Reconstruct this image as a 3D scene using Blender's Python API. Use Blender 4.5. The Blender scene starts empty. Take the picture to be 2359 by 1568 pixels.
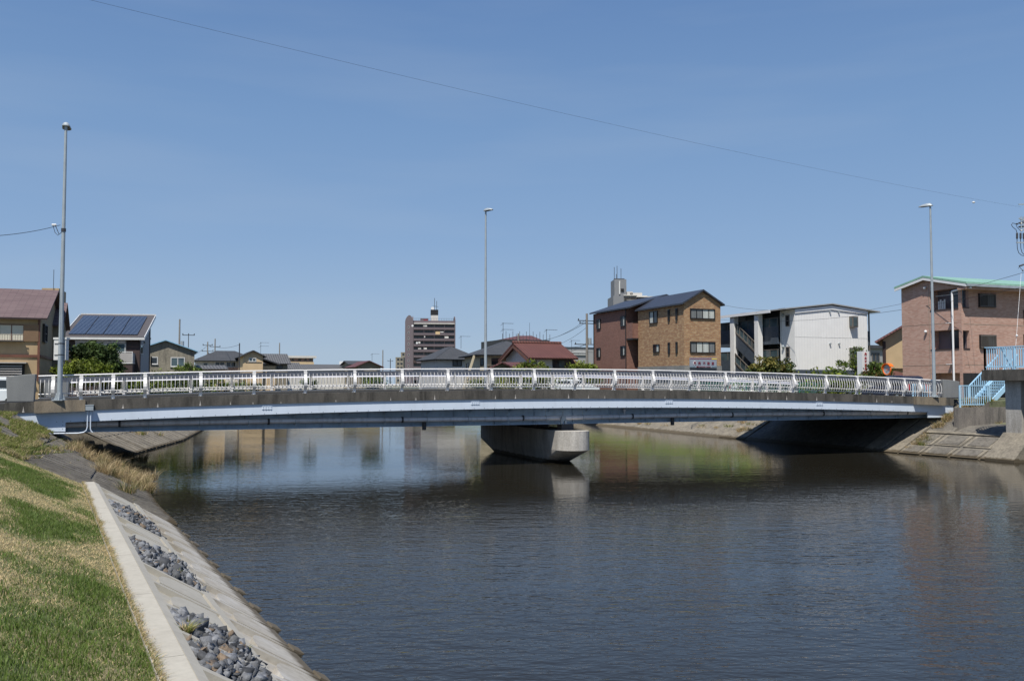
import bpy, bmesh, math, random
import numpy as np
from mathutils import Vector, Matrix
from math import sin, cos, tan, atan, atan2, pi, radians, sqrt, floor
random.seed(7); RNG = np.random.default_rng(11)
SC = bpy.context.scene
COL = SC.collection

# ------------------------------------------------------------------ camera
FPX, CXP, CYP, HZ, EYE = 2100.0, 1179.5, 784.0, 884.0, 3.6      # focal length and horizon measured on a 2359 px wide picture
PIT = atan((HZ - CYP) / FPX)
cam = bpy.data.cameras.new('camera'); cam.sensor_width = 36.0; cam.lens = 36.0 * FPX / 2359.0
cam.clip_start = 0.1; cam.clip_end = 6000
camo = bpy.data.objects.new('camera', cam); COL.objects.link(camo)
camo.location = (0, 0, EYE); camo.rotation_euler = (pi / 2 + PIT, 0, 0); SC.camera = camo

# ------------------------------------------------------------------ sun and sky
TH = 0.3694
U = Vector((cos(TH), sin(TH), 0)); V = Vector((-sin(TH), cos(TH), 0)); ZU = Vector((0, 0, 1))
LDIR = (U * 0.75 + V * 1.0 - ZU * 2.2).normalized()            # the way sunlight travels
ELEV = math.asin(-LDIR.z); AZ = atan2(-LDIR.x, -LDIR.y)
sun = bpy.data.lights.new('sun', 'SUN'); sun.energy = 4.6; sun.angle = radians(0.5); sun.color = (1.0, 0.955, 0.88)
suno = bpy.data.objects.new('sun', sun); COL.objects.link(suno)
suno.rotation_euler = LDIR.to_track_quat('-Z', 'Y').to_euler(); suno.location = (-40, -60, 80)
W = bpy.data.worlds.new('World'); SC.world = W; W.use_nodes = True
nt = W.node_tree; bg = nt.nodes['Background']
sky = nt.nodes.new('ShaderNodeTexSky'); sky.sky_type = 'NISHITA'; sky.sun_disc = False
sky.sun_elevation = ELEV; sky.sun_rotation = AZ; sky.altitude = 0; sky.air_density = 1.0; sky.dust_density = 0.6; sky.ozone_density = 2.2
# clear spring sky: the Nishita dome evened towards the blue of the day by height above the horizon, with a few thin cirrus veils
tcw = nt.nodes.new('ShaderNodeTexCoord'); spw = nt.nodes.new('ShaderNodeSeparateXYZ'); nt.links.new(tcw.outputs['Generated'], spw.inputs[0])
rw = nt.nodes.new('ShaderNodeValToRGB'); nt.links.new(spw.outputs[2], rw.inputs[0])
for i, (p_, c_) in enumerate([(0.0, (.335, .445, .575)), (0.06, (.280, .395, .560)), (0.15, (.212, .335, .535)), (0.27, (.160, .280, .490)), (0.40, (.112, .214, .425)), (1.0, (.06, .14, .38))]):
    if i > 1: rw.color_ramp.elements.new(0.5)
for e_, (p_, c_) in zip(rw.color_ramp.elements, [(0.0, (.335, .445, .575)), (0.06, (.280, .395, .560)), (0.15, (.212, .335, .535)), (0.27, (.160, .280, .490)), (0.40, (.112, .214, .425)), (1.0, (.06, .14, .38))]):
    e_.position = p_; e_.color = (*c_, 1)
mpw = nt.nodes.new('ShaderNodeMapping'); mpw.inputs['Scale'].default_value = (1.2, 1.2, 9.0); mpw.inputs['Rotation'].default_value = (0.12, 0.10, 0); nt.links.new(tcw.outputs['Generated'], mpw.inputs[0])
nzw = nt.nodes.new('ShaderNodeTexNoise'); nzw.inputs['Scale'].default_value = 1.6; nzw.inputs['Detail'].default_value = 5; nt.links.new(mpw.outputs[0], nzw.inputs['Vector'])
rcw = nt.nodes.new('ShaderNodeValToRGB'); nt.links.new(nzw.outputs['Fac'], rcw.inputs[0])
rcw.color_ramp.elements[0].position = 0.5; rcw.color_ramp.elements[0].color = (0, 0, 0, 1); rcw.color_ramp.elements[1].position = 0.8; rcw.color_ramp.elements[1].color = (.16, .16, .16, 1)
mcw = nt.nodes.new('ShaderNodeMix'); mcw.data_type = 'RGBA'; nt.links.new(rcw.outputs[0], mcw.inputs[0]); nt.links.new(rw.outputs[0], mcw.inputs[6]); mcw.inputs[7].default_value = (.42, .48, .56, 1)
vmw = nt.nodes.new('ShaderNodeVectorMath'); vmw.operation = 'SCALE'; vmw.inputs['Scale'].default_value = 0.07; nt.links.new(sky.outputs[0], vmw.inputs[0])
mnw = nt.nodes.new('ShaderNodeMix'); mnw.data_type = 'RGBA'; mnw.inputs[0].default_value = 0.85; nt.links.new(vmw.outputs[0], mnw.inputs[6]); nt.links.new(mcw.outputs[2], mnw.inputs[7])
nt.links.new(mnw.outputs[2], bg.inputs[0]); bg.inputs[1].default_value = 1.0
SC.view_settings.view_transform = 'Standard'; SC.view_settings.look = 'None'
SC.view_settings.exposure = 0.28; SC.view_settings.gamma = 1.0
SC.cycles.use_denoising = True
SC.cycles.max_bounces = 6; SC.cycles.sample_clamp_indirect = 6

# ------------------------------------------------------------------ measuring helpers
cP, sP = cos(PIT), sin(PIT)
def ray(px, py):
    x = (px - CXP) / FPX; y = -(py - CYP) / FPX
    wy = cP - sP * y
    return x / wy, (sP + cP * y) / wy
def at(px, py, Y):
    a, b = ray(px, py); return Vector((a * Y, Y, EYE + b * Y))
def onz(px, py, z):
    a, b = ray(px, py); Y = (z - EYE) / b; return Vector((a * Y, Y, z))
def zm(x0, y0, k):                      # full-size picture coordinates of a crop -> 2359 px coordinates
    return lambda x, y: ((x0 + x * k) / 1.73633, (y0 + y * k) / 1.73633)
def mx(px): return ray(px, HZ)[0]
def along(O, d, px):                    # distance along d from O where the picture column px is reached
    m = mx(px); return (m * O.y - O.x) / (d.x - m * d.y)
# bridge frame
P0 = Vector((-13.9592, 34.7258, 0)); Z0 = EYE - 0.269; KC = 0.0009; SCN = 16.74; BW = 11.58
def zd(s): return Z0 - KC * (s - SCN) ** 2
def B(s, v, z=0.0): p = P0 + U * s + V * v; return Vector((p.x, p.y, z))
def S(px, v=0.0): return along(B(0, v), U, px)

# ------------------------------------------------------------------ mesh helpers
class MB:
    def __init__(self): self.v = []; self.f = []; self.m = []; self.mi = 0
    def add(self, vs, fs):
        n = len(self.v); self.v += [tuple(p) for p in vs]
        self.f += [tuple(i + n for i in f) for f in fs]; self.m += [self.mi] * len(fs); return self
    def box(self, o, a, b, c):
        o, a, b, c = map(Vector, (o, a, b, c))
        return self.add([o, o + a, o + a + b, o + b, o + c, o + a + c, o + a + b + c, o + b + c],
                        [(0, 3, 2, 1), (4, 5, 6, 7), (0, 1, 5, 4), (1, 2, 6, 5), (2, 3, 7, 6), (3, 0, 4, 7)])
    def cbox(self, x0, y0, z0, x1, y1, z1):
        return self.box((x0, y0, z0), (x1 - x0, 0, 0), (0, y1 - y0, 0), (0, 0, z1 - z0))
    def prism(self, pts, vec):
        pts = [Vector(p) for p in pts]; vec = Vector(vec); n = len(pts)
        return self.add(pts + [p + vec for p in pts],
                        [tuple(range(n - 1, -1, -1)), tuple(range(n, 2 * n))] + [(i, (i + 1) % n, n + (i + 1) % n, n + i) for i in range(n)])
    def bar(self, a, b, w, h=None, up=ZU):
        a = Vector(a); b = Vector(b); d = (b - a); h = w if h is None else h
        x = d.cross(up)
        if x.length < 1e-6: x = d.cross(Vector((1, 0, 0)))
        x.normalize(); y = x.cross(d).normalized()
        return self.box(a - x * w / 2 - y * h / 2, x * w, y * h, d)
    def tube(self, pts, r, n=8, cap=True):
        pts = [Vector(p) for p in pts]; N = len(pts); rs = r if isinstance(r, (list, tuple)) else [r] * N
        vs = []; ref = None
        for i, p in enumerate(pts):
            d = (pts[min(i + 1, N - 1)] - pts[max(i - 1, 0)]).normalized()
            if ref is None:
                ref = d.cross(ZU)
                if ref.length < 1e-3: ref = d.cross(Vector((1, 0, 0)))
            x = (ref - d * ref.dot(d)).normalized(); y = d.cross(x); ref = x
            vs += [p + (x * cos(2 * pi * k / n) + y * sin(2 * pi * k / n)) * rs[i] for k in range(n)]
        fs = [(i * n + k, i * n + (k + 1) % n, (i + 1) * n + (k + 1) % n, (i + 1) * n + k) for i in range(N - 1) for k in range(n)]
        if cap: fs += [tuple(range(n - 1, -1, -1)), tuple(range((N - 1) * n, N * n))]
        return self.add(vs, fs)
    def disc(self, c, nrm, r, t, n=20):
        nrm = Vector(nrm).normalized(); return self.tube([Vector(c), Vector(c) + nrm * t], r, n)
    def ball(self, c, r, n=10, sx=1, sy=1, sz=1):
        vs = []; fs = []; c = Vector(c); m = n // 2
        for i in range(m + 1):
            a = pi * i / m
            for k in range(n):
                b = 2 * pi * k / n; vs.append(c + Vector((r * sx * sin(a) * cos(b), r * sy * sin(a) * sin(b), r * sz * cos(a))))
        fs = [(i * n + k, (i + 1) * n + k, (i + 1) * n + (k + 1) % n, i * n + (k + 1) % n) for i in range(m) for k in range(n)]
        return self.add(vs, fs)
    def build(self, name, mat, parent=None, smooth=False, recalc=True, label=None, kind=None):
        if not self.v: return None
        org = ORG.get(parent.name, Vector((0, 0, 0))) if parent else Vector((0, 0, 0))
        me = bpy.data.meshes.new(name)
        me.from_pydata([(x - org.x, y - org.y, z - org.z) for x, y, z in self.v], [], self.f)
        mats = mat if isinstance(mat, (list, tuple)) else [mat]
        for q in mats: me.materials.append(q)
        if len(mats) > 1: me.polygons.foreach_set('material_index', self.m)
        if recalc:
            bm = bmesh.new(); bm.from_mesh(me); bmesh.ops.recalc_face_normals(bm, faces=bm.faces); bm.to_mesh(me); bm.free()
        uvl = me.uv_layers.new(name='UVMap'); me.update()
        uv = np.zeros((len(me.loops), 2), dtype=np.float32)
        for p in me.polygons:
            n = p.normal
            if abs(n.z) > 0.98: t = U; bt = V
            else:
                t = ZU.cross(n).normalized(); bt = n.cross(t)
            for li in p.loop_indices:
                co = me.vertices[me.loops[li].vertex_index].co + org
                uv[li] = (co.dot(t), co.dot(bt))
        uvl.data.foreach_set('uv', uv.ravel())
        if smooth:
            me.polygons.foreach_set('use_smooth', [True] * len(me.polygons))
            me.set_sharp_from_angle(angle=radians(40))
        o = bpy.data.objects.new(name, me); COL.objects.link(o)
        if parent: o.parent = parent
        ORG[o.name] = org
        if label: o['label'] = label
        if kind: o['kind'] = kind
        return o
ORG = {}
def thing(name, label, cat, loc, group=None):
    o = bpy.data.objects.new(name, None); COL.objects.link(o); o.location = loc; o.empty_display_size = 0.3
    ORG[o.name] = Vector(loc); tag(o, label, cat, group); return o
def tag(o, label, cat, group=None, kind=None):
    o['label'] = label; o['category'] = cat
    if group: o['group'] = group
    if kind: o['kind'] = kind
    return o
def npmesh(name, verts, faces, mats, midx=None, col=None, smooth=False):
    """verts (N,3) faces (M,k) numpy arrays"""
    me = bpy.data.meshes.new(name); N = len(verts); M, k = faces.shape
    me.vertices.add(N); me.vertices.foreach_set('co', np.asarray(verts, dtype=np.float32).ravel())
    me.loops.add(M * k); me.loops.foreach_set('vertex_index', faces.ravel().astype(np.int32))
    me.polygons.add(M); me.polygons.foreach_set('loop_start', np.arange(0, M * k, k, dtype=np.int32))
    for m in mats: me.materials.append(m)
    if midx is not None: me.polygons.foreach_set('material_index', midx.astype(np.int32))
    if smooth: me.polygons.foreach_set('use_smooth', np.ones(M, dtype=bool))
    if col is not None:
        ca = me.color_attributes.new('tint', 'FLOAT_COLOR', 'POINT')
        c = np.ones((N, 4), dtype=np.float32); c[:, :3] = col; ca.data.foreach_set('color', c.ravel())
    me.update(calc_edges=True); me.validate()
    o = bpy.data.objects.new(name, me); COL.objects.link(o); return o

# ------------------------------------------------------------------ materials
def newmat(name):
    m = bpy.data.materials.new(name); m.use_nodes = True
    return m, m.node_tree, m.node_tree.nodes['Principled BSDF']
def N(t, typ, **kw):
    n = t.nodes.new(typ)
    for k, v in kw.items(): setattr(n, k, v)
    return n
def lk(t, a, b): t.links.new(a, b)
def coord(t, kind='Object', scale=(1, 1, 1)):
    tc = N(t, 'ShaderNodeTexCoord'); mp = N(t, 'ShaderNodeMapping'); mp.inputs['Scale'].default_value = scale
    lk(t, tc.outputs[kind], mp.inputs[0]); return mp.outputs[0]
def noise(t, vec, scale, detail=4, rough=0.55):
    n = N(t, 'ShaderNodeTexNoise'); n.inputs['Scale'].default_value = scale; n.inputs['Detail'].default_value = detail
    n.inputs['Roughness'].default_value = rough; lk(t, vec, n.inputs['Vector']); return n.outputs['Fac']
def ramp(t, fac, stops):
    r = N(t, 'ShaderNodeValToRGB'); e = r.color_ramp.elements
    while len(e) < len(stops): e.new(0.5)
    for i, (p, c) in enumerate(stops):
        e[i].position = p; e[i].color = (c[0], c[1], c[2], 1) if isinstance(c, (tuple, list)) else (c, c, c, 1)
    lk(t, fac, r.inputs[0]); return r.outputs[0]
def mix(t, fac, a, b, typ='MIX'):
    n = N(t, 'ShaderNodeMix', data_type='RGBA', blend_type=typ)
    if isinstance(fac, (int, float)): n.inputs[0].default_value = fac
    else: lk(t, fac, n.inputs[0])
    for s, x in ((6, a), (7, b)):
        if isinstance(x, (tuple, list)): n.inputs[s].default_value = (x[0], x[1], x[2], 1)
        else: lk(t, x, n.inputs[s])
    return n.outputs[2]
def bump(t, b, h, strength, dist=0.02):
    n = N(t, 'ShaderNodeBump'); n.inputs['Strength'].default_value = strength; n.inputs['Distance'].default_value = dist
    lk(t, h, n.inputs['Height']); lk(t, n.outputs[0], b.inputs['Normal'])
def sc3(c, k): return tuple(min(1, x * k) for x in c)
def paint(name, c, rough=0.5, var=0.12, scale=1.5, streak=0.0, spec=0.4, metal=0.0, bmp=0.0):
    m, t, b = newmat(name); co = coord(t)
    f = noise(t, co, scale, 5)
    col = ramp(t, f, [(0.3, sc3(c, 1 - var)), (0.7, sc3(c, 1 + var))])
    if streak:
        f2 = noise(t, coord(t, 'Object', (1, 1, 0.08)), 5.0, 4)
        col = mix(t, ramp(t, f2, [(0.5, 0.0), (0.72, streak)]), col, sc3(c, 0.45))
    lk(t, col, b.inputs['Base Color']); b.inputs['Roughness'].default_value = rough
    b.inputs['Specular IOR Level'].default_value = spec; b.inputs['Metallic'].default_value = metal
    if bmp: bump(t, b, noise(t, co, 40, 3), bmp, 0.01)
    return m
def concrete(name, a, b_, c=None, streak=0.6, fine=14.0, bm_=0.4, vert=0.15, fv=0.55, tide=False):
    m, t, b = newmat(name); co = coord(t)
    big = noise(t, co, 0.9, 6, 0.6); fn = noise(t, co, fine, 5, 0.7)
    col = mix(t, ramp(t, big, [(0.32, 0.0), (0.68, 1.0)]), a, b_)
    st = noise(t, coord(t, 'Object', (1, 1, vert)), 3.2, 5, 0.65)
    col = mix(t, ramp(t, st, [(0.45, 0.0), (0.7, streak)]), col, c or sc3(a, 0.45))
    col = mix(t, fv, col, mix(t, 1.0, col, ramp(t, fn, [(0.25, 0.45), (0.75, 1.5)]), 'MULTIPLY'))
    if tide:                                        # silt and algae left by the river along its edge
        gp = N(t, 'ShaderNodeNewGeometry'); sz = N(t, 'ShaderNodeSeparateXYZ'); lk(t, gp.outputs['Position'], sz.inputs[0])
        ad = N(t, 'ShaderNodeMath', operation='MULTIPLY_ADD'); lk(t, noise(t, co, 5, 4), ad.inputs[0]); ad.inputs[1].default_value = -0.22; lk(t, sz.outputs[2], ad.inputs[2])
        col = mix(t, ramp(t, ad.outputs[0], [(0.0, 0.85), (0.07, 0.0)]), col, (0.075, 0.058, 0.035))
    lk(t, col, b.inputs['Base Color']); b.inputs['Roughness'].default_value = 0.9; b.inputs['Specular IOR Level'].default_value = 0.2
    bump(t, b, fn, bm_, 0.015); return m
def brick(name, c1, c2, mortar, w, h, msz=0.012, bias=0.0, third=None, rough=0.85):
    m, t, b = newmat(name); uv = coord(t, 'UV')
    bt = N(t, 'ShaderNodeTexBrick'); lk(t, uv, bt.inputs['Vector'])
    bt.inputs['Color1'].default_value = (*c1, 1); bt.inputs['Color2'].default_value = (*c2, 1); bt.inputs['Mortar'].default_value = (*mortar, 1)
    bt.inputs['Scale'].default_value = 1.0; bt.inputs['Mortar Size'].default_value = msz; bt.inputs['Mortar Smooth'].default_value = 0.2
    bt.inputs['Bias'].default_value = bias; bt.inputs['Brick Width'].default_value = w; bt.inputs['Row Height'].default_value = h
    col = bt.outputs['Color']
    if third:
        f = noise(t, coord(t, 'UV', (1.0, 2.2, 1)), 2.3, 3, 0.6); col = mix(t, ramp(t, f, [(0.5, 0.0), (0.62, 0.8)]), col, third)
    col = mix(t, 0.25, col, ramp(t, noise(t, coord(t, 'Object'), 0.6, 4), [(0.3, (0.5, 0.5, 0.5)), (0.7, (1, 1, 1))]), 'MULTIPLY')
    lk(t, col, b.inputs['Base Color']); b.inputs['Roughness'].default_value = rough
    bump(t, b, bt.outputs['Fac'], -0.5, 0.01); return m
def lines(name, c, dark, period, axis=1, rough=0.6, width=0.12, var=0.1):
    """siding / tiles: thin dark joint every `period` metres along UV axis"""
    m, t, b = newmat(name); uv = coord(t, 'UV')
    sp = N(t, 'ShaderNodeSeparateXYZ'); lk(t, uv, sp.inputs[0])
    d = N(t, 'ShaderNodeMath', operation='DIVIDE'); lk(t, sp.outputs[axis], d.inputs[0]); d.inputs[1].default_value = period
    fr = N(t, 'ShaderNodeMath', operation='FRACT'); lk(t, d.outputs[0], fr.inputs[0])
    ln = ramp(t, fr.outputs[0], [(0.0, 1.0), (width, 0.0), (1.0, 0.0)])
    nz = noise(t, coord(t, 'Object'), 1.3, 5)
    base = ramp(t, nz, [(0.3, sc3(c, 1 - var)), (0.7, sc3(c, 1 + var))])
    lk(t, mix(t, ln, base, dark), b.inputs['Base Color']); b.inputs['Roughness'].default_value = rough
    bump(t, b, fr.outputs[0], 0.5, 0.02); return m
def glass(name, c=(0.02, 0.025, 0.03), rough=0.06):
    m, t, b = newmat(name)
    lk(t, ramp(t, noise(t, coord(t), 0.8, 2), [(0.3, sc3(c, 0.6)), (0.7, sc3(c, 1.5))]), b.inputs['Base Color'])
    b.inputs['Roughness'].default_value = rough; b.inputs['Specular IOR Level'].default_value = 0.6; return m
def tile(name, c, c2, row=0.28, colw=0.3):
    m, t, b = newmat(name); uv = coord(t, 'UV'); sp = N(t, 'ShaderNodeSeparateXYZ'); lk(t, uv, sp.inputs[0])
    hs = []
    for ax, per in ((0, colw), (1, row)):
        d = N(t, 'ShaderNodeMath', operation='DIVIDE'); lk(t, sp.outputs[ax], d.inputs[0]); d.inputs[1].default_value = per
        fr = N(t, 'ShaderNodeMath', operation='FRACT'); lk(t, d.outputs[0], fr.inputs[0]); hs.append(fr.outputs[0])
    wv = ramp(t, hs[0], [(0.0, 0.25), (0.25, 1.0), (0.75, 1.0), (1.0, 0.25)])
    rw = ramp(t, hs[1], [(0.0, 0.35), (0.2, 1.0), (1.0, 0.9)])
    h = mix(t, 1.0, wv, rw, 'MULTIPLY'); nz = noise(t, coord(t), 1.1, 6, 0.65)
    col = ramp(t, nz, [(0.3, c), (0.7, c2)])
    lk(t, mix(t, 1.0, col, h, 'MULTIPLY'), b.inputs['Base Color']); b.inputs['Roughness'].default_value = 0.7; bump(t, b, h, 0.6, 0.03); return m

M = {}
M['white'] = paint('white_paint', (0.75, 0.73, 0.70), 0.4, 0.05, streak=0.12)
M['post'] = paint('cream_paint', (0.62, 0.58, 0.53), 0.5, 0.05)
M['band'] = paint('shaded_white_paint', (0.50, 0.50, 0.54), 0.45, 0.04)  # down-tilted railing band: shade and sky tint put into its colour
M['blue'] = paint('pale_blue_paint', (0.61, 0.68, 0.765), 0.45, 0.05, 0.8, streak=0.10)
M['blue2'] = paint('dull_blue_paint', (0.42, 0.54, 0.67), 0.55, 0.18, 0.8, streak=0.3)
M['curb'] = concrete('weathered_curb_concrete', (0.125, 0.114, 0.098), (0.080, 0.075, 0.066), (0.025, 0.024, 0.022), 0.9, 22)
M['drip'] = paint('lime_stain', (0.45, 0.42, 0.38), 0.9, 0.2, 6)
M['pilas'] = concrete('tan_curb_concrete', (0.27, 0.22, 0.155), (0.19, 0.165, 0.13), (0.05, 0.045, 0.04), 0.5, 22)
M['asph'] = concrete('asphalt', (0.06, 0.06, 0.06), (0.075, 0.074, 0.07), None, 0.2, 30)
M['pier'] = concrete('pier_concrete', (0.50, 0.47, 0.42), (0.40, 0.38, 0.345), (0.22, 0.20, 0.17), 0.75, 16, 0.2, 0.15, 0.55, True)
M['newc'] = concrete('new_concrete', (0.41, 0.385, 0.325), (0.375, 0.35, 0.295), (0.31, 0.285, 0.235), 0.3, 10, 0.15, 1.0, 0.18)
M['wetc'] = concrete('stained_concrete', (0.46, 0.44, 0.40), (0.34, 0.305, 0.24), (0.24, 0.20, 0.15), 0.45, 10, 0.2, 1.0, 0.3, True)
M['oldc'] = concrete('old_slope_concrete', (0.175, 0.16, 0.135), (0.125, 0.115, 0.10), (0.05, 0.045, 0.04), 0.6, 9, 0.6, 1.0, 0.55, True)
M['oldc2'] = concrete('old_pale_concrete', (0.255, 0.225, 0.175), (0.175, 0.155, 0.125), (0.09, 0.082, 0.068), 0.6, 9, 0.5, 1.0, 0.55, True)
M['wallc'] = concrete('grey_wall_concrete', (0.24, 0.215, 0.185), (0.17, 0.155, 0.14), (0.08, 0.075, 0.07), 0.8, 14)
M['granite'] = concrete('grey_granite', (0.23, 0.235, 0.23), (0.19, 0.195, 0.195), None, 0.15, 60, 0.1)
M['galv'] = paint('galvanised_steel', (0.36, 0.40, 0.42), 0.5, 0.12, 2.0, metal=0.25)
M['galvd'] = paint('dark_steel', (0.05, 0.05, 0.055), 0.5, 0.2)
M['pipe'] = paint('pipe_steel', (0.66, 0.65, 0.67), 0.35, 0.14, 1.2, streak=0.5, metal=0.1)
M['sky_blue'] = paint('sky_blue_paint', (0.37, 0.58, 0.73), 0.5, 0.08)
M['pipeblk'] = paint('black_rubber', (0.012, 0.012, 0.013), 0.7, 0.2)
M['stone'] = None
M['glass'] = glass('window_glass'); M['glassb'] = glass('bluish_window_glass', (0.06, 0.09, 0.10), 0.1)
M['curtain'] = lines('pleated_curtain', (0.50, 0.52, 0.48), (0.28, 0.31, 0.30), 0.16, 0, 0.8, 0.45)
M['shut'] = paint('cream_shutter', (0.60, 0.57, 0.46), 0.6, 0.04)
M['curtd'] = lines('grey_curtain', (0.17, 0.18, 0.18), (0.08, 0.09, 0.09), 0.16, 0, 0.8, 0.45)
M['blackf'] = paint('black_frame', (0.02, 0.02, 0.022), 0.4, 0.1)
M['whitef'] = paint('white_frame', (0.6, 0.6, 0.58), 0.4, 0.05)
M['greyf'] = paint('bronze_frame', (0.13, 0.115, 0.10), 0.45, 0.1)
M['trim'] = paint('brown_trim', (0.13, 0.055, 0.035), 0.5, 0.2)
M['dark'] = paint('dark_interior', (0.02, 0.02, 0.022), 0.9, 0.2)
M['ocher'] = paint('ochre_render', (0.40, 0.29, 0.17), 0.85, 0.10, 0.7, streak=0.12)
M['ocherg'] = paint('olive_and_shaded_ochre_render', (0.25, 0.215, 0.15), 0.85, 0.10, 0.7)  # wall tone of several houses; on the ochre wing, shade held in the colour
M['louv'] = lines('brown_louvre', (0.26, 0.16, 0.09), (0.05, 0.03, 0.02), 0.075, 1, 0.6, 0.35)
M['roofp'] = brick('purple_brown_shingles', (0.13, 0.085, 0.085), (0.165, 0.115, 0.11), (0.07, 0.05, 0.05), 0.9, 0.22, 0.02)
M['roofd'] = brick('dark_slate_shingles', (0.045, 0.05, 0.058), (0.06, 0.063, 0.07), (0.025, 0.027, 0.03), 0.9, 0.2, 0.02)
M['roofn'] = lines('navy_metal_roof', (0.035, 0.04, 0.055), (0.012, 0.014, 0.02), 0.3, 1, 0.45, 0.12)
M['tiler'] = tile('red_clay_tiles', (0.105, 0.036, 0.027), (0.165, 0.062, 0.045))
M['tileg'] = tile('grey_clay_tiles', (0.10, 0.10, 0.10), (0.15, 0.148, 0.145), 0.28, 0.35)
M['tilem'] = tile('maroon_tiles', (0.12, 0.045, 0.045), (0.16, 0.065, 0.06))
M['roofgrn'] = lines('green_metal_roof', (0.24, 0.42, 0.31), (0.17, 0.32, 0.23), 0.45, 0, 0.4, 0.1)
M['pinkb'] = brick('pink_brick_tiles', (0.43, 0.225, 0.165), (0.55, 0.34, 0.265), (0.42, 0.32, 0.26), 0.26, 0.085, 0.012)
M['redb'] = brick('red_brown_brick_tiles', (0.19, 0.085, 0.06), (0.26, 0.125, 0.09), (0.18, 0.12, 0.10), 0.24, 0.08, 0.010)
M['tanb'] = brick('tan_brick_tiles', (0.40, 0.235, 0.115), (0.30, 0.155, 0.075), (0.30, 0.23, 0.16), 0.42, 0.13, 0.014, 0.15, (0.46, 0.32, 0.18))
M['greyst'] = brick('grey_stone_tiles', (0.20, 0.20, 0.19), (0.26, 0.255, 0.24), (0.16, 0.16, 0.15), 0.6, 0.3, 0.012)
M['whitew'] = lines('white_ribbed_siding', (0.76, 0.75, 0.725), (0.64, 0.63, 0.61), 0.30, 0, 0.6, 0.12, 0.03)
M['slateb'] = lines('slate_blue_siding', (0.062, 0.080, 0.105), (0.02, 0.026, 0.035), 0.20, 1, 0.6, 0.15)
M['greywall'] = paint('blue_grey_siding', (0.30, 0.30, 0.295), 0.7, 0.06, streak=0.08)
M['brownw'] = lines('dark_brown_siding', (0.055, 0.035, 0.032), (0.02, 0.014, 0.013), 0.2, 1, 0.7, 0.15)
M['balcw'] = lines('pale_balcony_slats', (0.40, 0.38, 0.36), (0.24, 0.23, 0.22), 0.16, 1, 0.6, 0.12)
M['slatew'] = concrete('asbestos_cement_siding', (0.30, 0.27, 0.21), (0.235, 0.215, 0.17), (0.13, 0.12, 0.10), 0.7, 6, 0.15)
M['rooflb'] = paint('light_blue_metal', (0.25, 0.45, 0.60), 0.5, 0.1)
M['cream'] = paint('cream_render', (0.52, 0.45, 0.31), 0.85, 0.06)
M['plaster'] = paint('white_plaster', (0.56, 0.54, 0.50), 0.85, 0.06, streak=0.1)
M['beige'] = paint('beige_render', (0.56, 0.42, 0.25), 0.85, 0.06)
M['towerw'] = paint('mauve_grey_tiles', (0.145, 0.12, 0.13), 0.8, 0.06)
M['towerl'] = paint('mauve_grey_balcony', (0.135, 0.108, 0.118), 0.8, 0.06)
M['greyc'] = paint('grey_tower_render', (0.20, 0.205, 0.215), 0.8, 0.06)
M['scaf'] = lines('dark_scaffold_mesh', (0.035, 0.04, 0.042), (0.02, 0.022, 0.024), 1.8, 0, 0.9, 0.05)
M['teal'] = paint('teal_sign_paint', (0.16, 0.42, 0.38), 0.5, 0.04)
M['orange'] = paint('orange_plastic', (0.80, 0.16, 0.02), 0.4, 0.05)
M['signgrey'] = paint('sign_grey', (0.27, 0.30, 0.35), 0.5, 0.03)
M['signred'] = paint('sign_maroon', (0.22, 0.02, 0.04), 0.5, 0.03)
M['signred2'] = paint('sign_red', (0.45, 0.02, 0.03), 0.5, 0.03)
M['signyel'] = paint('sign_yellow', (0.75, 0.52, 0.04), 0.5, 0.03)
M['signteal'] = paint('sign_teal', (0.12, 0.24, 0.30), 0.5, 0.03)
M['signwhite'] = paint('sign_white', (0.70, 0.70, 0.70), 0.5, 0.03)
M['polec'] = concrete('pole_concrete', (0.26, 0.24, 0.21), (0.22, 0.20, 0.18), None, 0.3, 14)
M['carw'] = paint('white_car_paint', (0.70, 0.73, 0.74), 0.25, 0.02, spec=0.6)
M['card'] = paint('dark_car_paint', (0.02, 0.025, 0.045), 0.2, 0.02, spec=0.6)
M['tyre'] = paint('tyre_rubber', (0.02, 0.02, 0.02), 0.8, 0.1)
M['bark'] = concrete('bark', (0.10, 0.07, 0.05), (0.07, 0.05, 0.035), None, 0.4, 20)
M['cloth'] = paint('laundry_cloth', (0.6, 0.58, 0.55), 0.9, 0.15, 6)
M['clothb'] = paint('tan_cloth', (0.58, 0.42, 0.24), 0.9, 0.1, 6)
M['greenf'] = paint('green_fence_wire', (0.03, 0.19, 0.13), 0.5, 0.1)
M['wire'] = paint('wire_black', (0.03, 0.03, 0.035), 0.5, 0.1)
M['soil'] = concrete('bare_ground', (0.19, 0.17, 0.12), (0.12, 0.14, 0.07), (0.07, 0.08, 0.04), 0.7, 5, 0.5, 1.0)
M['pv'] = None
M['roofbrn'] = paint('grey_brown_metal_roof', (0.085, 0.075, 0.072), 0.6, 0.08)

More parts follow.
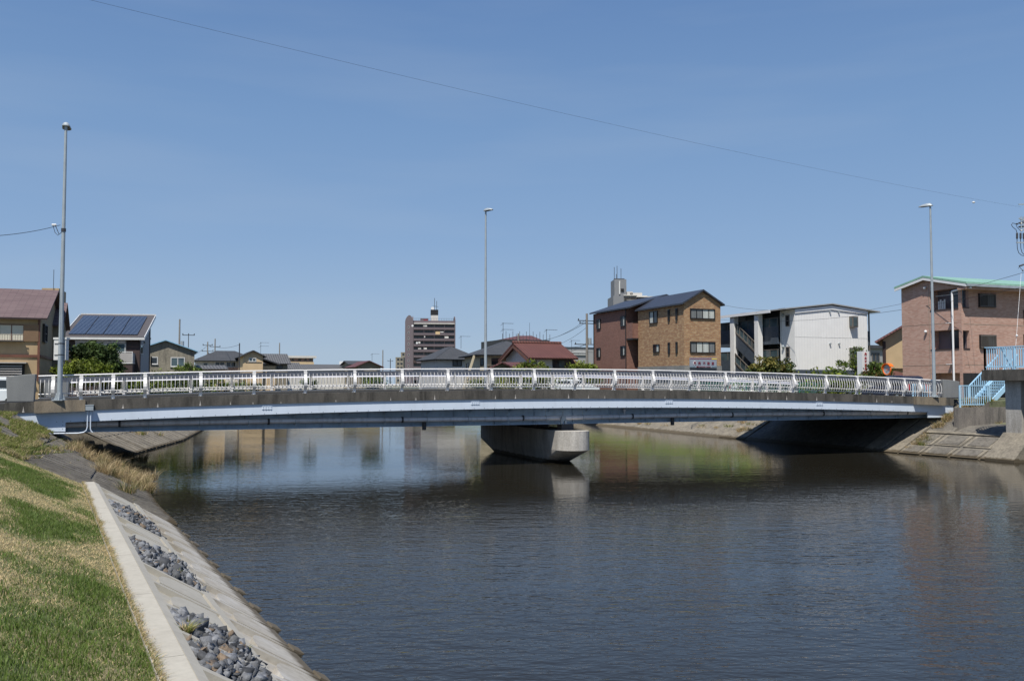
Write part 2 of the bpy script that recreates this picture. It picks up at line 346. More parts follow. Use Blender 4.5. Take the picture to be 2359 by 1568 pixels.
def m_pv():
    m, t, b = newmat('solar_cells'); uv = coord(t, 'UV')
    bt = N(t, 'ShaderNodeTexBrick'); lk(t, uv, bt.inputs['Vector']); bt.offset = 0.0
    bt.inputs['Color1'].default_value = (0.020, 0.026, 0.042, 1); bt.inputs['Color2'].default_value = (0.026, 0.033, 0.052, 1)
    bt.inputs['Mortar'].default_value = (0.12, 0.15, 0.20, 1); bt.inputs['Scale'].default_value = 1; bt.inputs['Mortar Size'].default_value = 0.013
    bt.inputs['Brick Width'].default_value = 0.36; bt.inputs['Row Height'].default_value = 0.26
    lk(t, bt.outputs['Color'], b.inputs['Base Color']); b.inputs['Roughness'].default_value = 0.25; return m
M['pv'] = m_pv()
def m_leaf(name, a, b_, c):
    m, t, b = newmat(name); at_ = N(t, 'ShaderNodeAttribute', attribute_name='tint')
    lk(t, at_.outputs['Color'], b.inputs['Base Color']); b.inputs['Roughness'].default_value = 0.55
    b.inputs['Specular IOR Level'].default_value = 0.25
    tr = N(t, 'ShaderNodeBsdfTranslucent'); lk(t, at_.outputs['Color'], tr.inputs[0])
    mx_ = N(t, 'ShaderNodeMixShader'); mx_.inputs[0].default_value = 0.25
    out = t.nodes['Material Output']; lk(t, b.outputs[0], mx_.inputs[1]); lk(t, tr.outputs[0], mx_.inputs[2]); lk(t, mx_.outputs[0], out.inputs[0])
    return m
M['leaf'] = m_leaf('leaves', 0, 0, 0)
def m_rock():
    m, t, b = newmat('crushed_rock'); at_ = N(t, 'ShaderNodeAttribute', attribute_name='tint')
    nz = noise(t, coord(t), 25, 5, 0.7)
    lk(t, mix(t, 1.0, at_.outputs['Color'], ramp(t, nz, [(0.25, 0.55), (0.75, 1.45)]), 'MULTIPLY'), b.inputs['Base Color'])
    b.inputs['Roughness'].default_value = 0.85; bump(t, b, nz, 0.6, 0.02); return m
M['rock'] = m_rock()
def m_turf():
    m, t, b = newmat('turf_soil'); co = coord(t)
    f = noise(t, co, 0.55, 5, 0.6); g = noise(t, co, 18, 4, 0.7)
    col = ramp(t, f, [(0.40, (0.10, 0.12, 0.04)), (0.56, (0.24, 0.20, 0.10))])
    lk(t, mix(t, 1.0, col, ramp(t, g, [(0.2, 0.4), (0.8, 1.5)]), 'MULTIPLY'), b.inputs['Base Color'])
    b.inputs['Roughness'].default_value = 1.0; bump(t, b, g, 0.6, 0.03); return m
M['turf'] = m_turf()
M['meadow'] = concrete('meadow_grass', (0.10, 0.145, 0.03), (0.15, 0.17, 0.045), (0.05, 0.08, 0.02), 0.6, 6, 0.6, 1.0, 0.6)
def m_water():
    m, t, b = newmat('river_water')
    tc = N(t, 'ShaderNodeTexCoord')
    def mp(sx, sy, rot=0.0):
        q = N(t, 'ShaderNodeMapping'); q.inputs['Scale'].default_value = (sx, sy, 1); q.inputs['Rotation'].default_value = (0, 0, rot)
        lk(t, tc.outputs['Object'], q.inputs[0]); return q.outputs[0]
    n1 = noise(t, mp(0.62, 1.25, 0.06), 1.8, 4, 0.6)
    n2 = noise(t, mp(0.8, 1.5, -0.22), 4.2, 2, 0.5)
    n3 = noise(t, mp(0.5, 1.2, 0.2), 0.28, 2, 0.5)
    a = N(t, 'ShaderNodeMath', operation='MULTIPLY'); lk(t, n1, a.inputs[0]); a.inputs[1].default_value = 1.0
    c = N(t, 'ShaderNodeMath', operation='MULTIPLY_ADD'); lk(t, n2, c.inputs[0]); c.inputs[1].default_value = 0.48; lk(t, a.outputs[0], c.inputs[2])
    c2 = N(t, 'ShaderNodeMath', operation='MULTIPLY_ADD'); lk(t, n3, c2.inputs[0]); c2.inputs[1].default_value = 0.9; lk(t, c.outputs[0], c2.inputs[2])
    # breeze: the reach on this side of the bridge is ruffled, the water beyond is calmer
    sp = N(t, 'ShaderNodeSeparateXYZ'); lk(t, tc.outputs['Object'], sp.inputs[0])
    mr = N(t, 'ShaderNodeMapRange'); lk(t, sp.outputs[1], mr.inputs[0])
    mr.inputs[1].default_value = 18; mr.inputs[2].default_value = 30; mr.inputs[3].default_value = 1.0; mr.inputs[4].default_value = 0.22
    gust = ramp(t, noise(t, mp(0.10, 0.26, 0.3), 1.0, 3, 0.55), [(0.35, 0.55), (0.62, 1.0)]); mg_ = N(t, 'ShaderNodeMath', operation='MULTIPLY'); lk(t, mr.outputs[0], mg_.inputs[0]); lk(t, gust, mg_.inputs[1])
    bp = N(t, 'ShaderNodeBump'); bp.inputs['Distance'].default_value = 0.036
    lk(t, mg_.outputs[0], bp.inputs['Strength']); lk(t, c2.outputs[0], bp.inputs['Height']); lk(t, bp.outputs[0], b.inputs['Normal'])
    b.inputs['Base Color'].default_value = (0.019, 0.017, 0.012, 1)
    b.inputs['Roughness'].default_value = 0.03; b.inputs['IOR'].default_value = 1.333
    return m
M['water'] = m_water()


# ================================================================== TERRAIN
RO = Vector((-2.12, 11.0, 0)); RR = Vector((-0.457, 0.889, 0)).normalized(); RN = Vector((-RR.y, RR.x, 0))
QL = sqrt(1.97 ** 2 + 1.21 ** 2); CA, SA = 1.97 / QL, 1.21 / QL; RNZ = (RN * -SA + ZU * CA)
def RV(t, q, h=0.0): return RO + RR * t + RN * (q * CA) + ZU * (q * SA) + RNZ * h     # t along the river, q up the slope, h off it
T1 = 13.9
def sec(P, n, prof, far=-1):
    P = Vector(P); n = Vector(n); r = []
    for i, (w, z) in enumerate(prof):
        r.append(Vector((P.x, P.y, 0)) + (n * w if w < 50 else n * 8 + Vector((far, 0, 0)) * w) + ZU * z)
    return r
def strip(secs, c0, c1, name, mat, **kw):
    mb = MB()
    for i in range(len(secs) - 1):
        for j in range(c0, c1):
            mb.add([secs[i][j], secs[i + 1][j], secs[i + 1][j + 1], secs[i][j + 1]], [(0, 1, 2, 3)])
    o = mb.build(name, mat, recalc=False)
    for k, v in kw.items(): o[k] = v
    # make sure faces look up
    bm = bmesh.new(); bm.from_mesh(o.data)
    for f in bm.faces:
        if f.normal.z < -1e-4: f.normal_flip()
    bm.to_mesh(o.data); bm.free(); return o
LP_NEW = [(-3, -1.8), (0.1, -0.07), (1.97, 1.10), (2.22, 1.10), (2.25, 1.17), (5.4, 2.52), (8, 2.62), (60, 2.5), (1500, 2.3)]
LP_OLD = [(-3, -1.5), (0, 0), (2.0, 0.93), (2.5, 1.16), (3.5, 1.62), (5.4, 2.46), (8, 2.55), (60, 2.5), (1500, 2.3)]
LP_FAR = [(-3, -1.5), (0, 0), (1.0, 0.5), (2.2, 1.15), (3.5, 1.75), (5.0, 2.45), (8, 2.5), (60, 2.45), (1500, 2.3)]
LP_UND = [(-3, -1.5), (0, 0), (1.0, 0.65), (2.0, 1.3), (2.8, 1.8), (3.2, 2.1), (6, 2.2), (60, 2.2), (1500, 2.2)]
t0 = RO + RR * -45; t1 = RO + RR * T1
def skew(r):                                   # the turf runs on further along the top of the bank
    return [p + (RR * min(2.0, max(0.0, ((p - t1).dot(RN) - 2.4) * .62)) if (p - t1).length < 60 else Vector((0, 0, 0))) for p in r]
near = [sec(t0, RN, LP_NEW), sec(RO + RR * -10, RN, LP_NEW), skew(sec(t1, RN, LP_NEW))]
strip(near, 0, 3, 'river_bank', M['newc'], kind='structure')
strip(near, 3, 6, 'grass_bank', M['turf'], kind='structure')
strip(near, 6, 8, 'ground', M['soil'], kind='structure')
n2 = Vector((-0.97, 0.24, 0)).normalized()
old = [skew(sec(t1, RN, LP_OLD)), sec((-10.6, 27.4), RN, LP_OLD), sec((-12.5, 31.4), n2, LP_OLD)]
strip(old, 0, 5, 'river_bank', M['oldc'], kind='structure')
strip(old, 5, 8, 'ground', M['soil'], kind='structure')
mb = MB(); a = old[-1]; mb.add([a[0], a[1], a[5], a[5] + V * 0.2 - ZU * 4, a[0] - ZU * 3], [(0, 1, 2, 3, 4)]); mb.build('river_bank', M['oldc'], recalc=False)['kind'] = 'structure'
und = [sec(B(-1.6, -3.4), (-U + V * .75).normalized(), LP_UND), sec(B(-2.2, 13.8), -U, LP_UND)]
strip(und, 0, 6, 'river_bank', M['oldc'], kind='structure')
lf = [sec(B(-0.6, 13.2), -U, LP_FAR), sec((-20.8, 58), (-0.95, -0.25, 0), LP_FAR), sec((-24, 71), (-0.97, -0.2, 0), LP_FAR), sec((-31, 98), (-0.95, -0.2, 0), LP_FAR), sec((-38, 128), (-0.9, 0.1, 0), LP_FAR), sec((-30, 150), (-0.3, 0.95, 0), LP_FAR)]
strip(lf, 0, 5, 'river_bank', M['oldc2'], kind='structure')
strip([und[0]] + lf, 5, 8, 'ground', M['soil'], kind='structure')
mb = MB(); a = lf[0]; mb.add([a[0], a[1], a[5], a[5] - ZU * 4], [(0, 1, 2, 3)]); mb.build('river_bank', M['oldc2'], recalc=False)['kind'] = 'structure'
RP = [(-3, -1.5), (0, 0), (2.0, 1.06), (2.05, 1.10), (3.3, 1.92), (4.7, 2.68), (8, 2.75), (60, 2.4), (1500, 2.3)]
rt0 = [sec(B(44.5, -60), U, RP, 1), sec(B(44.5, -6.4), U, RP, 1)]
RPL = [(-3, -1.5), (0, 0), (2.0, 1.06), (2.05, 1.10), (3.1, 1.42), (4.7, 1.5), (8, 1.7), (60, 2.3), (1500, 2.3)]
rt1 = [sec(B(37.3, -6.4), U, RPL, 1), sec(B(36.69, -1.6), U, RPL, 1), sec(B(36.68, -1.55), U, RP, 1), sec(B(36.4, 0.6), U, RP, 1)]
rt2 = [sec(B(36.4, 0.6), U, RP, 1), sec(B(36.0, 12.6), U, RP, 1)]
rt3 = [sec(B(36.0, 12.6), U, RP, 1), sec((14.0, 62), (0.93, 0.36, 0), RP, 1), sec((7.4, 80), (0.95, 0.3, 0), RP, 1), sec((1, 103), (0.97, 0.2, 0), RP, 1), sec((-4, 128), (0.97, 0.0, 0), RP, 1), sec((-14, 150), (0.4, 0.9, 0), RP, 1)]
strip(rt0, 0, 5, 'river_bank', M['oldc'], kind='structure'); strip(rt1, 0, 5, 'river_bank', M['oldc'], kind='structure')
strip(rt2, 0, 5, 'river_bank', M['oldc'], kind='structure'); strip(rt3[:2], 0, 5, 'river_bank', M['oldc2'], kind='structure'); strip(rt3[1:], 0, 3, 'river_bank', M['oldc2'], kind='structure'); strip(rt3[1:], 3, 5, 'grass_bank', M['meadow'], kind='structure')
strip(rt0 + rt1 + rt3, 5, 8, 'ground', M['soil'], kind='structure')
mb = MB(); a = rt1[0]; mb.add([a[0], a[1], a[2], a[5], a[5] - ZU * 4], [(0, 1, 2, 3, 4)]); mb.build('river_bank', M['wallc'], recalc=False)['kind'] = 'structure'
mb = MB(); mb.add([(-1500, 150, 2.36), (1500, 150, 2.36), (1500, 5000, 2.2), (-1500, 5000, 2.2)], [(0, 1, 2, 3)])
mb.add([(-45, 146, -1.5), (10, 146, -1.5), (10, 150.2, 2.36), (-45, 150.2, 2.36)], [(0, 1, 2, 3)])
mb.build('ground', M['soil'], recalc=False)['kind'] = 'structure'
mb = MB(); mb.add([(-1600, -300, -2.2), (1600, -300, -2.2), (1600, 149, -2.2), (-1600, 149, -2.2)], [(0, 1, 2, 3)]); mb.build('river_bed', M['soil'], recalc=False)['kind'] = 'structure'
mb = MB(); mb.add([(-60, -60, 0), (70, -60, 0), (70, 149, 0), (-60, 149, 0)], [(0, 1, 2, 3)])
mb.build('river_water', M['water'], recalc=False)['kind'] = 'structure'

# ---- new revetment with its cells
rev = thing('concrete_revetment', 'pale new concrete slope of ribbed cell blocks with flat kerb along the grass', 'revetment', RV(5, 1))
TK = [0.27 + 1.31 * k for k in range(-8, 11)]
def rbox(mb, t0, t1, q0, q1, h0, h1):
    mb.box(RV(t0, q0, h0), RV(t1, q0, h0) - RV(t0, q0, h0), RV(t0, q1, h0) - RV(t0, q0, h0), RV(t0, q0, h1) - RV(t0, q0, h0))
mb = MB(); a = RV(-45, QL + 0.012); c = RV(T1, QL + 0.012); b2 = RN * 0.28
n_ = int((T1 + 45) / 2.62); lk_ = (c - a) / n_
for i in range(n_): mb.prism([a + lk_ * i, a + b2 + lk_ * i, a + b2 - ZU * 0.3 + lk_ * i, a - ZU * 0.3 + RN * 0.05 + lk_ * i], lk_ * (1 - .012 / 2.62))
mb.build('kerb', M['newc'], rev)
mb = MB(); mt = MB(); lid = MB(); lid2 = MB()
rbox(mb, -45, T1, 2.19, QL, -0.2, 0.0); rbox(mb, -45, T1, 1.10, 1.24, -0.2, -0.004)
for i, tk in enumerate(TK):
    if tk + 0.07 < T1:
        rbox(mb, tk - 0.07, tk + 0.07, 1.24, 2.19, -0.2, -0.003); rbox(mt, tk - 0.07, tk + 0.07, -0.1, 1.10, -0.2, -0.003)
    if i == len(TK) - 1: break
    k = i - 8; a0 = tk + 0.07; a1 = min(TK[i + 1] - 0.07, T1 - 0.03); rocks = (k % 4) in (2, 3)
    if a1 - a0 < 0.2: continue
    if not rocks:
        lid = MB(); rbox(lid, a0, a1, 1.24, 2.19, -0.2, -0.075)
        # raised tongue with a rounded upper corner
        pts = [RV(a0 + 0.12, 1.32, -0.03), RV(a1 - 0.10, 1.32, -0.03), RV(a1 - 0.10, 1.64, -0.03)]
        pts += [RV(a1 - 0.10 - (a1 - a0 - 0.30) * (1 - cos(th)), 1.64 + 0.42 * sin(th), -0.03) for th in np.linspace(0.15, pi / 2, 9)] + [RV(a0 + 0.12, 2.06, -0.03)]
        lid.prism([p - RNZ * .05 for p in pts], RNZ * 0.075); lid.build('cell_lid', M['newc'], rev)
    rbox(mt, a0, a1, -0.1, 1.10, -0.2, -0.08)
    pts = [RV(a0 + 0.10, 0.10, -0.04), RV(a1 - 0.10, 0.10, -0.04), RV(a1 - 0.10, 0.55, -0.04)]
    pts += [RV(a1 - 0.10 - (a1 - a0 - 0.28) * (1 - cos(th)), 0.55 + 0.38 * sin(th), -0.04) for th in np.linspace(0.15, pi / 2, 8)] + [RV(a0 + 0.10, 0.93, -0.04)]
    mt.prism([p - RNZ * .045 for p in pts], RNZ * 0.08)
    mt.prism([RV(tk - 0.07, 0.14, -0.25), RV(tk - 0.07, 0.12, 0.02), RV(tk - 0.07, -0.50, 0.035), RV(tk - 0.07, -0.62, -0.25)], RR * 0.34)
mb.build('rib_grid', M['newc'], rev); mt.build('toe_blocks', M['wetc'], rev)

# ---- old slope blocks on the left (long planks of concrete stepping down)
osl = thing('block_revetment', 'dark weathered ribbed concrete blocks on the left bank before the bridge', 'revetment', (-13, 28, 1))
mb = MB()
def bil(q, su, sv):
    a, b, c, d = q; return (a * (1 - su) + b * su) * (1 - sv) + (d * (1 - su) + c * su) * sv
def slope_blocks(mb, s0, s1, nu, nv, th, gap=0.06, ribs=0):
    a0, a1, b1, b0 = s0[1], s1[1], s1[5], s0[5]; q = (a0, a1, b1, b0)
    nr = (a1 - a0).cross(b0 - a0).normalized(); nr = nr if nr.z > 0 else -nr
    for i in range(nu):
        for j in range(nv):
            off = 0.0
            u0, u1 = (i + gap * .5) / nu, (i + 1 - gap * .5) / nu; v0, v1 = (j + gap * .35) / nv, (j + 1 - gap * .35) / nv
            h = th * (0.8 + 0.5 * random.random())
            P = [bil(q, *x) for x in ((u0, v0), (u1, v0), (u1, v1), (u0, v1))]
            mb.prism([p - nr * 0.05 for p in P], nr * (h + 0.05))
            for r in range(ribs):
                f0 = u0 + (u1 - u0) * (r + 0.25) / ribs; f1 = u0 + (u1 - u0) * (r + 0.62) / ribs
                P = [bil(q, *x) for x in ((f0, v0 + .004), (f1, v0 + .004), (f1, v1 - .004), (f0, v1 - .004))]
                mb.prism([p + nr * (h - 0.01) for p in P], nr * 0.035)
slope_blocks(mb, old[0], old[1], 4, 3, 0.05, ribs=3); slope_blocks(mb, old[1], old[2], 4, 3, 0.05, ribs=3)
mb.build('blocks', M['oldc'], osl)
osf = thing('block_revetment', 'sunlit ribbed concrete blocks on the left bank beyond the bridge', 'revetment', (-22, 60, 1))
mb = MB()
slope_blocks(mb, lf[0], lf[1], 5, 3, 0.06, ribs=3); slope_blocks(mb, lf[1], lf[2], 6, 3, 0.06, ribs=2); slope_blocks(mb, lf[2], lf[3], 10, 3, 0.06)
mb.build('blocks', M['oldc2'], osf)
# ---- right bank: framed panels in front, blocks beyond
rsl = thing('panel_revetment', 'brown weathered slope of framed concrete panels on the right bank', 'revetment', B(38, -3, 1))
mb = MB(); mg = MB()
def RS(v, w, h=0.0):
    s0 = 37.3 - 0.9 * (v + 6.4) / 7.0; z = float(np.interp(w, [0, 2, 3.3, 4.7, 8], [0, 1.06, 1.92, 2.68, 2.75] if v > -1.5 else [0, 1.06, 1.45, 1.5, 1.6]))
    return B(s0 + w, v, z) + (ZU * 0.88 - U * 0.47) * h
for (v0, v1) in ((-6.2, -4.75), (-4.6, -3.15), (-3.0, -1.55), (-1.4, -0.2)):
    for (w0, w1) in ((0.0, 0.72), (0.86, 1.78)):
        mb.prism([RS(v0, w0, -0.05), RS(v1, w0, -0.05), RS(v1, w1, -0.05), RS(v0, w1, -0.05)], (RS(v0, w0, 0.05) - RS(v0, w0, -0.05)))
        e = 0.17
        mg.prism([RS(v0 + e, w0 + .1, 0.045), RS(v1 - e, w0 + .1, 0.045), RS(v1 - e, w1 - .1, 0.045), RS(v1 - e * 2.4, w1 - .06, 0.045), RS(v0 + e, w1 - .08, 0.045)], RS(v0, w0, 0.075) - RS(v0, w0, 0.045))
mb.prism([RS(-6.3, 1.86, -0.05), RS(-0.2, 1.86, -0.05), RS(-0.2, 2.05, -0.05), RS(-6.3, 2.05, -0.05)], RS(0, 1, 0.08) - RS(0, 1, -0.05))
mb.build('panels', M['oldc2'], rsl); mg.build('panel_faces', M['oldc'], rsl)
mb = MB()
for (v0, v1) in ((-0.1, 0.9), (1.1, 2.1)): mb.prism([RS(v0, 0.0, -0.05), RS(v1, 0.0, -0.05), RS(v1, 3.4, -0.05), RS(v0, 3.4, -0.05)], (ZU * 0.88 - U * 0.47) * 0.09)
mb.build('step_edge', M['oldc2'], rsl)
rsf = thing('block_revetment', 'pale weedy concrete slope on the right bank beyond the bridge', 'revetment', (12, 66, 1))
mb = MB(); slope_blocks(mb, rt3[0], rt3[1], 5, 2, 0.03, 0.04); mb.build('blocks', M['oldc2'], rsf)

# ================================================================== BRIDGE
br = thing('road_bridge', 'low arched road bridge with white railings over pale blue steel beams', 'bridge', B(18, 5, 2))
def sweep(mb, pts, s0, s1, step=1.0, cap=True):
    """pts: (v, z, absolute?)"""
    n = max(1, int(round((s1 - s0) / step))); vs = []; k = len(pts)
    for i in range(n + 1):
        s = s0 + (s1 - s0) * i / n
        for v, z, ab in pts: vs.append(B(s, v, z if ab else zd(s) + z))
    fs = [(i * k + j, i * k + (j + 1) % k, (i + 1) * k + (j + 1) % k, (i + 1) * k + j) for i in range(n) for j in range(k)]
    if cap: fs += [tuple(range(k - 1, -1, -1)), tuple(range(n * k, n * k + k))]
    return mb.add(vs, fs)
SL, SR = S(12, -.3), S(2196, -.3)          # ends of the visible kerb
SBL, SBR = S(153, -.26), S(2136, -.26)     # inner edges of the deep end blocks
mb = MB(); sweep(mb, [(0.3, -0.16, 0), (BW - 0.3, -0.16, 0), (BW - 0.3, -0.55, 0), (0.3, -0.55, 0)], SL - 3, SR + 3); mb.build('deck', M['asph'], br)
mb = MB()
for v0, v1 in ((0.31, 2.4), (BW - 2.4, BW - 0.31)): sweep(mb, [(v0, -0.03, 0), (v1, -0.03, 0), (v1, -0.2, 0), (v0, -0.2, 0)], SL - 3, SR + 3)
mb.build('footway', M['asph'], br)
for sgn, vv in ((1, 0.0), (-1, BW)):
    mb = MB(); P = lambda v: vv + sgn * v
    sweep(mb, [(P(-.32), 0, 0), (P(.32), 0, 0), (P(.32), -.42, 0), (P(-.32), -.385, 0)], SL, SR, 1.0)
    if sgn == 1:
        mb.mi = 1; s = SL + 0.6
        while s < SR - 1:
            # lime drips run down the outer face from hair cracks
            zt = random.uniform(0.08, 0.25); w = random.uniform(0.018, 0.04)
            if random.random() < 0.8:
                b = -0.372; mb.prism([B(s - w, -.322, zd(s) + b), B(s + w, -.322, zd(s) + b), B(s + w * .3, -.322, zd(s) + b + zt * .6), B(s + w * .1, -.322, zd(s) + b + zt), B(s - w * .3, -.322, zd(s) + b + zt * .5)], -V * 0.003)
            s += random.uniform(0.8, 1.6)
    mb.build('kerb', [M['curb'], M['drip']], br)
    mb = MB(); sweep(mb, [(P(-.265), -.39, 0), (P(-.225), -.39, 0), (P(-.225), -.80, 0), (P(-.265), -.80, 0)], SBL, SBR)
    sweep(mb, [(P(-.30), -.387, 0), (P(-.20), -.387, 0), (P(-.20), -.402, 0), (P(-.30), -.402, 0)], SL, SR)
    sweep(mb, [(P(-.225), -.78, 0), (P(.75), -.70, 0), (P(.75), -.72, 0), (P(-.225), -.80, 0)], SBL, SBR)
    sweep(mb, [(P(-.265), -.39, 0), (P(-.2), -.39, 0), (P(-.2), 1.86, 1), (P(-.265), 1.86, 1)], SL + 0.1, SBL, 1)
    sweep(mb, [(P(-.265), -.39, 0), (P(-.2), -.39, 0), (P(-.2), 1.82, 1), (P(-.265), 1.82, 1)], SBR, S(2175, -.26), 1)
    sweep(mb, [(P(-.265), -.39, 0), (P(-.2), -.39, 0), (P(-.2), -.80, 0), (P(-.265), -.80, 0)], S(2175, -.26), SR, 1)
    mb.build('edge_beam', M['blue'], br)
    mb = MB(); sweep(mb, [(P(.76), -.5, 0), (P(.79), -.5, 0), (P(.79), 1.80, 1), (P(.76), 1.80, 1)], SBL - 1, SBR + 1)
    sweep(mb, [(P(.6), 1.78, 1), (P(.95), 1.78, 1), (P(.95), 1.81, 1), (P(.6), 1.81, 1)], SBL - 1, SBR + 1)
    s = SBL
    while s < SBR:                                # stiffeners and small brackets
        mb.box(B(s, P(.66), 1.81), U * 0.02, V * sgn * 0.1, ZU * (zd(s) - 0.72 - 1.81))
        mb.prism([B(s + .7, P(.76), zd(s) - .72), B(s + .7, P(.05), zd(s) - .76), B(s + .7, P(.76), zd(s) - 1.0)], U * 0.02)
        s += 1.9
    mb.build('main_girder', M['blue2'], br)
    mb = MB()
    for f in np.arange(SBL - 0.3, SBR, 0.46): mb.box(B(f, P(-.265), zd(f) - .775), U * 0.022, -V * sgn * 0.006, ZU * 0.022)
    for f in np.arange(1.95, 2.25, 0.13):
        if sgn == 1: mb.box(B(SBL - 0.1, -.265, f), U * 0.022, -V * 0.006, ZU * 0.022)
    mb.build('bolt_row', M['galvd'], br)
    if sgn == 1:
        for px in (616, 1095, 1541, 1887):
            s = S(px, -.27); mb = MB(); z = zd(s) - .42
            mb.box(B(s - .2, -.265, z - .19), U * .4, -V * .012, ZU * .17)
            for i in range(4):
                for j in range(2): mb.disc(B(s - .15 + i * .1, -.277, z - .06 - j * .09), -V, .022, .022, 8)
            mb.build('splice_plate', M['blue'], br)
mb = MB()
for v in (3.6, 7.9): sweep(mb, [(v, -.5, 0), (v + .03, -.5, 0), (v + .03, 1.80, 1), (v, 1.80, 1)], SBL - 1, SBR + 1); sweep(mb, [(v - .15, 1.78, 1), (v + .18, 1.78, 1), (v + .18, 1.805, 1), (v - .15, 1.805, 1)], SBL - 1, SBR + 1)
for s in np.arange(SBL + 2, SBR, 5.6): mb.box(B(s, .8, 2.3), U * 0.2, V * (BW - 1.6), ZU * 0.25)
mb.build('inner_girder', M['blue2'], br)
mb = MB()
mb.box(B(SL - 3, .4, -0.5), U * (SBL - 1.2 - SL + 3), V * (BW - .8), ZU * 3.0); mb.build('abutment', M['wallc'], br)
mb = MB(); mb.box(B(SBR + 1.2, .4, -0.5), U * (SR + 3 - SBR - 1.2), V * (BW - .8), ZU * 2.95); mb.build('abutment', M['wallc'], br)
# pilasters under the lamps and the kerb end
for s0, s1 in ((S(81, -.4), S(198, -.4)), (S(2107, -.4), S(2175, -.4))):
    mb = MB(); sweep(mb, [(-.52, .012, 0), (-.3, .012, 0), (-.3, -.41, 0), (-.52, -.41, 0)], s0, s1, .6); mb.build('kerb_pilaster', M['pilas'], br)
# pier
mb = MB(); SP = 17.9; hw = 0.78; VA, VB = -0.7, 11.0
def ring(z, e, w):
    pts = []
    for k in range(13): a = pi + pi * k / 12; pts.append(B(SP + w * cos(a), VA + hw + e + w * sin(a), z))
    for k in range(13): a = pi * k / 12; pts.append(B(SP + w * cos(a), VB - hw - e + w * sin(a), z))
    return pts
rings = [ring(-1.5, 2.4, hw * .8), ring(0.0, 1.85, hw * .86), ring(0.64, 0.0, hw), ring(1.50, 0.0, hw)]
n = 26
for r in rings: mb.add(r, [])
for i in range(3): mb.f += [(i * n + k, i * n + (k + 1) % n, (i + 1) * n + (k + 1) % n, (i + 1) * n + k) for k in range(n)]; mb.m += [0] * n
mb.f.append(tuple(range(3 * n, 4 * n))); mb.m.append(0)
mb.build('pier', M['pier'], br)
mb = MB()
for v in (.55, 3.4, 7.7, 10.7): mb = MB(); mb.box(B(SP - .3, v, 1.5), U * .6, V * .5, ZU * .28); mb.build('bearing', M['galvd'], br)
for px, py0, py1 in ((974, 976, 990), (1542, 964, 979)):
    s = S(px, .8); p = B(s, .55, 0); mb = MB(); zb = at(px, py1, p.y).z; mb.tube([(p.x, p.y, 2.1), (p.x, p.y, zb)], .09, 12); mb.build('drain_pipe', M['galvd'], br)

# railings
POST = [0.0] + [2.0 * i for i in range(1, 19)]
XL = [S(261), S(187.5), S(123)]; XR = [S(2081.4), S(2116), S(2145.7)]
POST = sorted(POST + XL + XR); RAIL0, RAIL1 = S(88), S(2166)
def rail_profile():            # outer flange of a post (outward distance, height)
    return [(0.03, 0.0), (0.045, 0.14), (0.12, 0.20), (0.20, 0.30), (0.225, 0.42), (0.20, 0.54), (0.13, 0.66), (0.09, 0.76), (0.085, 0.90)]
def railing(vv, sg, label_):
    """sg=+1: outward is -V"""
    rl = MB(); out = lambda d: vv - sg * d
    n = 46; ss = np.linspace(RAIL0, RAIL1, n)
    rl.tube([B(s, vv, zd(s) + 0.925) for s in ss], 0.03, 10)
    ro = rl.build('railing', M['white'], br, smooth=True, label=label_)
    for s in POST:
        mb = MB(); z = zd(s); pf = rail_profile(); w = 0.06
        outer = [(d, h) for d, h in pf]; inner = [(d - 0.018, h) for d, h in pf]
        poly = outer + inner[::-1]
        mb.prism([B(s - w, out(d), z + h) for d, h in poly], U * 2 * w)
        pg = [(d - 0.016, h) for d, h in pf] + [(-0.02, .9), (-0.05, .5), (-0.06, 0.2), (-0.05, 0.0)]
        for ds in (-0.045, 0.03): mb.prism([B(s + ds, out(d), z + h) for d, h in pg], U * 0.014)
        mb.box(B(s - .07, out(.05), z + .0), U * .14, V * sg * .18, ZU * .02)
        mb.build('post', [M['white']], ro)
    allp = [RAIL0] + POST + [RAIL1]
    for a, b in zip(allp[:-1], allp[1:]):
        if b - a < 0.3: continue
        g0 = a + (0.07 if a != RAIL0 else 0.02); g1 = b - (0.07 if b != RAIL1 else 0.02); mb = MB()
        mb.mi = 1
        vs = [B(g0, out(.14), zd(g0) + .86), B(g1, out(.14), zd(g1) + .86), B(g1, out(.01), zd(g1) + .68), B(g0, out(.01), zd(g0) + .68)]
        mb.prism(vs, V * sg * 0.012)
        mb.mi = 0
        mb.tube([B(g0, out(.13), zd(g0) + .26), B(g1, out(.13), zd(g1) + .26)], .021, 6)
        mb.tube([B(g0, out(.06), zd(g0) + .125), B(g1, out(.06), zd(g1) + .125)], .017, 6)
        nb = max(1, int(round((g1 - g0) / 0.152)))
        for i in range(nb):
            s = g0 + (g1 - g0) * (i + .5) / nb; z = zd(s)
            prof = [(0.095, .785), (0.13, .70), (0.175, .58), (0.195, .46), (0.185, .34), (0.14, .22), (0.07, .13)]
            mb.prism([B(s - .006, out(d + .016), z + h) for d, h in prof] + [B(s - .006, out(d - .018), z + h) for d, h in prof[::-1]], U * .012)
        mb.build('railing_panel', [M['white'], M['band']], ro, smooth=False)
    return ro
railing(0.0, 1, 'near white railing of curved balusters')
railing(BW, -1, 'far white railing of curved balusters')

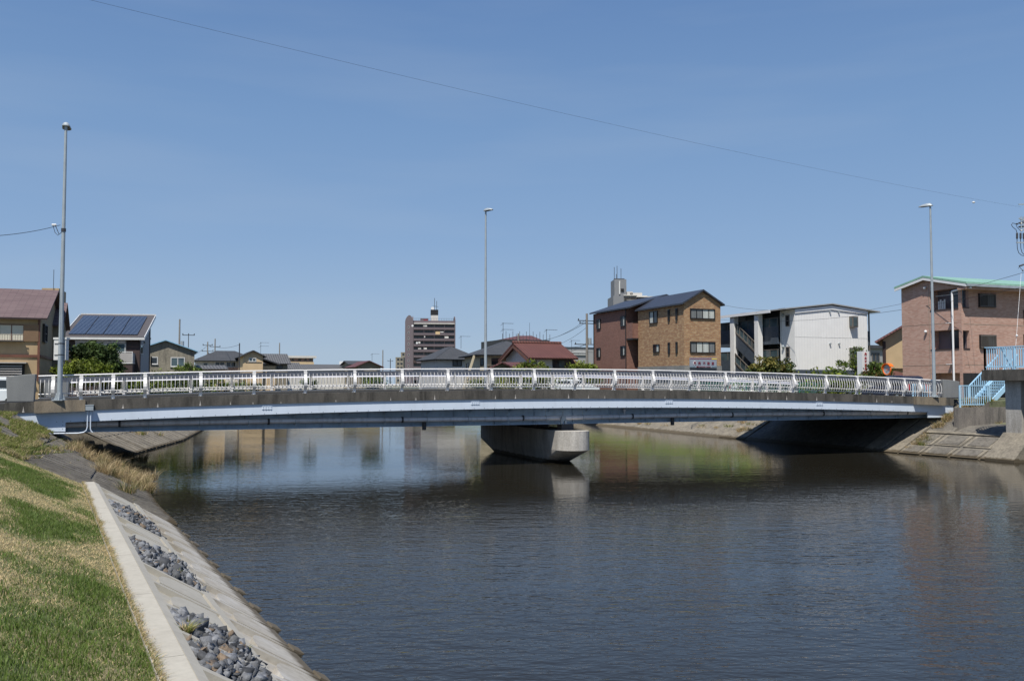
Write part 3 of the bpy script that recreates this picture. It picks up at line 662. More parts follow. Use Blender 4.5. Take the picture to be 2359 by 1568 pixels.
# gas main slung under the near edge
pp = thing('utility_pipe', 'long grey steel pipe slung on hangers under the near edge of the bridge', 'pipe', B(18, .35, 2.08))
mb = MB(); mb.tube([B(s, .36, 2.09 + 0.02 * sin(s * .3)) for s in np.arange(SBL - 0.4, SBR + 0.5, 1.0)], .105, 14)
mb.build('pipe_run', M['pipe'], pp, smooth=True)
mb = MB()
for s in np.arange(SBL + 1.8, SBR, 5.5): mb = MB(); mb.tube([B(s - .04, .36, 2.09), B(s + .04, .36, 2.09)], .125, 14); mb.build('coupling', M['galvd'], pp)
for i, s in enumerate(np.arange(SBL + 1.0, SBR - .2, 1.84)):
    mb = MB(); mb.tube([B(s - .012, .36, 2.09), B(s + .012, .36, 2.09)], .115, 12); mb.bar(B(s, .36, 2.2), B(s, .36, 2.5), .014)
    mb.box(B(s - .02, .20, 1.96), U * .04, V * .55, ZU * .03); mb.box(B(s - .02, .18, 1.87), U * .03, V * .02, ZU * .12); mb.box(B(s - .02, .18, 1.97), U * .10, V * .02, ZU * .022)
    mb.build('hanger', M['galv'], pp)
s = S(1295, .3); mb = MB(); mb.box(B(s - .13, .12, 1.82), U * .08, V * .1, ZU * .2); mb.box(B(s + .06, .12, 1.82), U * .08, V * .1, ZU * .2); mb.box(B(s - .1, .12, 1.95), U * .2, V * .1, ZU * .2); mb.box(B(s - .02, .2, 2.1), U * .03, V * .03, ZU * .26); mb.build('support_bracket', M['galv'], pp)
s = S(1437, .6); mb = MB(); mb.tube([B(s, .55, 2.2), B(s, .55, 2.56)], .05, 10); mb.tube([B(s, .55, 2.36), B(s, .55, 2.40)], .09, 10); mb.build('branch_pipe', M['pipe'], pp)
# junction box and conduits
jb = thing('junction_box', 'small grey box on the kerb with two pale conduits bending down below', 'electrical box', B(S(206, -.5), -.5, 2.6))
s0, s1 = S(198.2, -.5), S(216.5, -.5); zt = at(200, 932.5, B(s0, -.5).y).z; zb = at(200, 945, B(s0, -.5).y).z
mb = MB(); mb.box(B(s0, -.52, zb), U * (s1 - s0), V * .2, ZU * (zt - zb)); mb.box(B(s0 - .01, -.53, zt - .02), U * (s1 - s0 + .02), V * .22, ZU * .03); mb.build('box', M['galv'], jb)
sa, sb = S(203.5, -.4), S(210.5, -.4)
mb = MB(); mb.tube([B(sa, -.42, zb), B(sa, -.42, 2.02), B(sa - .03, -.42, 1.9), B(sa - .12, -.42, 1.83), B(sa - .3, -.42, 1.80), B(sa - 1.6, -.36, 1.80)], .022, 8)
mb.tube([B(sb, -.42, zb), B(sb, -.42, 1.95), B(sb + .03, -.42, 1.86), B(sb + .08, -.42, 1.82)], .022, 8)
mb.build('conduit', M['blue'], jb, smooth=True)
# granite end slabs
def slab(s0, s1, vv, h, label_, tall_right):
    g = thing('parapet_stone', label_, 'stone slab', B((s0 + s1) / 2, vv, zd(s0)), 'granite end slabs of the bridge')
    za = zd((s0 + s1) / 2) + .02; mb = MB(); n = 6; top = []
    for i in range(n + 1):
        f = i / n; g_ = f if tall_right else 1 - f; top.append((s0 + (s1 - s0) * f, za + h * (0.885 + 0.115 * sin(g_ * pi / 2))))
    e0, e1 = (0.05, -0.04) if tall_right else (0.04, -0.02)
    pts = [B(s0 + e0, vv - .2, za), B(s1 + e1, vv - .2, za)] + [B(s, vv - .2, z) for s, z in reversed(top)]
    mb.prism(pts, V * .42); o = mb.build('slab', M['granite'], g)
    bv = o.modifiers.new('bevel', 'BEVEL'); bv.width = 0.02; bv.segments = 2
    mb = MB(); mb.box(B(s0 + .05, vv - .23, za - .05), U * (s1 - s0 - .1), V * .48, ZU * .05); mb.build('base', M['galvd'], g)
slab(S(15.5), S(83), 0.0, 1.00, 'grey granite slab ending the near railing on the left', True)
slab(S(2166), S(2204), 0.0, .98, 'grey granite slab ending the near railing on the right', False)
slab(S(104, BW), S(160, BW), BW, .9, 'grey granite slab behind the near railing left of the lamp post', True)

# ================================================================== STREET LAMPS
def lamp(p, z0, h, head_dir, label_, rb=.095, rt=.048):
    t = thing('street_lamp', label_, 'street lamp', (p.x, p.y, z0), 'tall street lamps on the bridge')
    mb = MB(); mb.tube([(p.x, p.y, z0), (p.x, p.y, z0 + h * .25), (p.x, p.y, z0 + h)], [rb, rb * .86, rt], 14); mb.build('pole', M['galv'], t, smooth=True)
    mb = MB(); mb.box((p.x - .19, p.y - .19, z0 - .0), (.38, 0, 0), (0, .38, 0), (0, 0, .03))
    for a in range(4):
        d = Vector((cos(a * pi / 2 + .4), sin(a * pi / 2 + .4), 0)); q = Vector((p.x, p.y, z0 + .03)); mb.prism([q + d * rb * .9, q + d * (rb + .1), q + d * rb * .9 + ZU * .28], d.cross(ZU) * .014)
        mb.tube([q + d * (rb + .07) + d.cross(ZU) * .06, q + d * (rb + .07) + d.cross(ZU) * .06 + ZU * .05], .014, 6)
    mb.build('base_plate', M['galv'], t)
    hd = Vector(head_dir).normalized(); sd = hd.cross(ZU); q = Vector((p.x, p.y, z0 + h))
    mb = MB(); prof = [(-.12, .10, .03), (-.02, .13, .15), (.15, .14, .16), (.40, .16, .12), (.55, .12, .07), (.62, .04, .03)]
    vs = []; k = 8
    for x, w, hh in prof:
        for j in range(k):
            a = pi * j / (k - 1); vs.append(q + hd * x + sd * (w * cos(a)) + ZU * (hh * sin(a) - .01))
    n = len(prof); mb.add(vs, [(i * k + j, i * k + j + 1, (i + 1) * k + j + 1, (i + 1) * k + j) for i in range(n - 1) for j in range(k - 1)] + [(i * k, (i + 1) * k, (i + 1) * k + k - 1, i * k + k - 1) for i in range(n - 1)] + [tuple(range(k)), tuple(range((n - 1) * k, n * k))])
    mb.build('lamp_head', M['galv'], t, smooth=True)
    mb = MB(); mb.prism([q + hd * .05 - sd * .1 - ZU * .013, q + hd * .5 - sd * .1 - ZU * .013, q + hd * .5 + sd * .1 - ZU * .013, q + hd * .05 + sd * .1 - ZU * .013], ZU * -.012); mb.build('lens', M['galvd'], t)
    return t
sA = S(138, -.42); pA = B(sA, -.42); LA = lamp(pA, zd(sA) + .012, at(150, 285, pA.y).z - zd(sA) - .1, V, 'street lamp at the left end, with a white box strapped to its pole')
mC = mx(1118.5); vv = BW + .42; o = B(0, vv); sB = along(o, U, 1118.5); pB = B(sB, vv); lamp(pB, zd(sB) - .2, at(1119, 484, pB.y).z - zd(sB) + .15, -V + U * .35, 'street lamp at mid bridge on the far side')
sC = S(2152, -.42); pC = B(sC, -.42); lamp(pC, zd(sC) + .012, at(2148, 471, pC.y).z - zd(sC) - .08, V * 1.0 - U * .4, 'street lamp at the right end of the bridge, in front of the pink brick flats')
# things on lamp A
bx = MB(); w0 = at(127, 778, pA.y + .18); w1 = at(153.5, 829, pA.y + .18); bx.box((w0.x, pA.y + .1, w1.z), (w1.x - w0.x, 0, 0), (0, .22, 0), (0, 0, w0.z - w1.z)); bx.box((w0.x - .02, pA.y + .08, w0.z - .06), (w1.x - w0.x + .05, 0, 0), (0, .26, 0), (0, 0, .07))
bx.build('meter_box', M['whitef'], LA)
bx = MB()
for py in (791, 817): z = at(138, py, pA.y).z; bx.tube([(pA.x, pA.y, z - .02), (pA.x, pA.y, z + .02)], .088, 14); bx.bar((w0.x + .03, pA.y + .09, z), (w1.x - .03, pA.y + .09, z), .02)
z = at(144, 530, pA.y).z; bx.tube([(pA.x, pA.y, z - .06), (pA.x, pA.y, z + .06)], .085, 14)
bx.build('strap', M['galvd'], LA)

# overhead wires
def wire(a, b, sag, r, label_, parent=None, n=24):
    a = Vector(a); b = Vector(b); mb = MB()
    mb.tube([a.lerp(b, i / n) - ZU * sag * 4 * (i / n) * (1 - i / n) for i in range(n + 1)], r, 5)
    if parent: return mb.build('wire', M['wire'], parent)
    o = mb.build('overhead_wire', M['wire']); tag(o, label_, 'wire'); return o
a = at(150, -14, 22); b = at(2352, 477, 54)
wt = thing('overhead_wire', 'long thin wire sagging across the whole sky to the pole on the right', 'wire', b)
wire(a, b, .35, .0036, '', wt, 40)
f = (at(2243, 466, 52.0)); mb = MB(); mb.ball(f, .06, 8, 1.6, 1, 1); mb.build('insulator', M['whitef'], wt)
wt = thing('overhead_wire', 'short wire running off the left edge from the lamp pole', 'wire', pA + ZU * 9)
e = at(139, 518.5, pA.y); wire(e, at(-60, 545, pA.y - 4), .1, .010, '', wt)
mb = MB(); mb.ball(at(122, 518, pA.y), .045, 8, 1.3); mb.ball(at(127, 518, pA.y), .045, 8, 1.3); mb.build('insulator', M['signwhite'], wt)
mb = MB(); c0 = at(128, 520, pA.y); mb.tube([c0, at(133, 532, pA.y), at(136, 540, pA.y), at(142, 535, pA.y)], .012, 6); mb.tube([at(122.5, 521, pA.y), at(127, 536, pA.y), at(133, 542, pA.y), at(141, 536, pA.y)], .010, 6); mb.build('cable', M['wire'], wt)

# ================================================================== BUILDINGS
class Face:
    """vertical wall plane: corner O (x, y), direction e (left to right as seen), outward normal n"""
    def __init__(f, O, e, L=None):
        f.O = Vector((O[0], O[1], 0)); f.e = Vector((e[0], e[1], 0)).normalized(); f.n = f.e.cross(ZU); f.L = L
        if f.n.dot(f.O) > 0: f.n = -f.n
    def P(f, a, z, d=0.0): return f.O + f.e * a + ZU * z + f.n * d
    def hit(f, px, py):
        m, _ = ray(px, py); a = (m * f.O.y - f.O.x) / (f.e.x - m * f.e.y)
        for _i in range(3):
            y = f.O.y + f.e.y * a; p = at(px, py, y); a = along_at(f, px, py)
        y = f.O.y + f.e.y * a; return a, at(px, py, y).z
    def box(f, mb, a0, a1, z0, z1, d0, d1): return mb.box(f.P(a0, z0, d0), f.e * (a1 - a0), f.n * (d1 - d0), ZU * (z1 - z0))
def along_at(f, px, py):
    m, _ = ray(px, py); return (m * f.O.y - f.O.x) / (f.e.x - m * f.e.y)
def win(f, rc, parent, frame='blackf', pane='glass', mull=1, fw=0.05, panes=None, name='window', sill=False, rail=0, dep=0.06):
    """rc = two picture corners, or (a0, z0, a1, z1) already on the wall"""
    if len(rc) == 2:
        (xa, ya), (xb, yb) = rc; a0, z1 = f.hit(xa, ya); a1, z0 = f.hit(xb, yb)
    else: a0, z0, a1, z1 = rc
    if a1 < a0: a0, a1 = a1, a0
    mb = MB(); f.box(mb, a0, a1, z1 - fw, z1, 0, dep); f.box(mb, a0, a1, z0, z0 + fw, 0, dep)
    f.box(mb, a0, a0 + fw, z0 + fw, z1 - fw, 0, dep); f.box(mb, a1 - fw, a1, z0 + fw, z1 - fw, 0, dep)
    for i in range(1, mull + 1):
        c = a0 + (a1 - a0) * i / (mull + 1); f.box(mb, c - fw * .45, c + fw * .45, z0 + fw, z1 - fw, 0, dep * .8)
    for i in range(rail): c = z0 + (z1 - z0) * (i + 1) / (rail + 1); f.box(mb, a0 + fw, a1 - fw, c - fw * .35, c + fw * .35, 0, dep * .7)
    if sill: f.box(mb, a0 - .05, a1 + .05, z0 - .05, z0 - .002, 0, dep + .05)
    w = mb.build(name, M[frame], parent)
    for i in range(mull + 1):
        c0 = a0 + (a1 - a0) * i / (mull + 1); c1 = a0 + (a1 - a0) * (i + 1) / (mull + 1)
        pm = panes[i] if panes else pane
        mb = MB(); f.box(mb, c0 + fw * .5, c1 - fw * .5, z0 + fw * .5, z1 - fw * .5, 0, dep * .35); mb.build('pane', M[pm], w)
    return w
def house(name, label_, O, e1, e2, L, Wd, zb, ze, zr, roof, mats, oh=0.4, group=None, cat='house', rt=0.12, eave_back=None):
    """O = front-left ground corner; e1 to the right, e2 away. roof: x ridge along e1, y ridge along e2, hip, shed, flat"""
    O = Vector((O[0], O[1], 0)); e1 = Vector((e1[0], e1[1], 0)).normalized(); e2 = Vector((e2[0], e2[1], 0)).normalized()
    t = thing(name, label_, cat, (O + e1 * L / 2 + e2 * Wd / 2) + ZU * zb, group)
    P = lambda a, b, z: O + e1 * a + e2 * b + ZU * z
    wall, rf = M[mats[0]], M[mats[1]]; mb = MB()
    if roof == 'hip': ze = ze + (zr - ze) / (min(L, Wd) / 2 + oh) * oh
    if roof == 'x':
        mb.prism([P(0, 0, zb), P(0, Wd, zb), P(0, Wd, ze), P(0, Wd / 2, zr - .02), P(0, 0, ze)], e1 * L)
    elif roof == 'y':
        mb.prism([P(0, 0, zb), P(L, 0, zb), P(L, 0, ze), P(L / 2, 0, zr - .02), P(0, 0, ze)], e2 * Wd)
    elif roof == 'shed':
        mb.prism([P(0, 0, zb), P(0, Wd, zb), P(0, Wd, zr - .02), P(0, 0, ze)], e1 * L)
    else:
        mb.prism([P(0, 0, zb), P(L, 0, zb), P(L, Wd, zb), P(0, Wd, zb)], ZU * (ze - zb))
    mb.build('wall', wall, t)
    mb = MB()
    def slope(a, b, c, d): # a-b eave, d-c ridge
        a, b, c, d = map(Vector, (a, b, c, d)); nn = (b - a).cross(d - a).normalized(); nn = nn if nn.z > 0 else -nn
        mb.prism([a, b, c, d] if (c - d).length > 1e-4 else [a, b, c], nn * rt)
    if roof == 'x':
        k = (zr - ze) / (Wd / 2); lo = ze - k * oh
        slope(P(-oh, -oh, lo), P(L + oh, -oh, lo), P(L + oh, Wd / 2, zr), P(-oh, Wd / 2, zr)); slope(P(L + oh, Wd + oh, lo), P(-oh, Wd + oh, lo), P(-oh, Wd / 2, zr), P(L + oh, Wd / 2, zr))
    elif roof == 'y':
        k = (zr - ze) / (L / 2); lo = ze - k * oh
        slope(P(-oh, Wd + oh, lo), P(-oh, -oh, lo), P(L / 2, -oh, zr), P(L / 2, Wd + oh, zr)); slope(P(L + oh, -oh, lo), P(L + oh, Wd + oh, lo), P(L / 2, Wd + oh, zr), P(L / 2, -oh, zr))
    elif roof == 'shed':
        k = (zr - ze) / Wd; slope(P(-oh, -oh, ze - k * oh), P(L + oh, -oh, ze - k * oh), P(L + oh, Wd + oh, zr + k * oh), P(-oh, Wd + oh, zr + k * oh))
    elif roof == 'hip':
        h = min(L, Wd) / 2; k = (zr - ze) / h; lo = ze - k * oh
        A, B_, C_, D_ = P(-oh, -oh, lo), P(L + oh, -oh, lo), P(L + oh, Wd + oh, lo), P(-oh, Wd + oh, lo)
        r0, r1 = (P(h, Wd / 2, zr), P(L - h, Wd / 2, zr)) if L >= Wd else (P(L / 2, h, zr), P(L / 2, Wd - h, zr))
        if L >= Wd: fs = [(A, B_, r1, r0), (B_, C_, r1, r1), (C_, D_, r0, r1), (D_, A, r0, r0)]
        else: fs = [(A, B_, r0, r0), (B_, C_, r1, r0), (C_, D_, r1, r1), (D_, A, r0, r1)]
        for q in fs: slope(*q)
        mb.prism([P(-oh, -oh, lo), P(L + oh, -oh, lo), P(L + oh, Wd + oh, lo), P(-oh, Wd + oh, lo)], ZU * .06)
    else:
        mb.prism([P(-oh, -oh, ze), P(L + oh, -oh, ze), P(L + oh, Wd + oh, ze), P(-oh, Wd + oh, ze)], ZU * max(.1, zr - ze))
    r = mb.build('roof', rf, t)
    fr = Face(P(0, 0, 0), e1, L); fl = Face(P(0, Wd, 0), -e2, Wd); fg = Face(P(L, 0, 0), e2, Wd)
    return t, fr, fl, fg, P, r
def xy(px, Y): return Vector((mx(px) * Y, Y, 0))
def zat(py, px, Y): return at(px, py, Y).z
def antenna(p, h, label_, parent=None, arms=1, name='tv_antenna'):
    p = Vector(p)
    t = parent or thing(name, label_, 'antenna', p); mb = MB(); mb.tube([p, p + ZU * h], .025, 5)
    for k in range(arms):
        z = h * (0.97 - .3 * k); q = p + ZU * z; mb.bar(q - U * .1, q + U * 1.2, .03)
        for i in range(6): c = q + U * (-.05 + i * .24); mb.bar(c - V * .35 - ZU * .02, c + V * .35, .018)
        mb.bar(q - U * .3 - ZU * .25, q + U * 0.1, .025)
    mb.build('mast', M['galvd'], t); return t

# ---- yellow house at the left edge
O = xy(89.6, 60); Lh = 13.0; zb = 2.4; zE = zat(735, 89, 60) + .1; zR = zat(673, 116, 66.5)
t, fr, fl, fg, P, rf = house('ochre_house', 'ochre house with purple brown roof at the left edge of the photo', O - U * Lh, U, V, Lh, 13.0, zb, zE, zR, 'x', ('ocher', 'roofp'), .45)
zz = zm(0, 1120, 280 / 1155)
win(fr, (zz(-16, 725), zz(396, 1005)), t, 'trim', 'shut', 1, .05)
mb = MB(); a0, z1 = fr.hit(*zz(396, 735)); a1, z0 = fr.hit(*zz(636, 1012)); fr.box(mb, a0, a1, z0, z1, 0, .12); mb.build('shutter_box', M['louv'], t)
mb = MB(); a0, z1 = fr.hit(*zz(-400, 1222)); a1, z0 = fr.hit(*zz(640, 1275)); fr.box(mb, a0, a1 + .04, z0, z1, -.02, .08); Fr = Face(fr.P(Lh, 0), V); mb.box(fr.P(Lh, z0), U * .07, V * 12, ZU * (z1 - z0)); mb.build('belt_board', M['trim'], t)
mb = MB(); fr.box(mb, a1 - .08, a1 + .06, 3.8, zE - .1, 0, .1); mb.build('downpipe', M['trim'], t)
mb = MB(); a1, z0 = fr.hit(*zz(396, 1010)); _, z1 = fr.hit(*zz(396, 900)); fr.box(mb, a1 - 5, a1, z1 - .04, z1, .38, .42); fr.box(mb, a1 - 5, a1, z0, z0 + .04, .38, .42)
for i in range(34): fr.box(mb, a1 - i * .15 - .02, a1 - i * .15, z0, z1, .39, .41)
fr.box(mb, a1 - .03, a1, z0, z0 + .03, 0, .4); fr.box(mb, a1 - 5, a1, z0 - .04, z0, .0, .4); mb.build('window_railing', M['greyf'], t)
mb = MB(); a1, z1 = fr.hit(*zz(388, 1372)); _, z0 = fr.hit(*zz(388, 1650))
for i in range(16): z = z1 - .12 - i * .155; mb.prism([fr.P(a1 - 6, z, .5), fr.P(a1 - 6, z - .10, .72), fr.P(a1 - 6, z - .12, .72), fr.P(a1 - 6, z - .02, .5)], fr.e * 6)
fr.box(mb, a1 - 6, a1 + .25, z1 - .02, z1 + .05, 0, .85); lv = mb.build('louvre_screen', M['balcw'], t)
mb = MB(); fr.box(mb, a1 - 6, a1 + .08, z0 - .3, z1 - .03, 0, .42); mb.build('screen_backing', M['dark'], t)
sd = Face(fr.P(Lh, 0) + V * 0, V)
win(sd, (1.2, sd.hit(*zz(712, 1050))[1] + .1, 2.9, sd.hit(*zz(712, 712))[1] - .05), t, 'blackf', 'glassb', 1, .09, dep=.16, rail=1)
w2 = MB(); c = P(Lh, 7.6, zb); w2.box(c, U * .45, V * 4.6, ZU * (zE - zb - .1)); w2.build('side_wing', M['ocherg'], t)  # wing and its gable in olive: shade on this side painted as render colour
w2 = MB(); w2.prism([P(Lh - .5, 7.2, zE - .15), P(Lh + .75, 7.2, zE - .15), P(Lh + .75, 9.9, zE + 1.7), P(Lh - .5, 9.9, zE + 1.7)], Vector((0, 0, .12))); w2.prism([P(Lh - .5, 12.6, zE - .15), P(Lh + .75, 12.6, zE - .15), P(Lh + .75, 9.9, zE + 1.7), P(Lh - .5, 9.9, zE + 1.7)], Vector((0, 0, .12)))
w2.build('roof', M['roofp'], t)
w2 = MB(); w2.prism([P(Lh, 7.6, zE - .12), P(Lh, 12.2, zE - .12), P(Lh, 9.9, zE + 1.6)], U * .45); w2.build('gable', M['ocherg'], t)
# block behind it with an aerial
Y = 84; O = xy(91, Y); Lb = xy(129, Y).x - O.x
t, fr, *_ = house('stair_tower', 'tan rooftop block rising behind the ochre house', O, (1, .1), (-.3, .95), Lb, 4, 2.4, zat(666, 110, Y), 0, 'flat', ('ocher', 'ocher'), 0.0, cat='building')
Y = 84; p = at(123, 668, Y); antenna(p, zat(621, 123, Y) - p.z, 'thin mast rising from the tan rooftop block at far left', None, 0, 'mast')
# house glimpsed behind the lamp post
Y = 88; t, fr, *_ = house('beige_house', 'small beige house with blue tiled roof glimpsed behind the left lamp post', xy(118, Y), (1, .1), (-.2, 1), 4.2, 6, 2.4, zat(800, 150, Y), zat(757, 150, Y), 'shed', ('ocherg', 'roofn'), .3)
# ---- solar house
Y = 80; e1 = Vector((.985, .17, 0)).normalized(); e2 = Vector((-.26, .966, 0)).normalized()
C0 = xy(320, Y); Ls = -along(C0, -e1, 156) * -1; Ls = abs(along(C0, -e1, 156)); zE = zat(779, 320, Y) + .1; zR = zE + (zat(731, 359, Y + 7) - zE)
t, fr, fl, fg, P, rf = house('solar_house', 'two storey house with solar panels on its single pitch roof', C0 - e1 * Ls, e1, e2, Ls, 7.2, 2.4, zE, zR, 'shed', ('greywall', 'roofbrn'), .42)
zz = zm(240, 1240, 420 / 2359)
mb = MB(); k = (zR - zE) / 7.2; nn = (e2 + ZU * k).normalized(); up = e1.cross(nn); up = up if up.z > 0 else -up
for i in range(4):
    a = -.05 + i * (Ls - .1) / 4; w_ = (Ls - .1) / 4 - .07
    mb = MB(); mb.box(P(a, .15, zE + .15 * k) + up * .16, e1 * w_, nn * 6.9, up * .06); mb.build('solar_panel', M['pv'], t)
mb = MB(); q = P(-.46, -.46, zE - .46 * k); mb.box(q - ZU * .12, e1 * (Ls + .92), -e2 * .05, ZU * .2)
mb.box(P(-.47, -.46, zE - .46 * k) - ZU * .1, nn * 8.3, -e1 * .06, up * .26); mb.box(P(Ls + .42, -.46, zE - .46 * k) - ZU * .1, nn * 8.3, e1 * .06, up * .26)
mb.box(P(-.46, 7.6, zR + .42 * k) - ZU * .05, e1 * (Ls + .92), e2 * .05, ZU * .25); mb.build('fascia', M['whitef'], t)
mb = MB(); fr.box(mb, -.03, Ls + .03, 2.4, zE - .1, 0, .05); mb.build('front_cladding', M['brownw'], t)
a0, z1 = fr.hit(*zz(350, 640)); a1, z0 = fr.hit(*zz(1488, 950)); mb = MB(); fr.box(mb, a0, a1, z0 - 2.0, z1 + .2, .05, .10); mb.build('front_panel', M['plaster'], t)
for (x0, x1) in ((360, 800), (1035, 1478)):
    a0, z1 = fr.hit(*zz(x0, 680)); a1, z0 = fr.hit(*zz(x1, 738)); mb = MB(); fr.box(mb, a0, a1, z0, z1, .1, .26); mb.build('shutter_box', M['balcw'], t)
    a0, z1 = fr.hit(*zz(x0 + 10, 742)); a1, z0 = fr.hit(*zz(x1 - 5, 1150)); f2 = Face(fr.P(0, 0, .1), e1); win(f2, (a0, z0, a1, z1), t, 'whitef', 'glassb', 1, .06)
a0, z1 = fr.hit(*zz(700, 965)); a1, z0 = fr.hit(*zz(1690, 1175)); mb = MB(); fr.box(mb, a0, a1, z0, z1, 1.0, 1.05); mb.box(fr.P(a1, z0, 0), fr.n * 1.05, fr.e * -.05, ZU * (z1 - z0)); mb.build('balcony_front', M['balcw'], t)
mb = MB(); fr.box(mb, a0, a1 + .02, z1 + .06, z1 + .12, .98, 1.06); fr.box(mb, a0, a1 + .02, z0 - .12, z0 - .02, .1, 1.06)
for a in (a0, (a0 + a1) / 2, a1 - 1.3, a1 - .03): fr.box(mb, a, a + .05, z0, z1 + .1, 1.055, 1.075)
mb.build('balcony_rail', M['whitef'], t); mb = MB(); fr.box(mb, a0, a1, z0 - 1.1, z0 - .14, .1, 1.0); mb.build('porch_box', M['brownw'], t)
sd = Face(P(Ls, 0, 0), e2)
mb = MB(); sd.box(mb, -.02, .5, 2.4, zE + .1, 0, .05); sd.box(mb, 6.7, 7.2, 2.4, zR - .05, 0, .05); mb.build('corner_cladding', M['brownw'], t)
for (xa, ya), (xb, yb), pn in ((zz(1797, 765), zz(1860, 995), 'glass'), (zz(2038, 1040), zz(2052, 1245), 'glass'), (zz(2005, 612), zz(2030, 665), 'glass'), (zz(1880, 700), zz(1900, 750), 'glass')):
    win(sd, ((xa, ya), (xb, yb)), t, 'whitef' if yb - ya > 20 and xb - xa > 5 else 'blackf', pn, 0, .05)
# ---- grey asbestos clad workshop
Y = 100; C0 = xy(447, Y); Lw = abs(along(C0, -U, 311)); zE = zat(808, 447, Y); zR = zat(785.5, 378, Y)
t, fr, fl, fg, P, rf = house('workshop', 'old grey cement clad workshop with light blue metal roof edge', C0 - U * Lw, U, V, Lw, 11, 2.4, zE, zR, 'y', ('slatew', 'rooflb'), .35, cat='workshop', rt=.1)
zz = zm(600, 1200, .4239)
win(fr, (zz(195, 538), zz(328, 628)), t, 'whitef', 'glassb', 1, .09, sill=True); win(fr, (zz(10, 535), zz(74, 605)), t, 'whitef', 'glass', 0, .09, sill=True)
# ---- hip roofed white house and beige gable
Y = 136; t, fr, fl, fg, P, rf = house('grey_roof_house', 'low white house with dark grey hip roof right of the workshop', xy(452, Y), U, V, along(xy(452, Y), U, 590), 6, 2.4, zat(832, 500, Y), zat(807, 500, Y), 'hip', ('plaster', 'roofd'), .6)
win(fr, (zz(500, 588), zz(548, 620)), t, 'whitef', 'glass', 0, .08); win(fr, (zz(612, 580), zz(705, 630)), t, 'whitef', 'glass', 1, .08); win(fr, (zz(718, 580), zz(810, 630)), t, 'whitef', 'glass', 1, .08)
mb = MB(); a0, z1 = fr.hit(*zz(570, 634)); a1, z0 = fr.hit(*zz(860, 680)); fr.box(mb, a0, a1, z0, z1, .3, .5); mb.build('balcony', M['brownw'], t)
Y = 130; O = xy(559, Y); L = along(O, U, 605); zE = zat(820, 560, Y)
t, fr, fl, fg, P, rf = house('beige_gable_house', 'beige house with a dark gable roof and white window', O, U, V, L, 9, 2.4, zat(819, 560, Y), zat(808, 581, Y), 'y', ('beige', 'roofd'), .45)
win(fr, (zz(932, 545), zz(1002, 582)), t, 'whitef', 'glassb', 1, .1)
mb = MB(); a0, z1 = fr.hit(*zz(900, 583)); a1, _ = fr.hit(*zz(1054, 583)); fr.box(mb, a0, a1, z1 - .08, z1, .02, .06); mb.build('belt_board', M['greyf'], t)
mb = MB(); c0, z0 = fr.hit(*zz(1055, 560)); c1, z1 = fr.hit(*zz(1187, 660)); mb.box(fr.P(c0 + .01, 2.4, -.6), fr.e * (c1 - c0), V * 6, ZU * (z0 - 2.4 - .9)); mb.build('side_wing', M['beige'], t)
mb = MB(); zr_ = zat(824, 606, Y); zl_ = zat(837, 645, Y); mb.prism([fr.P(L, zr_, .3), fr.P(along(fr.O, U, 644), zl_, .3), fr.P(along(fr.O, U, 644), zl_ - .18, .3), fr.P(L, zr_ - .18, .3)], V * 8); mb.build('roof', M['roofd'], t)
Y = 140; O = xy(612, Y); t, fr, *_ = house('tiled_house', 'house with a broad grey clay tile roof beside the beige gable', O, U, V, along(O, U, 662), 9, 2.4, zat(836, 640, Y), zat(814, 640, Y), 'x', ('ocherg', 'tileg'), .5)
win(fr, (zz(1200, 618), zz(1250, 645)), t, 'blackf', 'glass', 1, .08)
Y = 128; O = xy(447, 105); t, fr, *_ = house('lean_to', 'peach coloured lean-to with a grey roof beside the workshop', O, (1, -.12), V, along(O, Vector((1, -.12, 0)), 520), 5, 2.4, zat(851, 500, 105), zat(842, 470, 105), 'shed', ('beige', 'tileg'), .3)
Y = 195; O = xy(661, Y); t, fr, fl, *_ = house('flat_block', 'brown flat roofed block with pale roof edge, far off left of the tower', O, U, V, along(O, U, 721), 9, 2.4, zat(824, 690, Y), zat(819, 690, Y), 'flat', ('towerw', 'plaster'), .6, cat='apartment block')
for i, x in enumerate((1330, 1395, 1450, 1500)): win(fr, (zz(x, 550), zz(x + 32, 575)), t, 'greyf', 'glass', 0, .1)
mb = MB(); a0, z1 = fr.hit(*zz(1308, 582)); a1, z0 = fr.hit(*zz(1538, 610)); fr.box(mb, a0, a1, z0, z1, .1, 1.2); mb.build('balcony', M['beige'], t)
Y = 150; O = xy(628, Y); t, fr, *_ = house('low_grey_house', 'low house with a grey ridge roof behind the railing, below the flat block', O, U, V, along(O, U, 690), 7, 2.4, zat(850, 660, Y), zat(835, 660, Y), 'x', ('plaster', 'tileg'), .4)
Y = 160; O = xy(688, Y); t, fr, *_ = house('long_tiled_house', 'long low grey tiled roof left of the maroon gable', O, U, V, along(O, U, 815), 8, 2.4, zat(850, 750, Y), zat(839, 750, Y), 'x', ('plaster', 'tileg'), .4)
Y = 150; O = xy(822, Y); t, fr, *_ = house('maroon_gable_house', 'low house with maroon edged gable just left of the slim pole', O, U, V, along(O, U, 876), 8, 2.4, zat(843.5, 820, Y), zat(831.5, 846, Y), 'y', ('ocherg', 'tilem'), .5)
Y = 158; O = xy(806, Y); t, fr, *_ = house('dark_tiled_house', 'dark tiled roof showing behind the maroon gable', O, U, V, along(O, U, 850), 7, 2.4, zat(839, 820, Y), zat(831, 820, Y), 'x', ('ocherg', 'roofd'), .4)
Y = 230; a = at(782, 832, Y); b = at(799, 839, Y); sg = thing('billboard', 'small teal and white rooftop billboard above the long grey roof', 'billboard', (a.x, Y, 2.4))
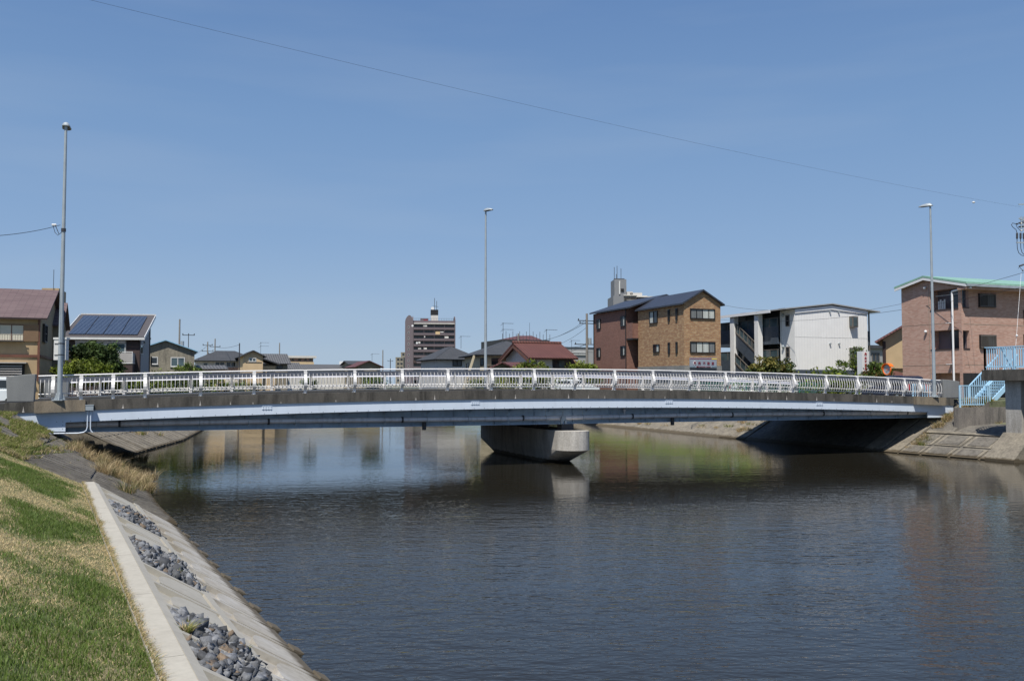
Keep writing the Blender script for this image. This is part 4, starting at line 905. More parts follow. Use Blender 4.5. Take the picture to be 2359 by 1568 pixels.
mb = MB(); mb.box((a.x + 1.2, Y, b.z), (b.x - a.x - 1.2, 0, 0), (0, .2, 0), (0, 0, a.z - b.z)); mb.build('board', M['teal'], sg); mb = MB(); mb.box((a.x, Y - .01, b.z), (1.19, 0, 0), (0, .2, 0), (0, 0, a.z - b.z + .02)); mb.build('emblem_board', M['signwhite'], sg)
mb = MB(); mb.box((a.x + .4, Y, 2.4), (.3, 0, 0), (0, .2, 0), (0, 0, b.z - 2.4)); mb.box((b.x - .5, Y, 2.4), (.3, 0, 0), (0, .2, 0), (0, 0, b.z - 2.4)); mb.build('frame', M['galvd'], sg)

# ---- tall apartment tower
Y = 470; zz = zm(1580, 1150, 280 / 1291); e1 = Vector((.9925, .12, 0)).normalized(); e2 = Vector((-.62, .78, 0)).normalized(); e2 = Vector((-.40, .92, 0)).normalized()
O = xy(951.5, Y); L = along(O, e1, 1047); zT = zat(738, 1000, Y); zb = 2.4
tw = thing('apartment_tower', 'tall mauve grey apartment tower with rows of balconies in the centre of the skyline', 'apartment tower', O + ZU * zb)
f = Face(O, e1); back = -f.n; Dp = 13
mb = MB(); mb.box(O + ZU * zb, e1 * L, back * Dp, ZU * (zT - zb)); mb.build('wall', M['towerw'], tw)
# rounded end walls
for a_, w_ in ((-.02, -1), (L, 1)):
    pts = [O + e1 * a_ + back * (-1.5) + ZU * zb, O + e1 * a_ + back * (-1.5) + ZU * (zT)]
    pts += [O + e1 * a_ + back * (Dp / 2 - .75 - (Dp / 2 + .75) * cos(th)) + ZU * (zT + 2.6 * sin(th)) for th in np.linspace(.15, pi - .15, 9)] + [O + e1 * a_ + back * Dp + ZU * zT, O + e1 * a_ + back * Dp + ZU * zb]
    mb = MB(); mb.prism(pts, e1 * .35 * w_); mb.build('end_wall', M['towerw'], tw)
ls = Face(O, Vector((-.30, .954, 0)))
A = xy(932.5, Y + 3); mb = MB(); wv = O - A
mb.prism([A + ZU * zb, A + ZU * (zT - .3)] + [A + wv * g + ZU * (zT - .3 + 3.2 * sin(pi * (.08 + .84 * g))) for g in np.linspace(.05, .95, 7)] + [O - e1 * .05 + ZU * (zT - .3), O - e1 * .05 + ZU * zb], back * 3.0); mb.build('end_bay', M['towerw'], tw)
fb = Face(A, wv)
nfl = 11; z_top = zat(745.5, 1000, Y); fh = (zat(757, 1000, Y) - zat(846, 1000, Y)) / 7.0
fh = 2.88
for k in range(nfl):
    zf = z_top - .3 - fh * (k + 1) + .2
    if zf < 2.4: break
    mb = MB(); f.box(mb, .05, L - .05, zf - .1, zf + 1.1, .9, 1.4); f.box(mb, .05, L - .05, zf - .15, zf, 0, 1.4); bal = mb.build('balcony', M['towerl'], tw)
    mb = MB(); f.box(mb, .3, L - .3, zf + .02, zf + 2.3, 0, .06); mb.build('shade_band', M['glass'], tw)
    for i in range(8):
        a = .5 + i * (L - .6) / 8; win(f, (a + .2, zf + .1, a + 1.9, zf + 2.1), tw, 'greyf', random.choice(['glass', 'glassb', 'glassb', 'curtd']), 0, .1, dep=.16) if k < 10 else None
    mb = MB()
    for i in range(5): mb = MB(); a = .1 + i * (L - .3) / 4; f.box(mb, a, a + .16, zf + .02, zf + fh - .22, .07, 1.38); mb.build('partition', M['towerl'], tw)
    a_, b_ = 0.36 * wv.length, 0.46 * wv.length; win(fb, (wv.length * .36, zf + .8, wv.length * .52, zf + 1.9), tw, 'whitef', 'glass', 0, .08)
mb = MB(); f.box(mb, .2, L - .1, z_top - .15, z_top + .35, .2, 1.6); mb.build('top_band', M['plaster'], tw)
mb = MB(); zrr = zT
for i in range(26): a = L * i / 25; f.box(mb, a - .04, a + .04, zrr, zrr + 1.2, -.3, -.22)
f.box(mb, 0, L, zrr + 1.12, zrr + 1.2, -.3, -.22); mb.build('roof_railing', M['galvd'], tw)
def up_box(zzz, p0, p1, face, d0, d1, mat, name, par):
    a0, z1 = face.hit(*p0); a1, z0 = face.hit(*p1); mb = MB(); face.box(mb, a0, a1, z0, z1, d0, d1); return mb.build(name, M[mat], par)
up_box(0, zz(668, 490), zz(800, 640), f, -7, -3, 'plaster', 'stair_head', tw); up_box(0, zz(664, 398), zz(802, 492), f, -7.2, -2.8, 'dark', 'tank_screen', tw)
up_box(0, zz(472, 556), zz(620, 640), f, -6, -3, 'towerw', 'machine_room', tw); up_box(0, zz(530, 578), zz(605, 630), f, -3.0, -2.9, 'signred', 'room_opening', tw)
up_box(0, zz(745, 812), zz(826, 866), f, 1.4, 1.5, 'clothb', 'blanket', tw)
for q in ((520, 690, 590, 722), (832, 812, 894, 830), (530, 892, 556, 922), (915, 900, 985, 935), (425, 1115, 480, 1135), (525, 1108, 585, 1140), (430, 995, 466, 1032)): up_box(0, zz(q[0], q[1]), zz(q[2], q[3]), f, 1.1, 1.2, 'cloth', 'laundry', tw)
up_box(0, zz(333, 1340), zz(395, 1390), f, 1.42, 1.5, 'brownw', 'blanket', tw); up_box(0, zz(460, 1335), zz(495, 1360), f, 1.42, 1.5, 'signred2', 'blanket', tw)
for q in ((322, 706), (404, 1022)): a0, z0 = f.hit(*zz(*q)); mb = MB(); mb.disc(f.P(a0, z0, 1.5), f.n, .55, .1, 12); mb.build('dish', M['signwhite'], tw)
a0, z0 = f.hit(*zz(697, 372)); mb = MB(); mb.disc(f.P(a0, z0, -4), f.n, .85, .1, 14); mb.build('dish', M['signwhite'], tw)
mb = MB()
for x, y0, y1 in ((735, 398, 175), (775, 398, 230)): a0, za = f.hit(*zz(x, y0)); _, zc = f.hit(*zz(x, y1)); mb.tube([f.P(a0, za, -5), f.P(a0, zc, -5)], .13, 5); mb.bar(f.P(a0 - 1, za + (zc - za) * .35, -5), f.P(a0 + 1, za + (zc - za) * .35, -5), .12)
mb.build('aerial', M['galvd'], tw)
# two pale blocks further off
for (x0, x1, y0, Y, nf, lab) in ((911, 929, 822.5, 640, 6, 'small pale stepped apartment block, leftmost of the two beside the tower'), (923, 940, 811, 660, 8, 'pale apartment block touching the left side of the tower')):
    O = xy(x0, Y); L = xy(x1, Y).x - O.x; zt = zat(y0, x0, Y)
    t, fr, *_ = house('apartment_block', lab, O, (1, 0), (0, 1), L, 12, 2.3, zt - .6, zt, 'flat', ('slatew', 'slatew'), .1, cat='apartment block')
    for k in range(nf):
        z = zt - 2.3 - k * 2.9
        for i in range(2): mb = MB(); fr.box(mb, L * (.2 + .42 * i), L * (.48 + .42 * i), z, z + 1.3, 0, .1); mb.build('window', M['glass'], t)

# ---- houses right of the tower
zz = zm(1500, 1100, .4464)
Y = 110; O = xy(1008, Y); L = along(O, U, 1100)
t, fr, fl, fg, P, rf = house('white_hip_house', 'white house with dark hip roof just right of the tower', O, U, V, L, 7.5, 2.4, zat(829, 1008, Y), zat(800, 1060, Y + 3), 'hip', ('plaster', 'roofd'), .55)
win(fr, (zz(695, 745), zz(778, 816)), t, 'blackf', 'curtd', 1, .09)
p = at(1062, 803, Y + 3.5); antenna(p, 1.6, 'tv antenna on the white hip roofed house', None, 1)
Y = 95; O = xy(1112, Y); e1 = Vector((.97, .24, 0)).normalized(); e2 = Vector((-.24, .97, 0)).normalized()
O = xy(1106, Y); L = along(O, e1, 1262); Wd = 8.5
t, fr, fl, fg, P, rf = house('cream_hip_house', 'cream house with large slate hip roof behind the middle lamp post', O, e1, e2, L, Wd, 2.4, zat(819, 1106, Y), zat(787, 1154, Y + 4), 'hip', ('cream', 'roofd'), .6)
win(fr, (zz(1042, 742), zz(1136, 812)), t, 'blackf', 'glass', 1, .09); win(fr, (zz(942, 742), zz(975, 812)), t, 'blackf', 'glassb', 0, .09)
win(fl, (1.2, 4.2, 2.6, 5.9), t, 'blackf', 'glassb', 0, .09)
a0, z1 = fr.hit(*zz(1003, 742)); a1, z0 = fr.hit(*zz(1040, 822)); mb = MB(); fr.box(mb, a0, a1, z0, z1, 0, .12); mb.build('shutter_box', M['beige'], t)
mb = MB(); a0, z1 = fr.hit(*zz(1003, 806)); a1, _ = fr.hit(*zz(1140, 806)); fr.box(mb, a0, a1, z1 - .1, z1, .02, .4); mb.build('window_rail', M['greyf'], t)
mb = MB(); q0 = fr.P(-.7, zat(818, 1100, Y), .1); mb.prism([q0, q0 + e1 * .2, q0 + e1 * -1.25 - ZU * 4.5, q0 + e1 * -1.5 - ZU * 4.5], e2 * .3); mb.build('slanted_fin', M['cream'], t)
p = at(1159, 790, Y + 4); t2 = antenna(p, zat(743, 1159, Y + 4) - p.z, 'tall tv antenna on the ridge of the cream hip roofed house', None, 2)
# scaffolded building
Y = 142; O = xy(1157, Y); L = along(O, U, 1266)
t, fr, *_ = house('wrapped_building', 'building wrapped in dark scaffold netting with a brown hip roof poking out', O, U, V, L, 10, 2.4, zat(783, 1200, Y), 0, 'flat', ('scaf', 'scaf'), 0, cat='building')
mb = MB(); r0, r1 = xy(1194, Y + 5), xy(1225, Y + 5); zlo, zhi = zat(783, 1200, Y + 2), zat(773, 1200, Y + 5); a, b, c, d = fr.P(.8, zlo, -.6), fr.P(L - .8, zlo, -.6), fr.P(L - .8, zlo, -9), fr.P(.8, zlo, -9)
e, g = r0 + ZU * zhi, r1 + ZU * zhi; mb.add([a, b, c, d, e, g], [(0, 1, 5, 4), (1, 2, 5), (2, 3, 4, 5), (3, 0, 4), (0, 3, 2, 1)]); mb.build('inner_roof', M['tilem'], t)
mb = MB()
for i in range(15): q = fr.P(L * i / 14, 0, .15); mb.bar(q + ZU * 2.4, q + ZU * (zat(783, 1200, Y) + 1.0 + .4 * (i % 2)), .07)
mb.build('scaffold_poles', M['galvd'], t)
p = at(1220, 776, Y + 5); antenna(p, zat(743, 1220, Y + 5) - p.z, 'thin whip aerial above the netted building', None, 0, 'mast')
p = at(1259, 800, 96); antenna(p, zat(758, 1259, 96) - p.z, 'tv antenna above the red tiled roof', None, 1)
# red tiled house
Y = 86; O = xy(1226, Y); L = along(O, U, 1313); Wd = 7.0; zE = zat(827, 1240, Y) + .2; zR = zat(793, 1250, Y + 3)
t, fr, fl, fg, P, rf = house('red_tile_house', 'white house with a red clay tile gable roof', O, U, V, L, Wd, 2.4, zE, zR, 'x', ('plaster', 'tiler'), .6, rt=.16)
win(fr, (zz(1590, 757), zz(1757, 835)), t, 'blackf', 'glass', 2, .09, panes=['glass', 'glassb', 'glass'])
mb = MB(); mb.tube([P(-.65, Wd / 2, zR + .2), P(L + .65, Wd / 2, zR + .2)], .16, 8); mb.build('ridge_cap', M['tiler'], rf)
mb = MB(); k = (zR - zE) / (Wd / 2)
for sgn in (0, 1):
    a = P(-.62, -.6 if sgn == 0 else Wd + .6, zE - .6 * k - .1); mb.prism([a, a - ZU * .25, P(-.62, Wd / 2, zR - .35), P(-.62, Wd / 2, zR - .1)], U * .06)
mb.build('barge_board', M['trim'], t)
mb = MB(); fr.box(mb, .35, .43, 2.4, zE - .3, .02, .1); mb.build('downpipe', M['greyf'], t)
Y = 88; O = xy(1300, Y); t, fr, *_ = house('red_tile_annex', 'low red tiled annex to the right of the red tile house', O, U, V, along(O, U, 1334), 5, 2.4, zat(846, 1320, Y), zat(824, 1320, Y + 2), 'hip', ('plaster', 'tiler'), .4)
Y = 78; O = xy(1136, Y); t, fr, *_ = house('maroon_shed_house', 'low building with a maroon tile roof in front of the cream house', O, U, (.03, 1), along(O, U, 1178), 3, 2.4, zat(846, 1140, Y) - .0, zat(836, 1157, Y), 'y', ('ocherg', 'tilem'), .5)
Y = 83; O = xy(1158, Y); t, fr, *_ = house('maroon_wing', 'maroon tiled roof running right behind the low maroon gable', O, U, (.03, 1), along(O, U, 1232), 6, 2.4, zat(850, 1190, Y), zat(836.5, 1190, Y + 3), 'x', ('plaster', 'tilem'), .4)
Y = 135; O = xy(1306, Y); t, fr, *_ = house('grey_factory', 'flat grey factory wall behind the utility pole', O, U, V, along(O, U, 1372), 10, 2.4, zat(801, 1340, Y), zat(799, 1340, Y), 'flat', ('greywall', 'slateb'), .1, cat='factory')
mb = MB()
for py in (812, 817): a0, z = fr.hit(1312, py); a1, _ = fr.hit(1352, py); fr.box(mb, a0, a1, z, z + .12, 0, .2)
mb.build('pipe_rack', M['whitef'], t); win(fr, ((1333, 838), (1345, 848)), t, 'blackf', 'glass', 0, .08)
# second tower behind the office
zz = zm(2300, 1000, .5102); Y = 300; e1 = Vector((.93, .36, 0))
O = xy(1413, Y); f = Face(O, (1, .05)); tw = thing('grey_tower', 'grey apartment tower with a tall stair shaft behind the brick office', 'apartment tower', O + ZU * 2.4)
up_box(0, zz(300, 358), zz(385, 900), f, -12, 0, 'greyc', 'lower_block', tw); up_box(0, zz(310, 228), zz(408, 900), f, -8, -.3, 'greyc', 'stair_shaft', tw)
up_box(0, zz(385, 352), zz(487, 900), f, -12, -.5, 'greyc', 'wing', tw); up_box(0, zz(487, 360), zz(655, 900), f, -14, -3, 'towerl', 'balcony_wing', tw)
for i in range(5):
    y = 372 + i * 36
    for x0, x1 in ((385, 425), (432, 480)): win(f, (zz(x0, y), zz(x1, y + 16)), tw, 'greyf', 'dark', 0, .1)
    up_box(0, zz(500, y + 2), zz(548, y + 16), f, -2.9, -2.6, 'dark', 'balcony_shade', tw); up_box(0, zz(558, y + 2), zz(645, y + 16), f, -2.9, -2.6, 'dark', 'balcony_shade', tw)
up_box(0, zz(345, 242), zz(354, 345), f, -.3, .1, 'whitef', 'light_strip', tw); up_box(0, zz(360, 302), zz(384, 320), f, -.3, .05, 'dark', 'shaft_opening', tw)
for q in ((425, 316, 470, 352), (448, 325, 545, 352), (545, 348, 585, 362)): up_box(0, zz(q[0], q[1]), zz(q[2], q[3]), f, -9, -4, 'plaster', 'roof_room', tw)
up_box(0, zz(380, 352), zz(490, 358), f, -12, .1, 'plaster', 'parapet', tw); up_box(0, zz(487, 356), zz(658, 364), f, -14, -2.4, 'plaster', 'parapet', tw)
mb = MB()
for x, y1 in ((320, 125), (342, 115), (373, 135), (336, 180)): a0, za = f.hit(*zz(x, 229)); _, zc = f.hit(*zz(x, y1)); mb.tube([f.P(a0, za, -3), f.P(a0, zc, -3)], .09, 5)
a0, za = f.hit(*zz(315, 224)); a1, _ = f.hit(*zz(400, 224)); f.box(mb, a0, a1, za, za + .4, -3, -2.9); mb.build('aerial', M['galvd'], tw)

# ---- brick office with the signs
Y0 = 77.6; C = xy(1577, Y0); Lf = along(C, U, 1661.5); Wb = 8.0
zE = zat(697, 1577, Y0); zR = zat(671, 1626, Y0 + Lf * .18); zb = 2.3
of = thing('brick_office', 'three storey tan brick office with navy gable roof and a name board', 'office building', C + ZU * zb)
P = lambda a, b, z: C + U * a + V * b + ZU * z
mb = MB(); mb.prism([P(0, 0, zb), P(Lf, 0, zb), P(Lf, 0, zE), P(Lf / 2, 0, zR), P(0, 0, zE)], V * Wb); mb.build('wall', M['tanb'], of)
mb = MB(); k = (zR - zE) / (Lf / 2)
for sg in (0, 1):
    ex = -.3 if sg == 0 else Lf + .3; q = [P(ex, -.25, zE - .3 * k), P(ex, Wb + .1, zE - .3 * k), P(Lf / 2, Wb + .1, zR + .02), P(Lf / 2, -.25, zR + .02)]
    mb.prism(q, ZU * .14)
mb.build('roof', M['roofn'], of)
ff = Face(C, U); fs = Face(P(0, Wb, 0), -V)
for q, pn in (((900, 457, 1095, 543), ['curtd', 'curtd', 'curtain', 'curtain']), ((900, 716, 1097, 808), ['curtd', 'curtain', 'curtain', 'curtd'])): win(ff, (zz(q[0], q[1]), zz(q[2], q[3])), of, 'blackf', 'glass', 3, .07, panes=pn, dep=.1)
for q, mu, pn in (((587, 484, 650, 570), 1, ['curtain', 'glass']), ((617, 740, 665, 800), 1, ['glass', 'curtain']), ((732, 468, 746, 556), 0, ['glass']), ((793, 458, 806, 548), 0, ['glass']), ((733, 725, 747, 812), 0, ['glassb']), ((794, 720, 807, 808), 0, ['glassb'])): win(fs, (zz(q[0], q[1]), zz(q[2], q[3])), of, 'blackf', 'glass', mu, .06, panes=pn, dep=.1)
zst = ff.hit(*zz(1000, 905))[1]
mb = MB(); ff.box(mb, -.04, Lf + .04, zb, zst, -.02, .05); fs.box(mb, -.02, Wb + .04, zb, zst, -.02, .05); mb.build('stone_base', M['greyst'], of)
mb = MB(); a0, z = ff.hit(*zz(890, 958)); a1, _ = ff.hit(*zz(1110, 958)); ff.box(mb, a0, a1, z, z + .12, .05, 1.0); a0, z = fs.hit(*zz(652, 950)); a1, _ = fs.hit(*zz(760, 950)); fs.box(mb, a0, a1, z - .25, z + .1, .05, .3); mb.build('canopy', M['blackf'], of)
def text(body, f, a, z, h, mat, parent, d, w=None, name='lettering', align='LEFT'):
    cu = bpy.data.curves.new(name, 'FONT'); cu.body = body; cu.size = h; cu.align_x = align; cu.extrude = 0.008
    o = bpy.data.objects.new(name, cu); COL.objects.link(o)
    m = Matrix((f.e, ZU, f.n)).transposed().to_4x4(); m.translation = f.P(a, z, d)
    bpy.context.view_layer.update()
    me = bpy.data.meshes.new_from_object(o.evaluated_get(bpy.context.evaluated_depsgraph_get())); bpy.data.objects.remove(o); bpy.data.curves.remove(cu)
    if len(me.vertices) and w:
        xs = [v.co.x for v in me.vertices]; s_ = w / max(1e-6, max(xs) - min(xs))
        for v in me.vertices: v.co.x *= s_
    me.transform(m); org = ORG[parent.name] if parent.name in ORG else Vector((0, 0, 0)); me.transform(Matrix.Translation(-org))
    me.materials.clear(); me.materials.append(M[mat]); o = bpy.data.objects.new(name, me); COL.objects.link(o); o.parent = parent; ORG[o.name] = org; return o
zs = zm(2720, 1420, 180 / 2359)
a0, z1 = ff.hit(*zs(470, 130)); a1, z0 = ff.hit(*zs(1868, 662)); mb = MB(); ff.box(mb, a0, a1, z0, z1, .06, .16)
sgn = thing('name_board', 'grey shop board with maroon characters fixed on the front of the brick office', 'sign', ff.P((a0 + a1) / 2, z0, .1)); mb.build('panel', M['signgrey'], sgn)
def strip_on(f, p0, p1, mat, par, d, name):
    x0, zt = f.hit(*p0); x1, zo = f.hit(*p1); mb = MB(); f.box(mb, x0, x1, zo, zt, d, d + .012); mb.build(name, M[mat], par)
strip_on(ff, zs(470, 168), zs(1600, 212), 'signred', sgn, .162, 'maroon_stripe'); strip_on(ff, zs(1602, 172), zs(1868, 226), 'signyel', sgn, .162, 'yellow_stripe')
strip_on(ff, zs(470, 588), zs(745, 616), 'signteal', sgn, .162, 'teal_stripe'); strip_on(ff, zs(1612, 596), zs(1868, 624), 'signteal', sgn, .162, 'teal_stripe')
cx, cz = ff.hit(*zs(718, 412)); ch = (z1 - z0); mb = MB(); mb.disc(ff.P(cx, cz, .163), ff.n, ch * .205, .012, 28); mb.build('white_disc', M['signwhite'], sgn)
hh = ch * .33
text('秀', ff, cx - hh * .48, cz - hh * .38, hh, 'signred', sgn, .19)
for chx, xx in (('秀', 960), ('不', 1210), ('動', 1440), ('産', 1660)):
    c_, zc = ff.hit(*zs(xx, 432)); text(chx, ff, c_ - hh * .5, zc - hh * .38, hh * 1.02, 'signred', sgn, .175)
c_, zc = ff.hit(*zs(800, 632)); c2_, _ = ff.hit(*zs(1535, 632)); text('☎(052)381-3028', ff, c_, zc, ch * .145, 'signred', sgn, .175, w=c2_ - c_)
# ---- red brown house joined behind it
Yr = 85.9; C = xy(1444, Yr); Wr = along(C, V, 1368.5); P = lambda a, b, z: C + U * a + V * b + ZU * z
zE0 = zat(712, 1444, Yr); rb_ = thing('red_brick_house', 'three storey red brown brick house with dark roof, left of the tan office', 'house', C + ZU * zb)
mb = MB(); zE1 = zE0; mb.box(P(0, 0, zb), U * 7, V * Wr, ZU * (zE0 - zb)); 
mb.box(P(.0, -1.2, zb), U * .01, V * .01, ZU * .01) if False else None
mb.build('wall', M['redb'], rb_)
mb = MB(); mb.prism([P(-.35, -1.3, zE0), P(-.35, Wr + .3, zE0), P(3.6, Wr + .3, zE0 + 1.3), P(3.6, -1.3, zE0 + 1.3)], ZU * .14); mb.prism([P(7.2, -1.3, zE0), P(7.2, Wr + .3, zE0), P(3.6, Wr + .3, zE0 + 1.3), P(3.6, -1.3, zE0 + 1.3)], ZU * .14); mb.build('roof', M['roofn'], rb_)
mb = MB(); mb.prism([P(0, 0, zE0), P(7, 0, zE0), P(3.6, 0, zE0 + 1.25)], V * Wr); mb.build('gable', M['redb'], rb_)
fs = Face(P(0, Wr, 0), -V)
for q in ((173, 545, 203, 617), (361, 519, 396, 595), (173, 768, 203, 842), (361, 752, 396, 828)): win(fs, (zz(q[0], q[1]), zz(q[2], q[3])), rb_, 'blackf', 'glass', 1, .07, panes=['glass', 'curtain'], dep=.1)
# balcony bay between the two houses
ft = Face(P(0, 0, 0), U); zb0 = zat(743, 1455, Yr - 1); zb1 = zat(778.5, 1455, Yr - 1)
mb = MB(); mb.box(P(.02, -1.15, zb1), U * 2.6, V * .12, ZU * (zb0 - zb1)); mb.box(P(.0, -1.15, zb1), U * .12, V * 1.15, ZU * (zb0 - zb1)); mb.build('balcony', M['redb'], rb_)
mb = MB(); mb.box(P(.0, -1.2, zb1 - .14), U * 2.6, V * 1.2, ZU * .13); mb.box(P(.0, -1.18, zb0), U * 2.6, V * .16, ZU * .05); mb.build('balcony_edge', M['blackf'], rb_)
win(ft, (1.2, zb0 - .9, 2.4, zb0 + 1.15), rb_, 'blackf', 'glassb', 0, .07, dep=.1); win(ft, (1.2, zb1 - 2.3, 2.0, zb1 - .5), rb_, 'blackf', 'glass', 0, .07, dep=.1)
mb = MB(); q = P(-.06, .05, 0); mb.tube([q + ZU * 3, q + ZU * zE0], .045, 6); q = P(-.06, Wr - .1, 0); mb.tube([q + ZU * 3, q + ZU * zE0], .045, 6); mb.build('downpipe', M['blackf'], rb_)

# ---- white and slate blue walk-up flats
zz = zm(2850, 1150, 800 / 1930); Y0 = 80; C = xy(1832.4, Y0); Lf = along(C, U, 2000.7); Wd = 11.6; b1 = along(C, V, 1800)
P = lambda a, b, z: C + U * a + V * b + ZU * z; zb = 2.3; f = Face(C, U); fs = Face(P(0, Wd, 0), -V)
zL = zat(712, 1832, Y0); zM = zat(704.5, 1915, Y0 + 1.5); zRt = zat(716.5, 2000, Y0 + 3)
fl_ = thing('walkup_flats', 'white apartment building with slate blue open stair side and white pillars', 'apartment building', C + ZU * zb)
mb = MB(); am = along(C, U, 1917); mb.prism([P(0, 0, zb), P(Lf, 0, zb), P(Lf, 0, zRt), P(am, 0, zM), P(0, 0, zL)], V * b1); mb.build('wall', M['whitew'], fl_)
mb = MB(); mb.prism([P(1.6, b1, zb), P(Lf, b1, zb), P(Lf, b1, zRt), P(am, b1, zM), P(1.6, b1, zL + .3)], V * (Wd - b1)); mb.build('inner_wall', M['slateb'], fl_)
mb = MB(); ed = [P(-1.1, -.25, zL - .05), P(am, -.25, zM + .12), P(Lf + 1.3, -.25, zRt - .1)]
mb.prism([ed[0], ed[1], ed[1] + ZU * .1, ed[0] + ZU * .1], V * (Wd + .5)); mb.prism([ed[1], ed[2], ed[2] + ZU * .1, ed[1] + ZU * .1], V * (Wd + .5)); mb.build('roof', M['greywall'], fl_)
mb = MB(); mb.prism([P(-.0, -.03, zL - .02), P(am, -.03, zM + .02), P(Lf, -.03, zRt - .0), P(Lf, -.03, zRt - .3), P(am, -.03, zM - .34), P(0, -.03, zL - .36)], V * -.06); mb.box(P(-1.15, b1, zL - .2), U * .08, V * (Wd - b1 - .2), ZU * .25); mb.build('fascia', M['signwhite'], fl_)
for q, fc in (((1322, 280, 1408, 386), 0), ((1324, 580, 1411, 684), 0)):
    a0, z1 = f.hit(*zz(q[0], q[1])); a1, z0 = f.hit(*zz(q[2], q[3])); a0 -= .05; a1 -= .42
    mb = MB(); f.box(mb, a0, a1, z0, z1, 0, .45); bw = mb.build('bay_window', M['greyf'], fl_); mb = MB(); f.box(mb, a0 + .1, a1 - .1, z0 + .1, z1 - .1, .45, .47); mb.box(f.P(a0 - .015, z0 + .12, .1), f.e * .02, f.n * .26, ZU * (z1 - z0 - .24)); mb.build('pane', M['glassb'], bw)
for q in ((707, 267, 745, 371), (709, 572, 748, 676)): win(fs, (zz(q[0], q[1]), zz(q[2], q[3])), fl_, 'greyf', 'glass', 0, .08, rail=1)
for q in ((1129, 233), (1213, 236), (1131, 541), (1217, 541)): a0, z0 = f.hit(*zz(*q)); mb = MB(); mb.tube([f.P(a0, z0, 0), f.P(a0, z0, .16)], .08, 8); mb.build('vent', M['galv'], fl_)
for q in ((688, 266), (690, 570)): a0, z0 = fs.hit(*zz(*q)); mb = MB(); mb.ball(fs.P(a0, z0, .1), .14, 10, 1, 1, 1.2); mb.build('vent', M['galv'], fl_)
mb = MB(); f.box(mb, -.03, Lf + .03, zb, f.hit(*zz(1000, 792))[1], -.02, .05); mb.build('plinth', M['slateb'], fl_)
mb = MB(); mb.tube([fs.P(fs.L or 0, 0) if False else P(-.07, b1 - .12, 3), P(-.07, b1 - .12, zL - .1)], .06, 8); z_, = (f.hit(*zz(1000, 478))[1],); f.box(mb, .02, Lf, z_ - .015, z_ + .015, 0, .012); mb.build('downpipe', M['whitef'], fl_)
# stair side: pillars, walkway panels, glass balustrades, two flights
zr2 = lambda b: zL - .05
fp_ = Face(P(-.95, Wd, 0), -V)
for i, (xa, xb) in enumerate(((170, 207), (404, 441))):
    ba = Wd - along_at(fp_, *zz(xa, 500)); bb = Wd - along_at(fp_, *zz(xb, 500)); mb = MB(); mb.box(P(-.95, bb, zb), U * .5, V * (ba - bb), ZU * (zL - zb - .05)); mb.build('pillar', M['whitew'], fl_)
z3 = fs.hit(*zz(570, 380))[1]; z3b = fs.hit(*zz(570, 548))[1]; z2 = fs.hit(*zz(570, 683))[1]; z2b = fs.hit(*zz(570, 745))[1]
for zt_, zo_ in ((z3, z3b), (z2, z2 - 1.5)):
    mb = MB(); mb.box(P(-.3, b1 + .01, zo_), U * .1, V * (Wd - b1 - .6), ZU * (zt_ - zo_)); mb.box(P(-.2, b1 + .01, zo_), U * 1.9, V * (Wd - b1 - .6), ZU * .15); mb.build('walkway_panel', M['slateb'], fl_)
    mb = MB(); mb.box(P(-.27, b1 + .01, zt_), U * .04, V * (Wd - b1 - .6), ZU * .75)
    gl = mb.build('balustrade_glass', M['glassb'], fl_); mb = MB(); mb.box(P(-.3, b1 + .01, zt_ + .75), U * .1, V * (Wd - b1 - .6), ZU * .06)
    for i in range(8): mb.box(P(-.3, b1 + .05 + i * 1.1, zt_), U * .08, V * .06, ZU * .75)
    mb.build('balustrade_rail', M['greyf'], fl_)
mb = MB()
for i, b in enumerate((b1 + 1.4, b1 + 4.4, b1 + 7.4)):
    for z in (z3 - .2, z2 - .2): mb = MB(); mb.box(P(1.56, b, z), U * .04, V * .9, ZU * 2.0); mb.build('flat_door', M['greyf'], fl_)
def flight(bt, bt2, zt_, zo_, off):
    mb = MB(); mb.prism([P(off, bt, zt_), P(off, bt2, zo_), P(off, bt2, zo_ - 1.5), P(off, bt, zt_ - 1.5)], U * .1); s_ = mb.build('stair_panel', M['slateb'], fl_)
    mb = MB(); mb.prism([P(off - .05, bt, zt_), P(off - .05, bt2, zo_), P(off - .05, bt2, zo_ - .16), P(off - .05, bt, zt_ - .16)], U * .2); mb.bar(P(off, bt, zt_ + .8), P(off, bt2, zo_ + .8), .07)
    for i in range(6): g = i / 5; q = P(off, bt + (bt2 - bt) * g, zt_ + (zo_ - zt_) * g); mb.bar(q, q + ZU * .8, .06)
    mb.build('stair_rail', M['greyf'], fl_); mb = MB(); mb.prism([P(off + .03, bt, zt_), P(off + .03, bt2, zo_), P(off + .03, bt2, zo_ + .75), P(off + .03, bt, zt_ + .75)], U * .03); mb.build('stair_glass', M['glassb'], fl_)
bA = Wd - along_at(fp_, *zz(208, 500)); bB = Wd - along_at(fp_, *zz(402, 500)); zt_ = fp_.hit(*zz(212, 425))[1]; zo_ = fp_.hit(*zz(398, 620))[1]
flight(bA, bB, zt_, zo_, -.75); zt2 = fp_.hit(*zz(215, 715))[1]; flight(bA, bB - 1.0, zt2, zt2 - (zt_ - zo_) * 1.3, -.85)
